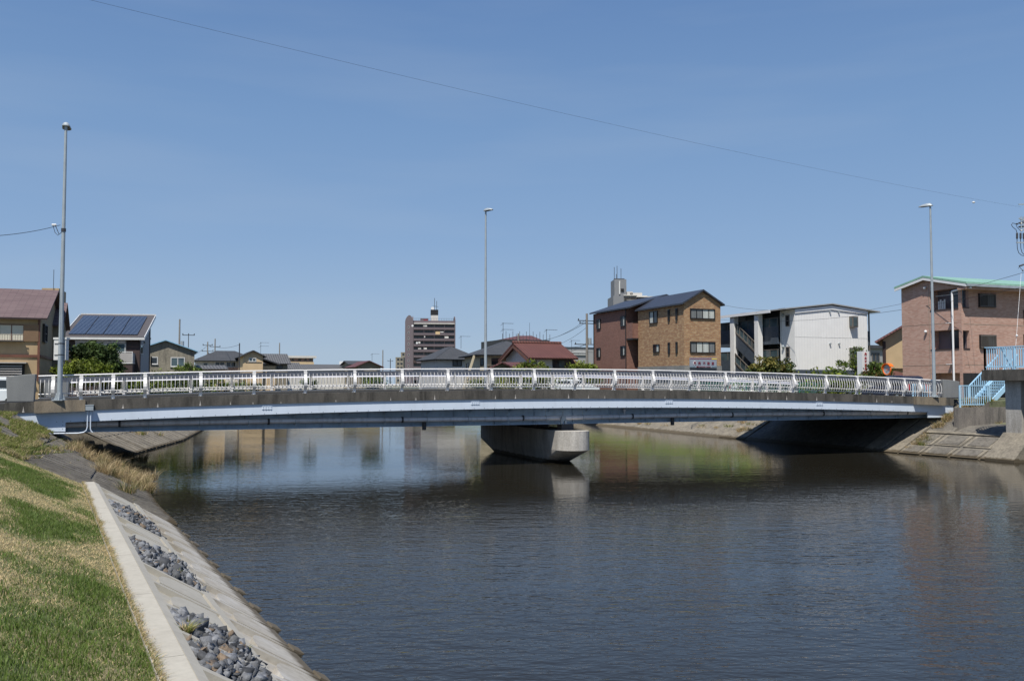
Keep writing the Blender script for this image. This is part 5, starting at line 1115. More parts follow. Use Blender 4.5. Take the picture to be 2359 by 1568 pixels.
# balcony stack on its right end
mb = MB(); a0, z1 = f.hit(*zz(1508, 412)); a1, z0 = f.hit(*zz(1566, 556)); mb.box(f.P(Lf + .01, z0, -1.0), f.e * 1.2, V * 1.6, ZU * (z1 - z0)); _, z0 = f.hit(*zz(1566, 830)); _, z1 = f.hit(*zz(1566, 705)); mb.box(f.P(Lf + .01, z0, -1.0), f.e * 1.2, V * 1.6, ZU * (z1 - z0)); mb.build('balcony', M['slateb'], fl_)
mb = MB(); mb.box(f.P(Lf + 1.1, 2.3, -1.0), f.e * .1, V * .1, ZU * (zRt - 2.4)); mb.build('balcony_post', M['greyf'], fl_)

# ---- pink brick flats at the right edge
Y0 = 58.2; C = xy(2218.4, Y0); Wp = along(C, V, 2080.5); P = lambda a, b, z: C + U * a + V * b + ZU * z; zb = 2.3
f = Face(C, U); fs = Face(P(0, Wp, 0), -V); zE = zat(654, 2218, Y0); zEl = zat(666, 2080, Y0 + Wp * .93); Bm = along(C, V, 2140); zR = zat(643, 2140, Y0 + Bm * .93)
pk = thing('pink_brick_flats', 'three storey pink brick apartment building with green metal roof at the right edge', 'apartment building', C + ZU * zb)
Lp = 16; zz = zm(3560, 1050, 536 / 1868)
# walls built round the recessed balconies
RC = [((556, 398), (885, 640)), ((565, 955), (893, 1200)), ((645, 1540), (900, 2000))]
mb = MB(); b0 = Wp - along_at(fs, *zz(556, 500)); b1_ = 0.22
mb.prism([P(0, b0, zb), P(0, Wp, zb), P(0, Wp, zEl), P(0, Bm, zR)] + [P(0, b0, zR - (zR - zE) * (Bm - b0) / Bm)], U * Lp)
zs_ = []
for p0_, p1_ in RC: zs_.append((fs.hit(*p0_ and zz(*p0_))[1], fs.hit(*zz(*p1_))[1]))
mb.prism([P(0, b1_, zs_[0][0]), P(0, b0, zs_[0][0]), P(0, b0, zR - (zR - zE) * (Bm - b0) / Bm), P(0, b1_, zE)], U * Lp)
mb.box(P(0, b1_, zs_[1][0]), U * Lp, V * (b0 - b1_), ZU * (zs_[0][1] - zs_[1][0])); mb.box(P(0, b1_, zs_[2][0]), U * Lp, V * (b0 - b1_), ZU * (zs_[1][1] - zs_[2][0]))
sl0 = along_at(f, *zz(1010, 700)); sl1 = along_at(f, *zz(1100, 700))
SLT = [(f.hit(*zz(1010, 365))[1], f.hit(*zz(1010, 622))[1]), (f.hit(*zz(1020, 945))[1], f.hit(*zz(1020, 1195))[1])]
mb.box(P(0, 0, zb), U * sl0, V * b1_, ZU * (zE - zb)); mb.box(P(sl1, 0, zb), U * (Lp - sl1), V * b1_, ZU * (zE - zb))
prev = zE
for zt_, zo_ in SLT: mb.box(P(sl0, 0, zt_), U * (sl1 - sl0), V * b1_, ZU * (prev - zt_)); prev = zo_
mb.box(P(sl0, 0, zb + 1.6), U * (sl1 - sl0), V * b1_, ZU * (prev - zb - 1.6))
mb.box(P(sl1 + .1, b1_, zb), U * (Lp - sl1 - .2), V * (b0 - b1_), ZU * (zE - zb))
mb.build('wall', M['pinkb'], pk)
mb = MB(); kp = (zR - zE) / Bm
mb.prism([P(-.35, -.75, zE - .75 * kp + .1), P(-.35, Bm, zR + .1), P(-.35, Bm, zR + .22), P(-.35, -.75, zE - .75 * kp + .22)], U * (Lp + 1)); k2 = (zR - zEl) / (Wp - Bm)
mb.prism([P(-.35, Wp + .3, zEl - .3 * k2 + .1), P(-.35, Bm, zR + .1), P(-.35, Bm, zR + .22), P(-.35, Wp + .3, zEl - .3 * k2 + .22)], U * (Lp + 1)); mb.build('roof', M['roofgrn'], pk)
mb = MB(); mb.prism([P(-.34, -.7, zE - .7 * kp - .08), P(-.34, Bm, zR - .08), P(-.34, Wp + .28, zEl - .3 * k2 - .08), P(-.34, Wp + .28, zEl - .3 * k2 + .09), P(-.34, Bm, zR + .09), P(-.34, -.7, zE - .7 * kp + .09)], U * .06); mb.build('fascia', M['signwhite'], pk)
mb = MB(); mb.box(P(-.3, -.85, zE - .75 * kp - .06), U * (Lp + .8), V * .14, ZU * .16); mb.build('gutter', M['galv'], pk); mb = MB(); mb.box(P(-.28, -.68, zE - .75 * kp - .22), U * (Lp + .7), V * .7, ZU * .15); mb.build('eave_soffit', M['pinkb'], pk)
bp = Wp - along_at(fs, *zz(890, 700)); mb = MB(); mb.tube([P(.0, -.8, zE - .3), P(-.12, -.3, zE - .32), P(-.12, bp, zE - .42), P(-.12, bp, zE - .6), P(-.12, bp, 2.4)], .065, 10); mb.build('downpipe', M['signwhite'], pk, smooth=True)
mb = MB()
for zt_, zo_ in zs_: mb.box(P(.0 - .03, b1_, zo_ - .05), U * .25, V * (b0 - b1_), ZU * .07)
for zt_, zo_ in SLT: mb.box(P(sl0, -.04, zo_ - .05), U * (sl1 - sl0), V * .3, ZU * .07)
mb.build('balcony_sill', M['brownw'], pk)
fi = Face(P(1.55, b0, 0), -V)
for i, (zt_, zo_) in enumerate(zs_[:2]):
    mb = MB(); mb.box(P(sl1 + .06, b1_, zo_ - .3), U * .05, V * (b0 - b1_), ZU * (zt_ - zo_ + .4)); mb.build('balcony_back', M['towerw'], pk)
    mb = MB(); mb.box(P(sl1 + .02, b1_ + .2, zo_ - .2), U * .04, V * 1.1, ZU * 1.9); mb.build('balcony_door', M['glass'], pk)
for q in ((1228, 432, 1458, 630), (1240, 1005, 1466, 1200)):
    w_ = win(f, (zz(q[0], q[1]), zz(q[2], q[3])), pk, 'blackf', 'glass', 1, .07, panes=['glass', 'curtd'], dep=.12)
    a0, z1 = f.hit(*zz(q[0], q[1])); a1, z0 = f.hit(*zz(q[2], q[3])); mb = MB()
    for i in range(14): c = a0 + (a1 - a0) * (i + .5) / 14; f.box(mb, c - .012, c + .012, z0, z1, .14, .165)
    f.box(mb, a0, a1, z0 + .05, z0 + .09, .13, .16); f.box(mb, a0, a1, z1 - .09, z1 - .05, .13, .16); mb.build('window_bars', M['greyf'], pk)
win(f, (zz(1858, 1000), zz(2100, 1160)), pk, 'blackf', 'glass', 1, .07); win(f, (zz(1860, 660), zz(2100, 870)), pk, 'blackf', 'glass', 1, .07)
a0, z1 = f.hit(*zz(1018, 1538)); mb = MB(); f.box(mb, a0, a0 + 5, 2.3, z1, 0, .02); mb.build('garage_opening', M['dark'], pk)
mb = MB(); mb.box(P(1.4, b1_, 2.3), U * .05, V * (b0 - b1_), ZU * (zs_[2][0] - 2.2)); mb.build('entrance_wall', M['greywall'], pk)
mb = MB()
for x_, y_ in ((500, 355), (512, 962)): a0, z0 = fs.hit(*zz(x_, y_)); mb = MB(); mb.ball(fs.P(a0, z0, .1), .1, 10); mb.build('vent_cap', M['signwhite'], pk)
for x_, y_ in ((858, 840), (868, 1412)): a0, z0 = fs.hit(*zz(x_, y_)); mb = MB(); fs.box(mb, a0 - .12, a0 + .12, z0 - .03, z0, 0, .4); mb.build('wall_lamp', M['signwhite'], pk)
for y_ in (880, 1437):
    mb = MB(); a0, z0 = fs.hit(*zz(300, y_)); fs.box(mb, 0, Wp - .3, z0 - .01, z0 + .01, 0, .008); a0, z0 = f.hit(*zz(1500, y_ - 10)); f.box(mb, .2, Lp, z0 - .01, z0 + .01, 0, .008); mb.build('expansion_joint', M['slatew'], pk)
mb = MB(); a0, z0 = fs.hit(*zz(548, 900)); fs.box(mb, a0 - .012, a0 + .012, zb, zR - .4, 0, .008); mb.build('expansion_joint', M['slatew'], pk)
mb = MB(); a0 = along_at(fs, *zz(700, 580)); z0 = zs_[0][1]; 
for i in range(4): mb.box(P(.3, b0 - .5 - i * .16, z0 + .05), U * .03, V * .12, ZU * (.55 + .1 * (i % 2)))
mb.bar(P(.3, b0 - .2, z0 + .95), P(.3, b1_ + .2, z0 + .95), .03); mb.build('laundry', M['cloth'], pk)

# ---- tan gabled house between the flats
Y = 72; O = xy(2036, Y); zz5 = zm(2850, 1150, 800 / 1930); L = 11
t, fr, fl, fg, P, rf = house('tan_gable_house', 'tan rendered house half hidden behind the pink brick flats', O, U, (.43, .903), L, 6, 2.3, zat(790, 2036, Y) + .3, zat(752, 2082, Y) + 1.6, 'y', ('beige', 'tilem'), .7, rt=.14)
mb = MB(); fr.box(mb, -.05, .2, 2.3, zat(786, 2036, Y), -.02, .08); fr.box(mb, 0, 4, zat(850, 2050, Y), zat(848, 2050, Y), 0, .12); mb.build('timber_frame', M['brownw'], t)
Y = 69; O = xy(2037, Y); t, fr, *_ = house('red_tile_porch', 'low red tiled roof in front of the tan house', O, U, V, along(O, U, 2090), 2.6, 2.3, zat(867, 2060, Y), zat(850, 2060, Y + 2), 'shed', ('plaster', 'tiler'), .3)
Y = 105; O = xy(2003, Y); t, fr, *_ = house('dark_garage', 'dark grey house seen in the gap behind the vertical sign', O, U, V, along(O, U, 2050), 8, 2.3, zat(802, 2020, Y), zat(795, 2020, Y), 'flat', ('greywall', 'roofd'), .4)
win(fr, ((2008, 812), (2026, 836)), t, 'greyf', 'glass', 1, .1)
# vertical sign
zv = zm(3380, 1390, 240 / 2359); Y = 66; O = xy(1987, Y); f = Face(O, U); a1, z1 = f.hit(*zv(940, 145)); _, z0 = f.hit(*zv(940, 1175))
sg = thing('pillar_sign', 'tall white vertical sign with red characters and a red arrow', 'sign', O + ZU * 2.3)
mb = MB(); f.box(mb, 0, a1, z0, z1, -.5, 0); mb.build('panel', M['signwhite'], sg); mb = MB(); mb.box(f.P(a1 + .03, z0, -.4), f.e * .18, f.n * .3, ZU * (z1 - z0 + .02)); mb.box(f.P(a1 * .5, 2.3, -.3), f.e * .2, f.n * .1, ZU * (z0 - 2.3)); mb.build('frame', M['galv'], sg)
c_, zc = f.hit(*zv(802, 245)); rr = a1 * .20; mb = MB(); mb.disc(f.P(c_, zc, .005), f.n, rr, .01, 20); mb.build('white_disc', M['white'], sg); ts = a1 * .34
text('秀', f, c_ - ts * .5, zc - ts * .38, ts, 'signred2', sg, .03)
for ch_, yy in (('秀', 412), ('不', 545), ('動', 680), ('産', 815)): _, zc = f.hit(*zv(802, yy)); text(ch_, f, c_ - ts * .5, zc - ts * .38, ts * 1.0, 'signred2', sg, .02)
x0, zc = f.hit(*zv(705, 950)); x1, _ = f.hit(*zv(912, 950)); text('☎381-3028', f, x0, zc, ts * .34, 'signred2', sg, .02, w=x1 - x0)
mb = MB(); xa, zc = f.hit(*zv(738, 1030)); xb, _ = f.hit(*zv(890, 1030)); h = .035; w_ = (xb - xa)
mb.prism([f.P(xa, zc, .01), f.P(xa + w_ * .33, zc + .13, .01), f.P(xa + w_ * .33, zc + h, .01), f.P(xb, zc + h, .01), f.P(xb, zc - h, .01), f.P(xa + w_ * .33, zc - h, .01), f.P(xa + w_ * .33, zc - .13, .01)], f.n * .01); mb.build('arrow', M['signred2'], sg)
x0, zc = f.hit(*zv(735, 1160)); x1, _ = f.hit(*zv(885, 1160)); text('すぐそこ', f, x0, zc, ts * .4, 'signred2', sg, .02, w=x1 - x0)
# traffic mirror
Y = 60; c = at(2042, 851, Y); mr = thing('traffic_mirror', 'orange framed round traffic mirror on an orange post by the pink flats', 'traffic mirror', (c.x + .45, Y, 2.3))
hd = Vector((.93, .36, 0)).normalized(); mb = MB(); cc = Vector((c.x, Y, c.z)); sx = hd.cross(ZU)
ringv = lambda r, d: [cc + sx * r * cos(a) + ZU * r * sin(a) + hd * d for a in np.linspace(0, 2 * pi, 25)[:-1]]
r0, r1, r2, r3 = ringv(.31, 0), ringv(.36, 0), ringv(.36, .08), ringv(.31, .08); n = 24
mb.add(r0 + r1 + r2 + r3, [(i + n * j, (i + 1) % n + n * j, (i + 1) % n + n * ((j + 1) % 4), i + n * ((j + 1) % 4)) for j in range(4) for i in range(n)]); mb.build('rim', M['orange'], mr)
mb = MB(); mb.add(ringv(.315, .05) + [cc + hd * .08], [(i, (i + 1) % n, n) for i in range(n)]); mb.build('mirror_face', M['galv'], mr, smooth=True)
mb = MB(); mb.prism([cc + sx * .42 * cos(a) + ZU * .42 * sin(a) + hd * -.05 for a in np.linspace(.5, pi - .1, 12)] + [cc + sx * .38 * cos(a) + ZU * .38 * sin(a) + hd * -.05 for a in np.linspace(pi - .1, .5, 12)], hd * .32); mb.build('hood', M['orange'], mr)
mb = MB(); q = cc - hd * .15 + Vector((.34, 0, 0)); mb.tube([(q.x, q.y, 2.3), (q.x, q.y, c.z + .1)], .05, 10); mb.bar(q + ZU * .0, cc, .04); mb.build('post', M['orange'], mr)

# ================================================================== UTILITY POLES
def upole(px, ytop, Y, label_, arms=((.5, 1.6), (1.6, 1.2)), r=.14, zb=2.3, gear=True, mt='polec', ext=0):
    p = xy(px, Y); zt = zat(ytop, px, Y); t = thing('utility_pole', label_, 'utility pole', p + ZU * zb)
    mb = MB(); mb.tube([p + ZU * zb, p + ZU * zt], [r, r * .7], 8); mb.build('pole', M[mt], t, smooth=True)
    for d, w in arms:
        mb = MB(); mb.bar(p + ZU * (zt - d) - U * w / 2, p + ZU * (zt - d) + U * w / 2, .09)
        for i in range(3): q = p + ZU * (zt - d) + U * w * (i / 2 - .5) * .92; mb.tube([q, q + ZU * .22], [.05, .07], 6)
        mb.build('crossarm', M['galvd'], t)
    if gear: mb = MB(); mb.tube([p + U * .35 + ZU * (zt - 3.4), p + U * .35 + ZU * (zt - 2.7)], .2, 10); mb.build('transformer', M['galv'], t)
    return t, p, zt
Ta = upole(411.5, 735, 112, 'tallest utility pole above the workshop roof', ((4.0, 1.6), (5.2, 1.8)), gear=True)
upole(432.5, 770, 125, 'thin bracket mast right of the tallest pole over the workshop', ((.1, 1.6),), .07, gear=False, mt='galvd')
Tb = upole(477, 787, 155, 'left pole of the close pair above the grey roofed house', ((.6, 1.6), (1.6, 1.9)))
Tc = upole(494, 780, 160, 'right pole of the close pair above the grey roofed house', ((1.4, 1.8), (2.6, 2.4)))
Td = upole(550.5, 790, 118, 'dark bare pole left of the beige gable', (), .1, gear=False, mt='galvd')
upole(643, 789.5, 165, 'bare pole above the grey clay tile roof', (), .13, gear=False)
upole(881.5, 806, 175, 'slim bare pole right of the maroon gable', (), .13, gear=False)
upole(899, 826, 230, 'short far pole left of the pale blocks', ((.6, 1.4),), .13, gear=False, mt='galvd')
Te = upole(1352.5, 722, 100, 'large concrete utility pole left of the red brick house', ((.8, 2.2), (1.1, 1.8), (3.4, 3.0)), .17)
Tf = upole(1194, 768, 118, 'utility pole with white insulators in front of the netted building', ((1.0, 2.4), (2.6, 1.8)), .13)
upole(1694.5, 880, 160, 'far pole behind the flats', (), .1, gear=False) if False else None
p = at(600.5, 815, 135); antenna(p, zat(788, 600, 135) - p.z, 'tv antenna over the beige gable house', None, 2)
p = at(857, 838, 152); antenna(p, zat(814, 857, 152) - p.z, 'tv antenna on the maroon gable', None, 1)
p = at(1317, 812, 120); antenna(p, zat(783, 1317, 120) - p.z, 'tv antenna in front of the grey factory', None, 1)
for (A_, B_, sg_, lb) in ((Te[1] + ZU * (Te[2] - .9), Tf[1] + ZU * (Tf[2] - 1.0), .8, 'wire from the netted building pole to the large concrete pole'), (Te[1] + ZU * (Te[2] - 3.4), xy(1290, 100) + ZU * (zat(797, 1290, 100)), .2, 'low wire from the large pole down to the red tiled roof'),
                         (Tb[1] + ZU * (Tb[2] - .6), Ta[1] + ZU * (Ta[2] - 5.0), .4, 'wire between the tallest pole and the close pair'), (Tc[1] + ZU * (Tc[2] - 1.4), Td[1] + ZU * (Td[2] - .2), .3, 'wire from the close pair to the dark bare pole')):
    wire(A_, B_, sg_, .022, lb)
for j, (dz, sg2) in enumerate(((.6, 1.2), (1.5, 1.3), (3.2, 1.1))):
    wire(Te[1] + ZU * (Te[2] - dz), Tf[1] + ZU * (Tf[2] - dz * .8) + U * (.3 * j), sg2, .016, ('top wire', 'second wire', 'third wire')[j] + ' sagging left from the large concrete pole over the red roof')
wire(Te[1] + ZU * (Te[2] - 4.2), at(1445, 806, 88), .2, .016, 'short wire from the large pole to the red brown house')
wire(at(1664, 702, 84), at(1830, 712, 82), .25, .014, 'thin wire running from the office gable to the white flats')
A_ = at(1650, 712, 92); B_ = at(2400, 655, 70)
wire(at(2360, 627, 50), at(1940, 722, 92), .3, .012, 'pair of thin wires passing in front of the white flats and the pink gable')
wire(at(2362, 660, 52), at(1650, 735, 95), .9, .012, 'long low wire crossing the pink brick wall')
wire(at(2352, 520, 54), at(2337, 838, 50), .0, .010, 'steep guy wire in front of the pink brick wall') if False else None
# pole just outside the right edge with gear reaching into view
p = xy(2392, 54); zt = zat(462, 2392, 54); t = thing('utility_pole', 'utility pole at the right edge with looping black cables and insulators', 'utility pole', p + ZU * 2.3)
mb = MB(); mb.tube([p + ZU * 2.3, p + ZU * zt], [.17, .12], 10); mb.build('pole', M['polec'], t)
def Q(x, y): return at(x, y, 54)
zq = zm(3840, 780, 256 / 1004)
mb = MB(); mb.bar(Q(*zq(920, 148)), Q(2400, 470), .06); mb.bar(Q(*zq(925, 365)), Q(2400, 525), .07); mb.bar(Q(*zq(885, 745)), Q(2400, 560), .07); mb.build('crossarm', M['galv'], t)
for x in (895, 950, 1000, 1050):
    mb = MB(); mb.tube([Q(*zq(x, 590)), Q(*zq(x, 600)), Q(*zq(x, 680)), Q(*zq(x, 690))], [.03, .06, .06, .03], 8); mb.build('fuse_tube', M['galvd'], t)
    mb = MB(); mb.tube([Q(*zq(x, 745)), Q(*zq(x + 5, 840)), Q(*zq(x + 25, 905)), Q(*zq(x + 70, 945)), Q(*zq(x + 140, 960))], .018, 6); mb.tube([Q(*zq(x, 690)), Q(*zq(x, 745))], .02, 6); mb.build('cable', M['wire'], t)
mb = MB(); mb.tube([Q(*zq(893, 590)), Q(*zq(880, 545)), Q(*zq(825, 500)), Q(*zq(806, 465)), Q(*zq(825, 440)), Q(*zq(885, 455))], .018, 6); mb.tube([Q(*zq(950, 560)), Q(*zq(900, 510)), Q(*zq(878, 470))], .014, 6); mb.build('cable', M['wire'], t)
for x, y in ((895, 455), (935, 440), (960, 450), (985, 430), (935, 500), (985, 495), (960, 560)): mb = MB(); mb.tube([Q(*zq(x - 12, y)), Q(*zq(x + 14, y - 2))], .05, 8); mb.build('insulator', M['galvd'] if x % 2 else M['whitef'], t)
mb = MB(); mb.bar(Q(*zq(960, 340)), Q(*zq(960, 560)), .05); mb.bar(Q(*zq(995, 340)), Q(*zq(995, 560)), .05); mb.build('bracket', M['galv'], t)
mb = MB(); mb.tube([Q(*zq(930, 1115)), Q(*zq(1000, 1090))], .05, 8); mb.tube([Q(*zq(915, 1155)), Q(*zq(925, 1120)), Q(*zq(985, 1185))], .014, 6); mb.ball(Q(*zq(985, 1185)), .05, 8); mb.build('line_clamp', M['galvd'], t)
mb = MB(); a = Q(*zq(960, 1220)); b = at(2337, 838, 52); mb.tube([a, b], .009, 5); mb.ball(at(2342.5, 773, 52.5), .07, 8); mb.build('guy_wire', M['signwhite'], t)

# ================================================================== RIGHT BANK FOOTBRIDGE AND STAIR
fb_ = thing('footbridge', 'concrete footbridge deck on a grey column with sky blue railings at the right edge', 'footbridge', B(38.5, -8, 1))
sA_ = along(B(0, -4.2), U, 2262); zt = zat(851.5, 2275, 44.3); zo = zat(876.5, 2275, 44.3)
mb = MB(); mb.box(B(sA_, -18, zo), U * 3.0, V * 13.8, ZU * (zt - zo)); mb.build('deck', M['curb'], fb_)
sC_ = sA_ + .35; mb = MB(); mb.box(B(sC_ + .12, -5.95, 1.0), U * 2.0, V * .85, ZU * (zo - 1.0)); mb.build('column', M['pier'], fb_)
mb = MB(); mb.box(B(sC_ + .25, -18, -.5), U * 2.4, V * 11.6, ZU * (zo + .5)); mb.build('web_wall', M['curb'], fb_)
q0 = B(sC_ - .1, -6.5, 0); mb = MB(); mb.prism([B(sC_ - 1.2, -6.6, -.4), B(sC_ + .9, -6.6, -.4), B(sC_ + .9, -6.6, 1.28), B(sC_ + .05, -6.6, 1.28), B(sC_ - 1.2, -6.6, .1)], V * 1.6); mb.build('footing', M['oldc2'], fb_)
mb = MB(); fw = Face(B(sC_ + .24, -5.9), -V); mb.box(B(sC_ + .2, -9.5, .9), U * .05, V * 2.6, ZU * 2.3); mb.build('gate_ladder', M['sky_blue'], fb_)
def brail(mb_par, p0, p1, h, n, name='railing', posts=2):
    p0, p1 = Vector(p0), Vector(p1); mb = MB(); mb.bar(p0 + ZU * h, p1 + ZU * h, .06, .05); mb.bar(p0 + ZU * .14, p1 + ZU * .14, .05, .045)
    for i in range(n + 1): q = p0.lerp(p1, i / n); mb.bar(q + ZU * .14, q + ZU * h, .032)
    for i in range(posts + 1): q = p0.lerp(p1, i / posts); mb.bar(q, q + ZU * h, .075)
    return mb.build(name, M['sky_blue'], mb_par)
brail(fb_, B(sA_ + .12, -4.3, zt), B(sA_ + .12, -17.5, zt), 1.08, 100, posts=8); brail(fb_, B(sA_ + .12, -4.3, zt), B(sA_ + 2.8, -4.3, zt), 1.08, 18); brail(fb_, B(sA_ + 2.85, -5.8, zt), B(sA_ + 2.85, -17.5, zt), 1.08, 90, posts=8)
for i in range(5): q = B(sA_ + .14, -5.2 - 1.7 * i, zt + .1); mb = MB(); mb.bar(q, q + U * .7 + ZU * .0 + V * .0 - ZU * 0.0 + U * .0, .03); mb.bar(q + U * .75 - ZU * .1, q + ZU * .95, .05); mb.build('railing_brace', M['sky_blue'], fb_)
# retaining wall with lower railing and stair
Yw = 47.3; O = xy(2206, Yw); f = Face(O, U); Lw = along(O, U, 2318); z1 = zat(938.5, 2230, Yw); rw_ = thing('retaining_wall', 'stained grey concrete retaining wall under the sky blue stair', 'wall', O + ZU * 1.2)
mb = MB(); mb.box(f.P(0, .4), f.e * (Lw + 1.5), V * .3, ZU * (z1 - .4)); mb.build('wall', M['wallc'], rw_)
st = thing('steel_stair', 'sky blue steel stair with railings climbing to the footbridge deck', 'staircase', f.P(1, z1, -1))
a0 = along_at(f, 2217, 935); a1 = along_at(f, 2286, 935); brail(st, f.P(a0, z1, -.15), f.P(a1, z1, -.15), zat(888, 2230, Yw) - z1, 14, 'lower_railing', 1)
fq = Face(O + V * 1.2, U); sb = fq.P(along_at(fq, 2276, 935), z1, 0); d = (U * .80 + ZU * .62).normalized(); Ls_ = 2.9; pu = U.cross(d).normalized()
mb = MB()
for off in (0, 1.25): q = sb + V * off; mb.bar(q, q + d * Ls_, .08, .26)
mb.build('stringer', M['sky_blue'], st); mb = MB()
for i in range(11): q = sb + d * (Ls_ * (i + .5) / 11); mb.box(q - U * .12 - ZU * .02, U * .26, V * 1.25, ZU * .035)
mb.build('treads', M['sky_blue'], st)
for off in (0, 1.25):
    mb = MB(); q = sb + V * off + ZU * .12; mb.bar(q + ZU * .95, q + d * Ls_ + ZU * .95, .06)
    for i in range(16): r_ = q + d * (Ls_ * i / 15); mb.bar(r_, r_ + ZU * .95, .034)
    mb.bar(q - ZU * .1, q + ZU * 1.0, .09); mb.build('stair_railing', M['sky_blue'], st)
for s_, a, lb in ((0, f.P(along_at(f, 2266, 935), z1, -2.6), 'upper'),): brail(st, a + V * 2.2, a + V * 2.2 + U * 1.6, 1.35, 9, 'back_railing', 1)

# ================================================================== CARS
def car(p, hd, L, Wd, H, body, label_, van=False, name='parked_car'):
    hd = Vector(hd).normalized(); sd = hd.cross(ZU); t = thing(name, label_, 'car' if not van else 'van', p); p = Vector(p)
    def X(a, b, z): return p + hd * a + sd * b + ZU * z
    prof = [(-L / 2, .35), (-L / 2, .95), (-L / 2 + .1, 1.02), (L / 2 - .9, 1.0), (L / 2 - .05, .8), (L / 2, .35)]
    mb = MB(); mb.prism([X(a, -Wd / 2, z) for a, z in prof], sd * Wd); o = mb.build('body', M[body], t); bv = o.modifiers.new('b', 'BEVEL'); bv.width = .06; bv.segments = 2
    cab = [(-L / 2 + .08, 1.0), (-L / 2 + .3, H - .08), (-L / 2 + .6, H), (L / 2 - (1.6 if van else 2.0), H), (L / 2 - 1.0, 1.0)]
    mb = MB(); w2 = Wd - .12; mb.prism([X(a, -w2 / 2, z) for a, z in cab], sd * w2); o = mb.build('cabin', M[body], t); bv = o.modifiers.new('b', 'BEVEL'); bv.width = .07; bv.segments = 2
    for s_ in (-1, 1):
        b = s_ * (w2 / 2 + .004); a0, a1 = -L / 2 + .4, L / 2 - 1.35; mid = (a0 + a1) / 2
        for x0, x1, sl in ((a0, mid - .05, 0), (mid + .05, a1, .25)):
            mb = MB(); mb.prism([X(x0, b, 1.08), X(x1 + sl, b, 1.08), X(x1 - .15, b, H - .16), X(x0 + .06, b, H - .16)], sd * s_ * .012); mb.build('side_window', M['glass'], t)
    mb = MB(); q = cab[4]; mb.prism([X(L / 2 - 1.02, -w2 / 2 + .1, 1.06), X(L / 2 - 1.02, w2 / 2 - .1, 1.06), X(L / 2 - (1.62 if van else 1.98), w2 / 2 - .15, H - .07), X(L / 2 - (1.62 if van else 1.98), -w2 / 2 + .15, H - .07)], (hd * .5 + ZU * .4).normalized() * .03); mb.build('windscreen', M['glass'], t)
    for a in (-L / 2 + .8, L / 2 - .8):
        for s_ in (-1, 1): mb = MB(); mb.tube([X(a, s_ * (Wd / 2 - .18), .32), X(a, s_ * (Wd / 2 + .01), .32)], .32, 16); w_ = mb.build('wheel', M['tyre'], t); mb = MB(); mb.tube([X(a, s_ * (Wd / 2 + .012), .32), X(a, s_ * (Wd / 2 + .02), .32)], .19, 12); mb.build('rim', M['galv'], w_)
    for s_ in (-1, 1): mb = MB(); mb.box(X(L / 2 - .06, s_ * Wd * .36 - .15, .66), sd * .3, hd * .07, ZU * .12); mb.build('headlight', M['signwhite'], t); mb = MB(); mb.box(X(-L / 2 - .01, s_ * Wd * .42 - .06, .8), sd * .12, hd * .05, ZU * .35); mb.build('tail_light', M['signred2'], t)
    return t
pc = at(6, 912, 45); car((pc.x - 1.25, 45.5, 2.42 - .1), (-.93, -.36, 0), 4.3, 1.7, 1.62, 'carw', 'white hatchback parked at the left edge before the ochre house', name='parked_car')
car(B(42.2, 6.0, 2.45), V, 3.8, 1.6, 1.65, 'card', 'dark blue car behind the granite slab at the right end of the bridge')
car(B(47.5, 27, 2.4), U, 4.2, 1.7, 1.85, 'carw', 'white van seen through the railing below the white flats', van=True)
car(B(34, 34.5, 2.5), U, 4.4, 1.7, 1.5, 'carw', 'white car behind the railing in front of the red tile house')
# green mesh fence seen through the right part of the railing
gf = thing('mesh_fence', 'green wire mesh fence behind the right end of the railing', 'fence', B(40, 19, 2.4)); mb = MB()
for i in range(9): mb = MB(); mb.bar(B(36 + i * 1.6, 19, 2.3), B(36 + i * 1.6, 19, 3.7), .05); mb.build('post', M['greenf'], gf)
mb = MB()
for i in range(90): a = B(36 + i * .14, 19, 2.35); mb.bar(a, a + U * .35 + ZU * 1.3, .012); mb.bar(a + U * .35, a + ZU * 1.3, .012)
mb.bar(B(36, 19, 3.68), B(48.8, 19, 3.68), .04); mb.build('mesh', M['greenf'], gf)

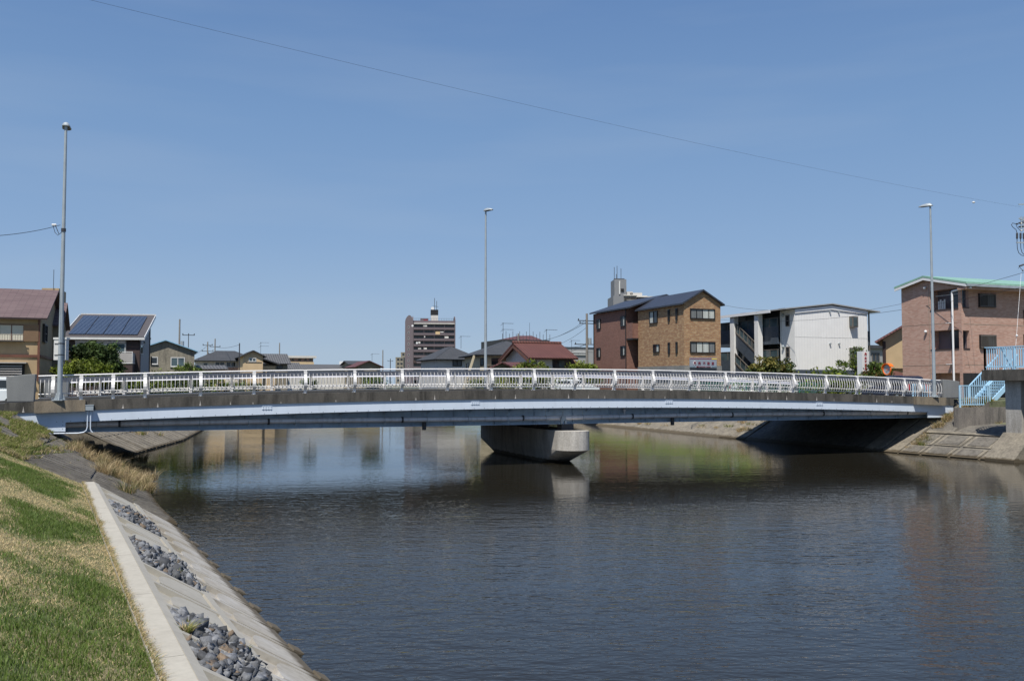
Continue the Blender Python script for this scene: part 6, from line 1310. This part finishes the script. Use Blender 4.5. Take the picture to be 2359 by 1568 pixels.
# ================================================================== VEGETATION
def vn(x, y, seed=0):
    """smooth value noise on arrays"""
    def h(i, j): v = np.sin(i * 127.1 + j * 311.7 + seed * 17.3) * 43758.5453; return v - np.floor(v)
    xi, yi = np.floor(x), np.floor(y); fx, fy = x - xi, y - yi; fx = fx * fx * (3 - 2 * fx); fy = fy * fy * (3 - 2 * fy)
    a = h(xi, yi) * (1 - fx) + h(xi + 1, yi) * fx; b = h(xi, yi + 1) * (1 - fx) + h(xi + 1, yi + 1) * fx; return a * (1 - fy) + b * fy
def fbm(x, y, seed=0): return (vn(x, y, seed) + .5 * vn(x * 2.1, y * 2.1, seed + 1) + .25 * vn(x * 4.3, y * 4.3, seed + 2)) / 1.75
def blades(name, pos, nrm_up, length, width, lean, col, segs=2):
    """grass blades: pos (N,3), length (N), lean (N,2) horizontal lean, col (N,3)"""
    n = len(pos); ang = RNG.uniform(0, 2 * np.pi, n); w = np.stack([np.cos(ang), np.sin(ang), np.zeros(n)], 1) * width[:, None] * .5
    L = np.concatenate([lean, np.zeros((n, 1))], 1); up = np.array([0, 0, 1.0])
    rows = []
    for k in range(segs + 1):
        f = k / segs; c = pos + up * (length * f * (1 - .25 * f))[:, None] + L * (length * f * f)[:, None]; ww = w * (1 - f * .92)
        rows += [c - ww, c + ww]
    v = np.stack(rows, 1).reshape(-1, 3); base = np.arange(n)[:, None] * (2 * (segs + 1)); fs = []
    for k in range(segs): fs.append(base + np.array([[2 * k, 2 * k + 1, 2 * k + 3, 2 * k + 2]]))
    f = np.stack(fs, 1).reshape(-1, 4); return npmesh(name, v, f, [M['leaf']], col=np.repeat(col, 2 * (segs + 1), 0))
def inframe(P_, mg=30):
    y = P_[:, 1]; yc = y * cP + (P_[:, 2] - EYE) * sP; px = CXP + FPX * P_[:, 0] / np.maximum(yc, .1); zc = -y * sP + (P_[:, 2] - EYE) * cP; py = CYP - FPX * zc / np.maximum(yc, .1)
    return (yc > 1) & (px > -mg) & (px < 2359 + mg) & (py > 0) & (py < 1568 + mg)
# turf on the near bank
def turf_z(w): return np.interp(w, [2.17, 2.22, 2.25, 5.4, 8.0], [1.10, 1.14, 1.17, 2.52, 2.62])
n = 420000; t_ = RNG.uniform(-6, 17.5, n); w_ = RNG.uniform(2.235, 8.0, n)
keep = t_ < T1 + np.minimum(2.0, np.maximum(0, (w_ - 2.4) * .62)); t_, w_ = t_[keep], w_[keep]
pos = np.stack([RO.x + RR.x * t_ + RN.x * w_, RO.y + RR.y * t_ + RN.y * w_, turf_z(w_) - .005], 1)
k_ = inframe(pos); pos, t_, w_ = pos[k_], t_[k_], w_[k_]; dist = np.linalg.norm(pos[:, :2], axis=1)
k_ = RNG.uniform(0, 1, len(pos)) < np.clip(1.25 - dist / 40, .3, 1); pos, t_, w_, dist = pos[k_], t_[k_], w_[k_], dist[k_]; n = len(pos)
g = fbm(t_ * .42, w_ * .95, 3); dry = np.clip((g - .385 + .05 * np.clip(1 - t_ / 4, 0, 1)) * 4.2 + .62 * np.clip((2.9 - w_) / .6, 0, 1) + .25 * (fbm(t_ * 2.3, w_ * 2.3, 9) - .5) * 3 - .05 * (t_ > 9) * (t_ - 9), 0, 1)
isdry = RNG.uniform(0, 1, n) < dry * .88 + .06; hgt = np.where(isdry, RNG.uniform(.015, .045, n), RNG.uniform(.02, .055, n) * (1 + .7 * (1 - dry)) * (.55 + 1.1 * fbm(t_ * 3.1, w_ * 3.1, 21)))
lean = RNG.normal(0, .35, (n, 2)); lean[isdry] *= 2.2; br_ = RNG.uniform(.6, 1.3, n)[:, None]
green = np.array([[.105, .165, .038]]) * br_ + RNG.uniform(0, 1, n)[:, None] * np.array([[.035, .03, .0]]); straw = np.array([[.58, .46, .25]]) * br_
o = blades('lawn_grass', pos, None, hgt, RNG.uniform(.006, .011, n), lean, np.where(isdry[:, None], straw, green)); tag(o, 'mown grass patched with straw covering the bank at the lower left', 'grass', kind='stuff')
# blades spilling over the kerb edge
n = 8000; t_ = RNG.uniform(-5, T1, n); ex = np.abs(RNG.normal(0, .035, n)) * (.15 + 1.7 * fbm(t_ * 1.7, t_ * 0, 15) ** 1.5); w_ = 2.26 - ex
pos = np.stack([RO.x + RR.x * t_ + RN.x * w_, RO.y + RR.y * t_ + RN.y * w_, np.full(n, QL * SA + .004)], 1); k_ = inframe(pos); pos = pos[k_]; n = len(pos)
o = blades('edge_grass', pos, None, RNG.uniform(.02, .06, n), RNG.uniform(.005, .010, n), RNG.normal(0, .6, (n, 2)) - np.array([[RN.x, RN.y]]) * .9, np.where(RNG.uniform(0, 1, (n, 1)) < .7, np.array([[.50, .39, .21]]), np.array([[.13, .17, .05]])) * RNG.uniform(.6, 1.3, n)[:, None]); tag(o, 'straw and grass blades hanging over the edge of the pale kerb', 'grass', kind='stuff')
# rough grass over the bank top near the bridge end
n = 90000; uu = RNG.uniform(0, 1, n); vv_ = RNG.uniform(0, 1, n); pos = np.zeros((n, 3))
for hf in (0, 1):
    for (c0, c1, va, vb) in ((4, 5, 0, .45), (5, 6, .45, 1.0)):
        m_ = (uu >= hf * .5) & (uu <= hf * .5 + .5) & (vv_ >= va) & (vv_ <= vb); a_ = ((uu[m_] - hf * .5) * 2)[:, None]; b_ = ((vv_[m_] - va) / (vb - va))[:, None]
        q0, q1, q2, q3 = [np.array(p)[None] for p in (old[hf][c0], old[hf + 1][c0], old[hf + 1][c1], old[hf][c1])]; pos[m_] = (q0 * (1 - a_) + q1 * a_) * (1 - b_) + (q3 * (1 - a_) + q2 * a_) * b_
k_ = (fbm(uu * 6, vv_ * 5, 31) > .52 - .5 * vv_) & inframe(pos); pos, uu, vv_ = pos[k_], uu[k_], vv_[k_]; pos[:, 2] += .10 - .06 * vv_; n = len(pos); dr = RNG.uniform(0, 1, n) < .25 + .5 * (fbm(uu * 4, vv_ * 4, 8) > .55)
o = blades('rough_grass', pos, None, RNG.uniform(.05, .17, n), RNG.uniform(.014, .026, n), RNG.normal(0, .5, (n, 2)), np.where(dr[:, None], np.array([[.40, .33, .17]]), np.array([[.17, .20, .04]])) * RNG.uniform(.55, 1.3, n)[:, None]); tag(o, 'rough yellow green grass on the bank top below the left end of the bridge', 'grass', kind='stuff')
# reddish dead fringe creeping over the kerb
n = 1300; t_ = RNG.uniform(-5, T1, n); ex = np.abs(RNG.normal(0, .022, n)) * (.4 + 1.9 * vn(t_ * 2.6, t_ * 0, 5)); w_ = 2.25 - ex
pos = np.stack([RO.x + RR.x * t_ + RN.x * w_, RO.y + RR.y * t_ + RN.y * w_, np.full(n, QL * SA + .004)], 1); k_ = inframe(pos); pos = pos[k_]; n = len(pos)
o = blades('dead_fringe', pos, None, RNG.uniform(.012, .035, n), RNG.uniform(.006, .012, n), RNG.normal(0, 1.4, (n, 2)), np.array([[.30, .22, .14]]) * RNG.uniform(.5, 1.5, n)[:, None]); tag(o, 'brown dead grass fringe creeping over the edge of the pale kerb', 'dead grass', kind='stuff')
def tufts(name, label_, spots, kind='stuff'):
    """spots: (x, y, z, radius, height, blades, (colours), spread)"""
    P_, H_, L_, C_, W_ = [], [], [], [], []
    for (x, y, z, r, h, nb, cols, sp) in spots:
        a = RNG.uniform(0, 2 * np.pi, nb); d = r * np.sqrt(RNG.uniform(0, 1, nb))
        P_.append(np.stack([x + d * np.cos(a), y + d * np.sin(a), z - .03 + 0 * d], 1)); H_.append(h * RNG.uniform(.45, 1.1, nb))
        L_.append(np.stack([np.cos(a), np.sin(a)], 1) * (d / max(r, 1e-3))[:, None] * sp + RNG.normal(0, .22, (nb, 2))); ci = RNG.integers(0, len(cols), nb)
        C_.append(np.array(cols)[ci] * RNG.uniform(.65, 1.3, nb)[:, None]); W_.append(RNG.uniform(.010, .020, nb) * (1 + np.clip(y - 30, 0, 60) / 40))
    o = blades(name, np.concatenate(P_), None, np.concatenate(H_), np.concatenate(W_), np.concatenate(L_), np.concatenate(C_), 3); return tag(o, label_, 'weeds', kind=kind)
STR = [(.48, .37, .20), (.55, .44, .26), (.34, .25, .13)]; MIXG = STR + [(.10, .13, .035), (.14, .16, .04)]; GRN = [(.075, .12, .025), (.10, .15, .03), (.16, .17, .05)]; YG = [(.17, .20, .035), (.12, .16, .03), (.26, .22, .08)]
def oldz(sections, u, v): q = (sections[0][1], sections[1][1], sections[1][5], sections[0][5]); return bil(q, u, v)
sp_ = []
for px, py, r, h, nb, cs in ((190, 1030, .22, .75, 90, STR), (205, 1042, .3, .5, 160, STR), (228, 1050, .3, .38, 150, MIXG), (250, 1062, .3, .42, 160, STR), (262, 1075, .32, .5, 200, MIXG), (285, 1085, .35, .55, 240, MIXG), (300, 1098, .35, .6, 260, STR), (320, 1092, .3, .6, 240, STR), (332, 1110, .3, .55, 220, STR), (315, 1125, .3, .42, 200, MIXG), (292, 1140, .22, .5, 120, MIXG), (275, 1108, .25, .3, 90, MIXG), (240, 1072, .25, .3, 80, MIXG), (345, 1125, .25, .5, 120, STR), (160, 1035, .25, .25, 80, MIXG)):
    a_, b_ = ray(px, py)          # drop each tuft on the old slope plane
    pl = old[0][1], old[1][1], old[1][5]; nn = (pl[1] - pl[0]).cross(pl[2] - pl[0]).normalized(); o_ = Vector((0, 0, EYE)); d_ = Vector((a_, 1, b_)); tt = (pl[0] - o_).dot(nn) / d_.dot(nn); q = o_ + d_ * tt
    sp_.append((q.x, q.y, max(0, q.z) + .08, r * 1.15, h * 1.15, int(nb * 1.6), cs, .55))
tufts('dry_grass', 'tall dry grass tufts along the edge of the old left slope', sp_)
sp_ = []
for i in range(95):
    u, v = random.uniform(.45, 1.0), random.uniform(0.0, .62); 
    if u < .75 and v > .35: continue
    q = bil((old[1][1], old[2][1], old[2][5], old[1][5]), u, v); sp_.append((q.x, q.y, max(q.z, 0) + .05, random.uniform(.12, .26), random.uniform(.3, .62) * (1.15 - v * .6), 110, random.choice((STR, STR, MIXG)), .5))
for i in range(1300):
    u, v = random.random(), random.random() ** .6; q = bil((old[0][4], old[2][3], old[2][6], old[0][6]), u, v); c = random.choice((YG, YG, GRN, MIXG)); sp_.append((q.x, q.y, q.z + .12, random.uniform(.10, .28), random.uniform(.08, .2), 60, c, .9))
for i in range(60):
    u, v = random.random(), random.uniform(.1, .7); s0_, s1_ = (old[0], old[1]) if random.random() < .5 else (old[1], old[2]); q = bil((s0_[1], s1_[1], s1_[5], s0_[5]), u, v); sp_.append((q.x, q.y, q.z + .04, random.uniform(.05, .15), random.uniform(.04, .10), 25, random.choice((YG, MIXG)), .9))
tufts('weeds', 'low yellow green weeds on top of the old left slope', sp_)
sp_ = []
for i in range(46):
    k = random.choice((0, 0, 1, 1, 2)); u, v = random.random(), random.uniform(.12, 1.0); q = bil((lf[k][1], lf[k + 1][1], lf[k + 1][5], lf[k][5]), u, v); sp_.append((q.x, q.y, q.z + .05, random.uniform(.15, .4), random.uniform(.2, .55), 50, random.choice((STR, MIXG, YG)), .5))
tufts('weeds', 'scattered dry weeds on the left slope beyond the bridge', sp_)
sp_ = []
for i in range(90):
    k = random.choice((0, 0, 0, 1, 1, 2)); u, v = random.random(), random.uniform(.1, .95); q = bil((rt3[k][1], rt3[k + 1][1], rt3[k + 1][5], rt3[k][5]), u, v); sp_.append((q.x, q.y, q.z + .03, random.uniform(.15, .5), random.uniform(.15, .5), 60, random.choice((STR, STR, MIXG, YG)), .5))
tufts('weeds', 'scattered dry weeds on the right slope beyond the bridge', sp_)
sp_ = []
for i in range(70):
    w = random.uniform(.4, 5.4); v = -.55 + random.gauss(0, .16) - .25 * (w > 3.2) * random.random() * 4; q = RS(v, w); sp_.append((q.x, q.y, q.z, random.uniform(.1, .25), random.uniform(.18, .42) * (1.25 if w > 2 else .8), 70, random.choice((STR, STR, MIXG, YG)), .5))
for i in range(26): w = random.uniform(2.1, 3.4); q = RS(random.uniform(-5.5, -4.2), w); sp_.append((q.x, q.y, q.z, .2, random.uniform(.2, .45), 70, random.choice((GRN, YG, MIXG)), .5))
tufts('weeds', 'dry weeds growing in a line up the right slope beside the bridge end', sp_)
# leafy plants
def leaves(name, parent, clumps, nl, size, cols, org, squash=.8, density=1.0):
    """clumps: (centre, radii); leaves gather in sub-clumps spread through each ellipsoid so that gaps stay open"""
    cs = []; vol = np.array([max(.05, r[0] * r[1] * r[2]) ** .75 for _, r in clumps]); vol = vol / vol.sum(); P_ = []; C_ = []
    for (c, r), f in zip(clumps, vol):
        m = max(14, int(95 * f * density)); d = RNG.normal(0, 1, (m, 3)); d /= np.linalg.norm(d, axis=1)[:, None]; rad = RNG.uniform(.25, 1.25, m) ** .5
        sc_ = np.array(c) + d * rad[:, None] * np.array(r); sr = float(np.mean(r)) * .20; per = max(6, int(nl * f / m))
        tone = RNG.uniform(.55, 1.35, m); ty = RNG.integers(0, len(cols), m)
        for i in range(m): P_.append(sc_[i] + RNG.normal(0, sr, (per, 3)) * np.array([1.2, 1.2, squash])); C_.append(np.array(cols[ty[i]])[None, :] * tone[i] * RNG.uniform(.7, 1.3, (per, 1)))
    P_ = np.concatenate(P_); C_ = np.concatenate(C_); n = len(P_); a = RNG.normal(0, 1, (n, 3)); a /= np.linalg.norm(a, axis=1)[:, None]; b = RNG.normal(0, 1, (n, 3)); b[:, 2] *= .6; b -= a * (a * b).sum(1)[:, None]; b /= np.linalg.norm(b, axis=1)[:, None]
    s_ = RNG.uniform(.6, 1.35, n)[:, None] * size; P_ = P_ - np.array(org); v = np.stack([P_ - a * s_, P_ + b * s_ * .45, P_ + a * s_, P_ - b * s_ * .45], 1).reshape(-1, 3)
    f = np.arange(4 * n).reshape(-1, 4); o = npmesh(name, v, f, [M['leaf']], col=np.repeat(C_, 4, 0)); o.parent = parent; ORG[o.name] = Vector(org); return o
def tree(name, label_, base, clumps, nl, size, cols, trunk=.1, cat='tree', group=None, dens=1.0):
    t = thing(name, label_, cat, base, group); mb = MB(); b = Vector(base); top = Vector(clumps[0][0])
    mb.tube([b - ZU * .1, b.lerp(top, .5), top], [trunk, trunk * .7, trunk * .25], 7)
    for c, r in clumps:
        c = Vector(c); st_ = b.lerp(top, random.uniform(.35, .6)); mb.tube([st_, st_.lerp(c, .6) + ZU * .05, c], [trunk * .5, trunk * .3, trunk * .1], 6)
        for i in range(3): e_ = c + Vector((random.uniform(-1, 1) * r[0], random.uniform(-1, 1) * r[1], random.uniform(.1, .9) * r[2])) * .8; mb.tube([c.lerp(st_, .3), e_], [trunk * .2, trunk * .06], 5)
    mb.build('trunk', M['bark'], t, smooth=True); leaves('crown', t, clumps, nl, size, cols, b, density=dens); return t
def clump(px, py, Y, rx, rz, dy=0.0, ry=None): c = at(px, py, Y + dy); k = Y / FPX; return ((c.x, c.y, c.z), (rx * k, (ry or rx * .9) * k, rz * k))
DG = [(.05, .085, .028), (.07, .11, .032), (.04, .065, .024), (.11, .155, .04)]; LG = [(.16, .20, .025), (.13, .17, .02), (.20, .23, .04), (.10, .13, .02)]; MG = [(.10, .15, .03), (.13, .17, .03), (.07, .10, .025)]
Y = 66; b = xy(225, Y) + ZU * 2.4
tree('broadleaf_tree', 'dark glossy evergreen tree in front of the solar house', b, [clump(218, 818, Y, 38, 24), clump(200, 806, Y, 26, 20), clump(240, 810, Y, 26, 20), clump(258, 838, Y, 24, 22), clump(190, 836, Y, 22, 20), clump(224, 850, Y, 36, 20), clump(268, 858, Y, 16, 18)], 12000, .12, DG, .12)
Y = 61; b = xy(195, Y) + ZU * 2.4
tree('leafy_shrub', 'bright yellow green shrub below the dark evergreen tree on the left', b, [clump(190, 850, Y, 36, 18), clump(158, 858, Y, 26, 14), clump(225, 856, Y, 26, 14), clump(128, 854, Y, 13, 6), clump(190, 872, Y, 50, 12), clump(240, 872, Y, 30, 12)], 9000, .11, LG, .05, 'shrub')
Y = 62; tree('leafy_shrub', 'bright green shrub seen between the railing bars below the solar house', xy(288, Y) + ZU * 2.4, [clump(290, 884, Y, 22, 14), clump(272, 892, Y, 14, 10), clump(320, 888, Y, 14, 12)], 3200, .11, LG, .04, 'shrub')
Y = 74; tree('leafy_shrub', 'thin leafy shrub in front of the grey workshop', xy(430, Y) + ZU * 2.4, [clump(432, 852, Y, 24, 12), clump(412, 868, Y, 30, 14), clump(455, 862, Y, 20, 12), clump(440, 885, Y, 50, 16)], 4800, .11, MG, .05, 'shrub', dens=.7)
Y = 78; tree('leafy_shrub', 'loose green bush seen through the railing right of the workshop', xy(515, Y) + ZU * 2.4, [clump(500, 890, Y, 30, 14), clump(545, 892, Y, 28, 12), clump(585, 892, Y, 18, 10)], 3000, .12, MG + STR[:1], .05, 'shrub')
Y = 90; tree('leafy_shrub', 'green bush seen through the railing below the long tiled roof', xy(715, Y) + ZU * 2.4, [clump(712, 884, Y, 16, 12), clump(860, 880, Y, 26, 14)], 2400, .12, MG, .05, 'shrub')
Y = 76; tree('leafy_shrub', 'yellow green bush between the cream house and the red tile house', xy(1220, Y) + ZU * 2.4, [clump(1212, 850, Y, 26, 12), clump(1240, 846, Y, 20, 14), clump(1190, 862, Y, 26, 12), clump(1225, 875, Y, 60, 18), clump(1120, 884, Y, 40, 14)], 7000, .11, LG, .05, 'shrub')
Y = 80; tree('leafy_shrub', 'bright bush at the foot of the large concrete utility pole', xy(1345, Y) + ZU * 2.4, [clump(1342, 848, Y, 26, 12), clump(1360, 854, Y, 18, 12), clump(1322, 860, Y, 18, 12), clump(1345, 872, Y, 34, 14)], 4800, .11, LG, .05, 'shrub')
Y = 69; tree('leafy_shrub', 'loose olive bush in front of the slate blue stair side of the white flats', xy(1775, Y) + ZU * 2.4, [clump(1768, 842, Y, 24, 18), clump(1748, 852, Y, 22, 14), clump(1800, 850, Y, 26, 12), clump(1785, 862, Y, 46, 14), clump(1810, 842, Y, 14, 12)], 5200, .11, [(.11, .12, .025), (.15, .13, .03), (.06, .09, .03)], .05, 'shrub', dens=.9)
Y = 68; tree('slender_tree', 'thin sparse sapling in front of the white flats, left of the vertical sign', xy(1972, Y) + ZU * 2.4, [clump(1972, 822, Y, 16, 22), clump(1955, 838, Y, 18, 12), clump(1978, 846, Y, 22, 14), clump(1935, 836, Y, 12, 6), clump(1985, 808, Y, 8, 12)], 1500, .09, MG, .05, dens=1.0)
Y = 64; tree('leafy_shrub', 'reddish green shrub right of the vertical sign behind the railing', xy(2020, Y) + ZU * 2.4, [clump(2015, 852, Y, 16, 16), clump(2030, 862, Y, 26, 12), clump(2005, 866, Y, 20, 12)], 3000, .10, MG + [(.20, .12, .04)], .05, 'shrub')
# far greenery at the water's edge beyond the bridge (mirrored in the water)
FL = ['green shrub on the right bank below the tan brick office', 'green shrub on the right bank below the red brown house', 'green shrub on the right bank below the utility pole', 'green shrub on the right bank below the red tile house',
      'farthest green shrub on the right bank of the river', 'green shrub on the left bank below the beige gable house', 'green shrub on the left bank below the grey roofed house', 'farthest green shrub on the left bank of the river',
      'green shrub on the right bank between the office and the red brown house', 'green shrub on the right bank between the red brown house and the utility pole', 'nearest green shrub on the right bank beyond the bridge']
for ii, (x, y, r_, h_) in enumerate(((20, 72, 2.0, 1.2), (16, 83, 2.4, 1.4), (11, 95, 2.4, 1.4), (7, 110, 2.6, 1.5), (3, 126, 2.6, 1.5), (-38, 98, 1.5, 1.2), (-31, 77, 1.3, 1.0), (-44, 120, 1.6, 1.4), (13, 89, 2.2, 1.2), (9, 102, 2.2, 1.3), (22.5, 65, 1.5, 1.2))):
    tree('leafy_shrub', FL[ii], (x, y, 2.4), [((x, y, 2.4 + h_), (r_, r_, h_)), ((x + r_, y + .5, 2.2 + h_), (r_ * .8, r_ * .8, h_ * .8))], 1500, .16, MG + LG, .06, 'shrub', 'far shrubs along both banks')

# ================================================================== CRUSHED ROCK IN THE CELLS
def rocks():
    ph = (1 + 5 ** .5) / 2; ico0 = np.array([(-1, ph, 0), (1, ph, 0), (-1, -ph, 0), (1, -ph, 0), (0, -1, ph), (0, 1, ph), (0, -1, -ph), (0, 1, -ph), (ph, 0, -1), (ph, 0, 1), (-ph, 0, -1), (-ph, 0, 1)]) / 1.9
    fc = np.array([(0, 11, 5), (0, 5, 1), (0, 1, 7), (0, 7, 10), (0, 10, 11), (1, 5, 9), (5, 11, 4), (11, 10, 2), (10, 7, 6), (7, 1, 8), (3, 9, 4), (3, 4, 2), (3, 2, 6), (3, 6, 8), (3, 8, 9), (4, 9, 5), (2, 4, 11), (6, 2, 10), (8, 6, 7), (9, 8, 1)])
    cube = np.array([(-1, -1, -1), (1, -1, -1), (1, 1, -1), (-1, 1, -1), (-1, -1, 1), (1, -1, 1), (1, 1, 1), (-1, 1, 1)]) * .75
    cf = np.array([(0, 2, 1), (0, 3, 2), (4, 5, 6), (4, 6, 7), (0, 1, 5), (0, 5, 4), (1, 2, 6), (1, 6, 5), (2, 3, 7), (2, 7, 6), (3, 0, 4), (3, 4, 7)])
    V_, F_, C_ = [], [], []; cnt = 0
    for i in range(len(TK) - 1):
        k = i - 8
        if (k % 4) not in (2, 3): continue
        m = 800
        for j in range(m):
            a0, a1 = TK[i] + .12, TK[i + 1] - .10; t = random.uniform(a0, a1); q = random.uniform(1.2, 2.14) if random.random() < .94 else random.uniform(1.1, 1.2); s = random.choice((.02, .026, .032, .038, .045, .058)) * random.uniform(.8, 1.2)
            edge = min(t - a0, a1 - t, q - 1.15, 2.18 - q); h = -.10 + s * .4 + random.uniform(0, .11) * min(1, max(.2, edge * 6)); c = RV(t, q, h)
            A = RNG.normal(0, 1, (3, 3)); Qm, _ = np.linalg.qr(A); v = (cube + RNG.uniform(-.62, .62, (8, 3))) * RNG.uniform(.6, 1.25, (1, 3)) * s; v = v @ Qm.T + np.array(c)
            V_.append(v); F_.append(cf + cnt); cnt += 8; base = np.array((.108, .112, .118)) * random.uniform(.35, 2.1)
            if random.random() < .06: base = np.array((.22, .165, .115)) * random.uniform(.7, 1.1)
            C_.append(np.repeat(base[None], 8, 0))
    o = npmesh('crushed_rock', np.concatenate(V_), np.concatenate(F_), [M['rock']], col=np.concatenate(C_)); tag(o, 'blue grey crushed rock filling some cells of the new concrete slope', 'rocks', kind='stuff')
rocks()
sp_ = []
for t, q, nb in ((-.9, 2.12, 120), (-.6, 2.05, 60), (3.5, 1.6, 40), (4.6, 1.5, 30), (-.3, 1.3, 30)): p = RV(t, q, 0); sp_.append((p.x, p.y, p.z, .07, .13, nb, YG + STR[:1], 1.0))
tufts('grass_tuft', 'small grass tufts sprouting among the crushed rock', sp_)
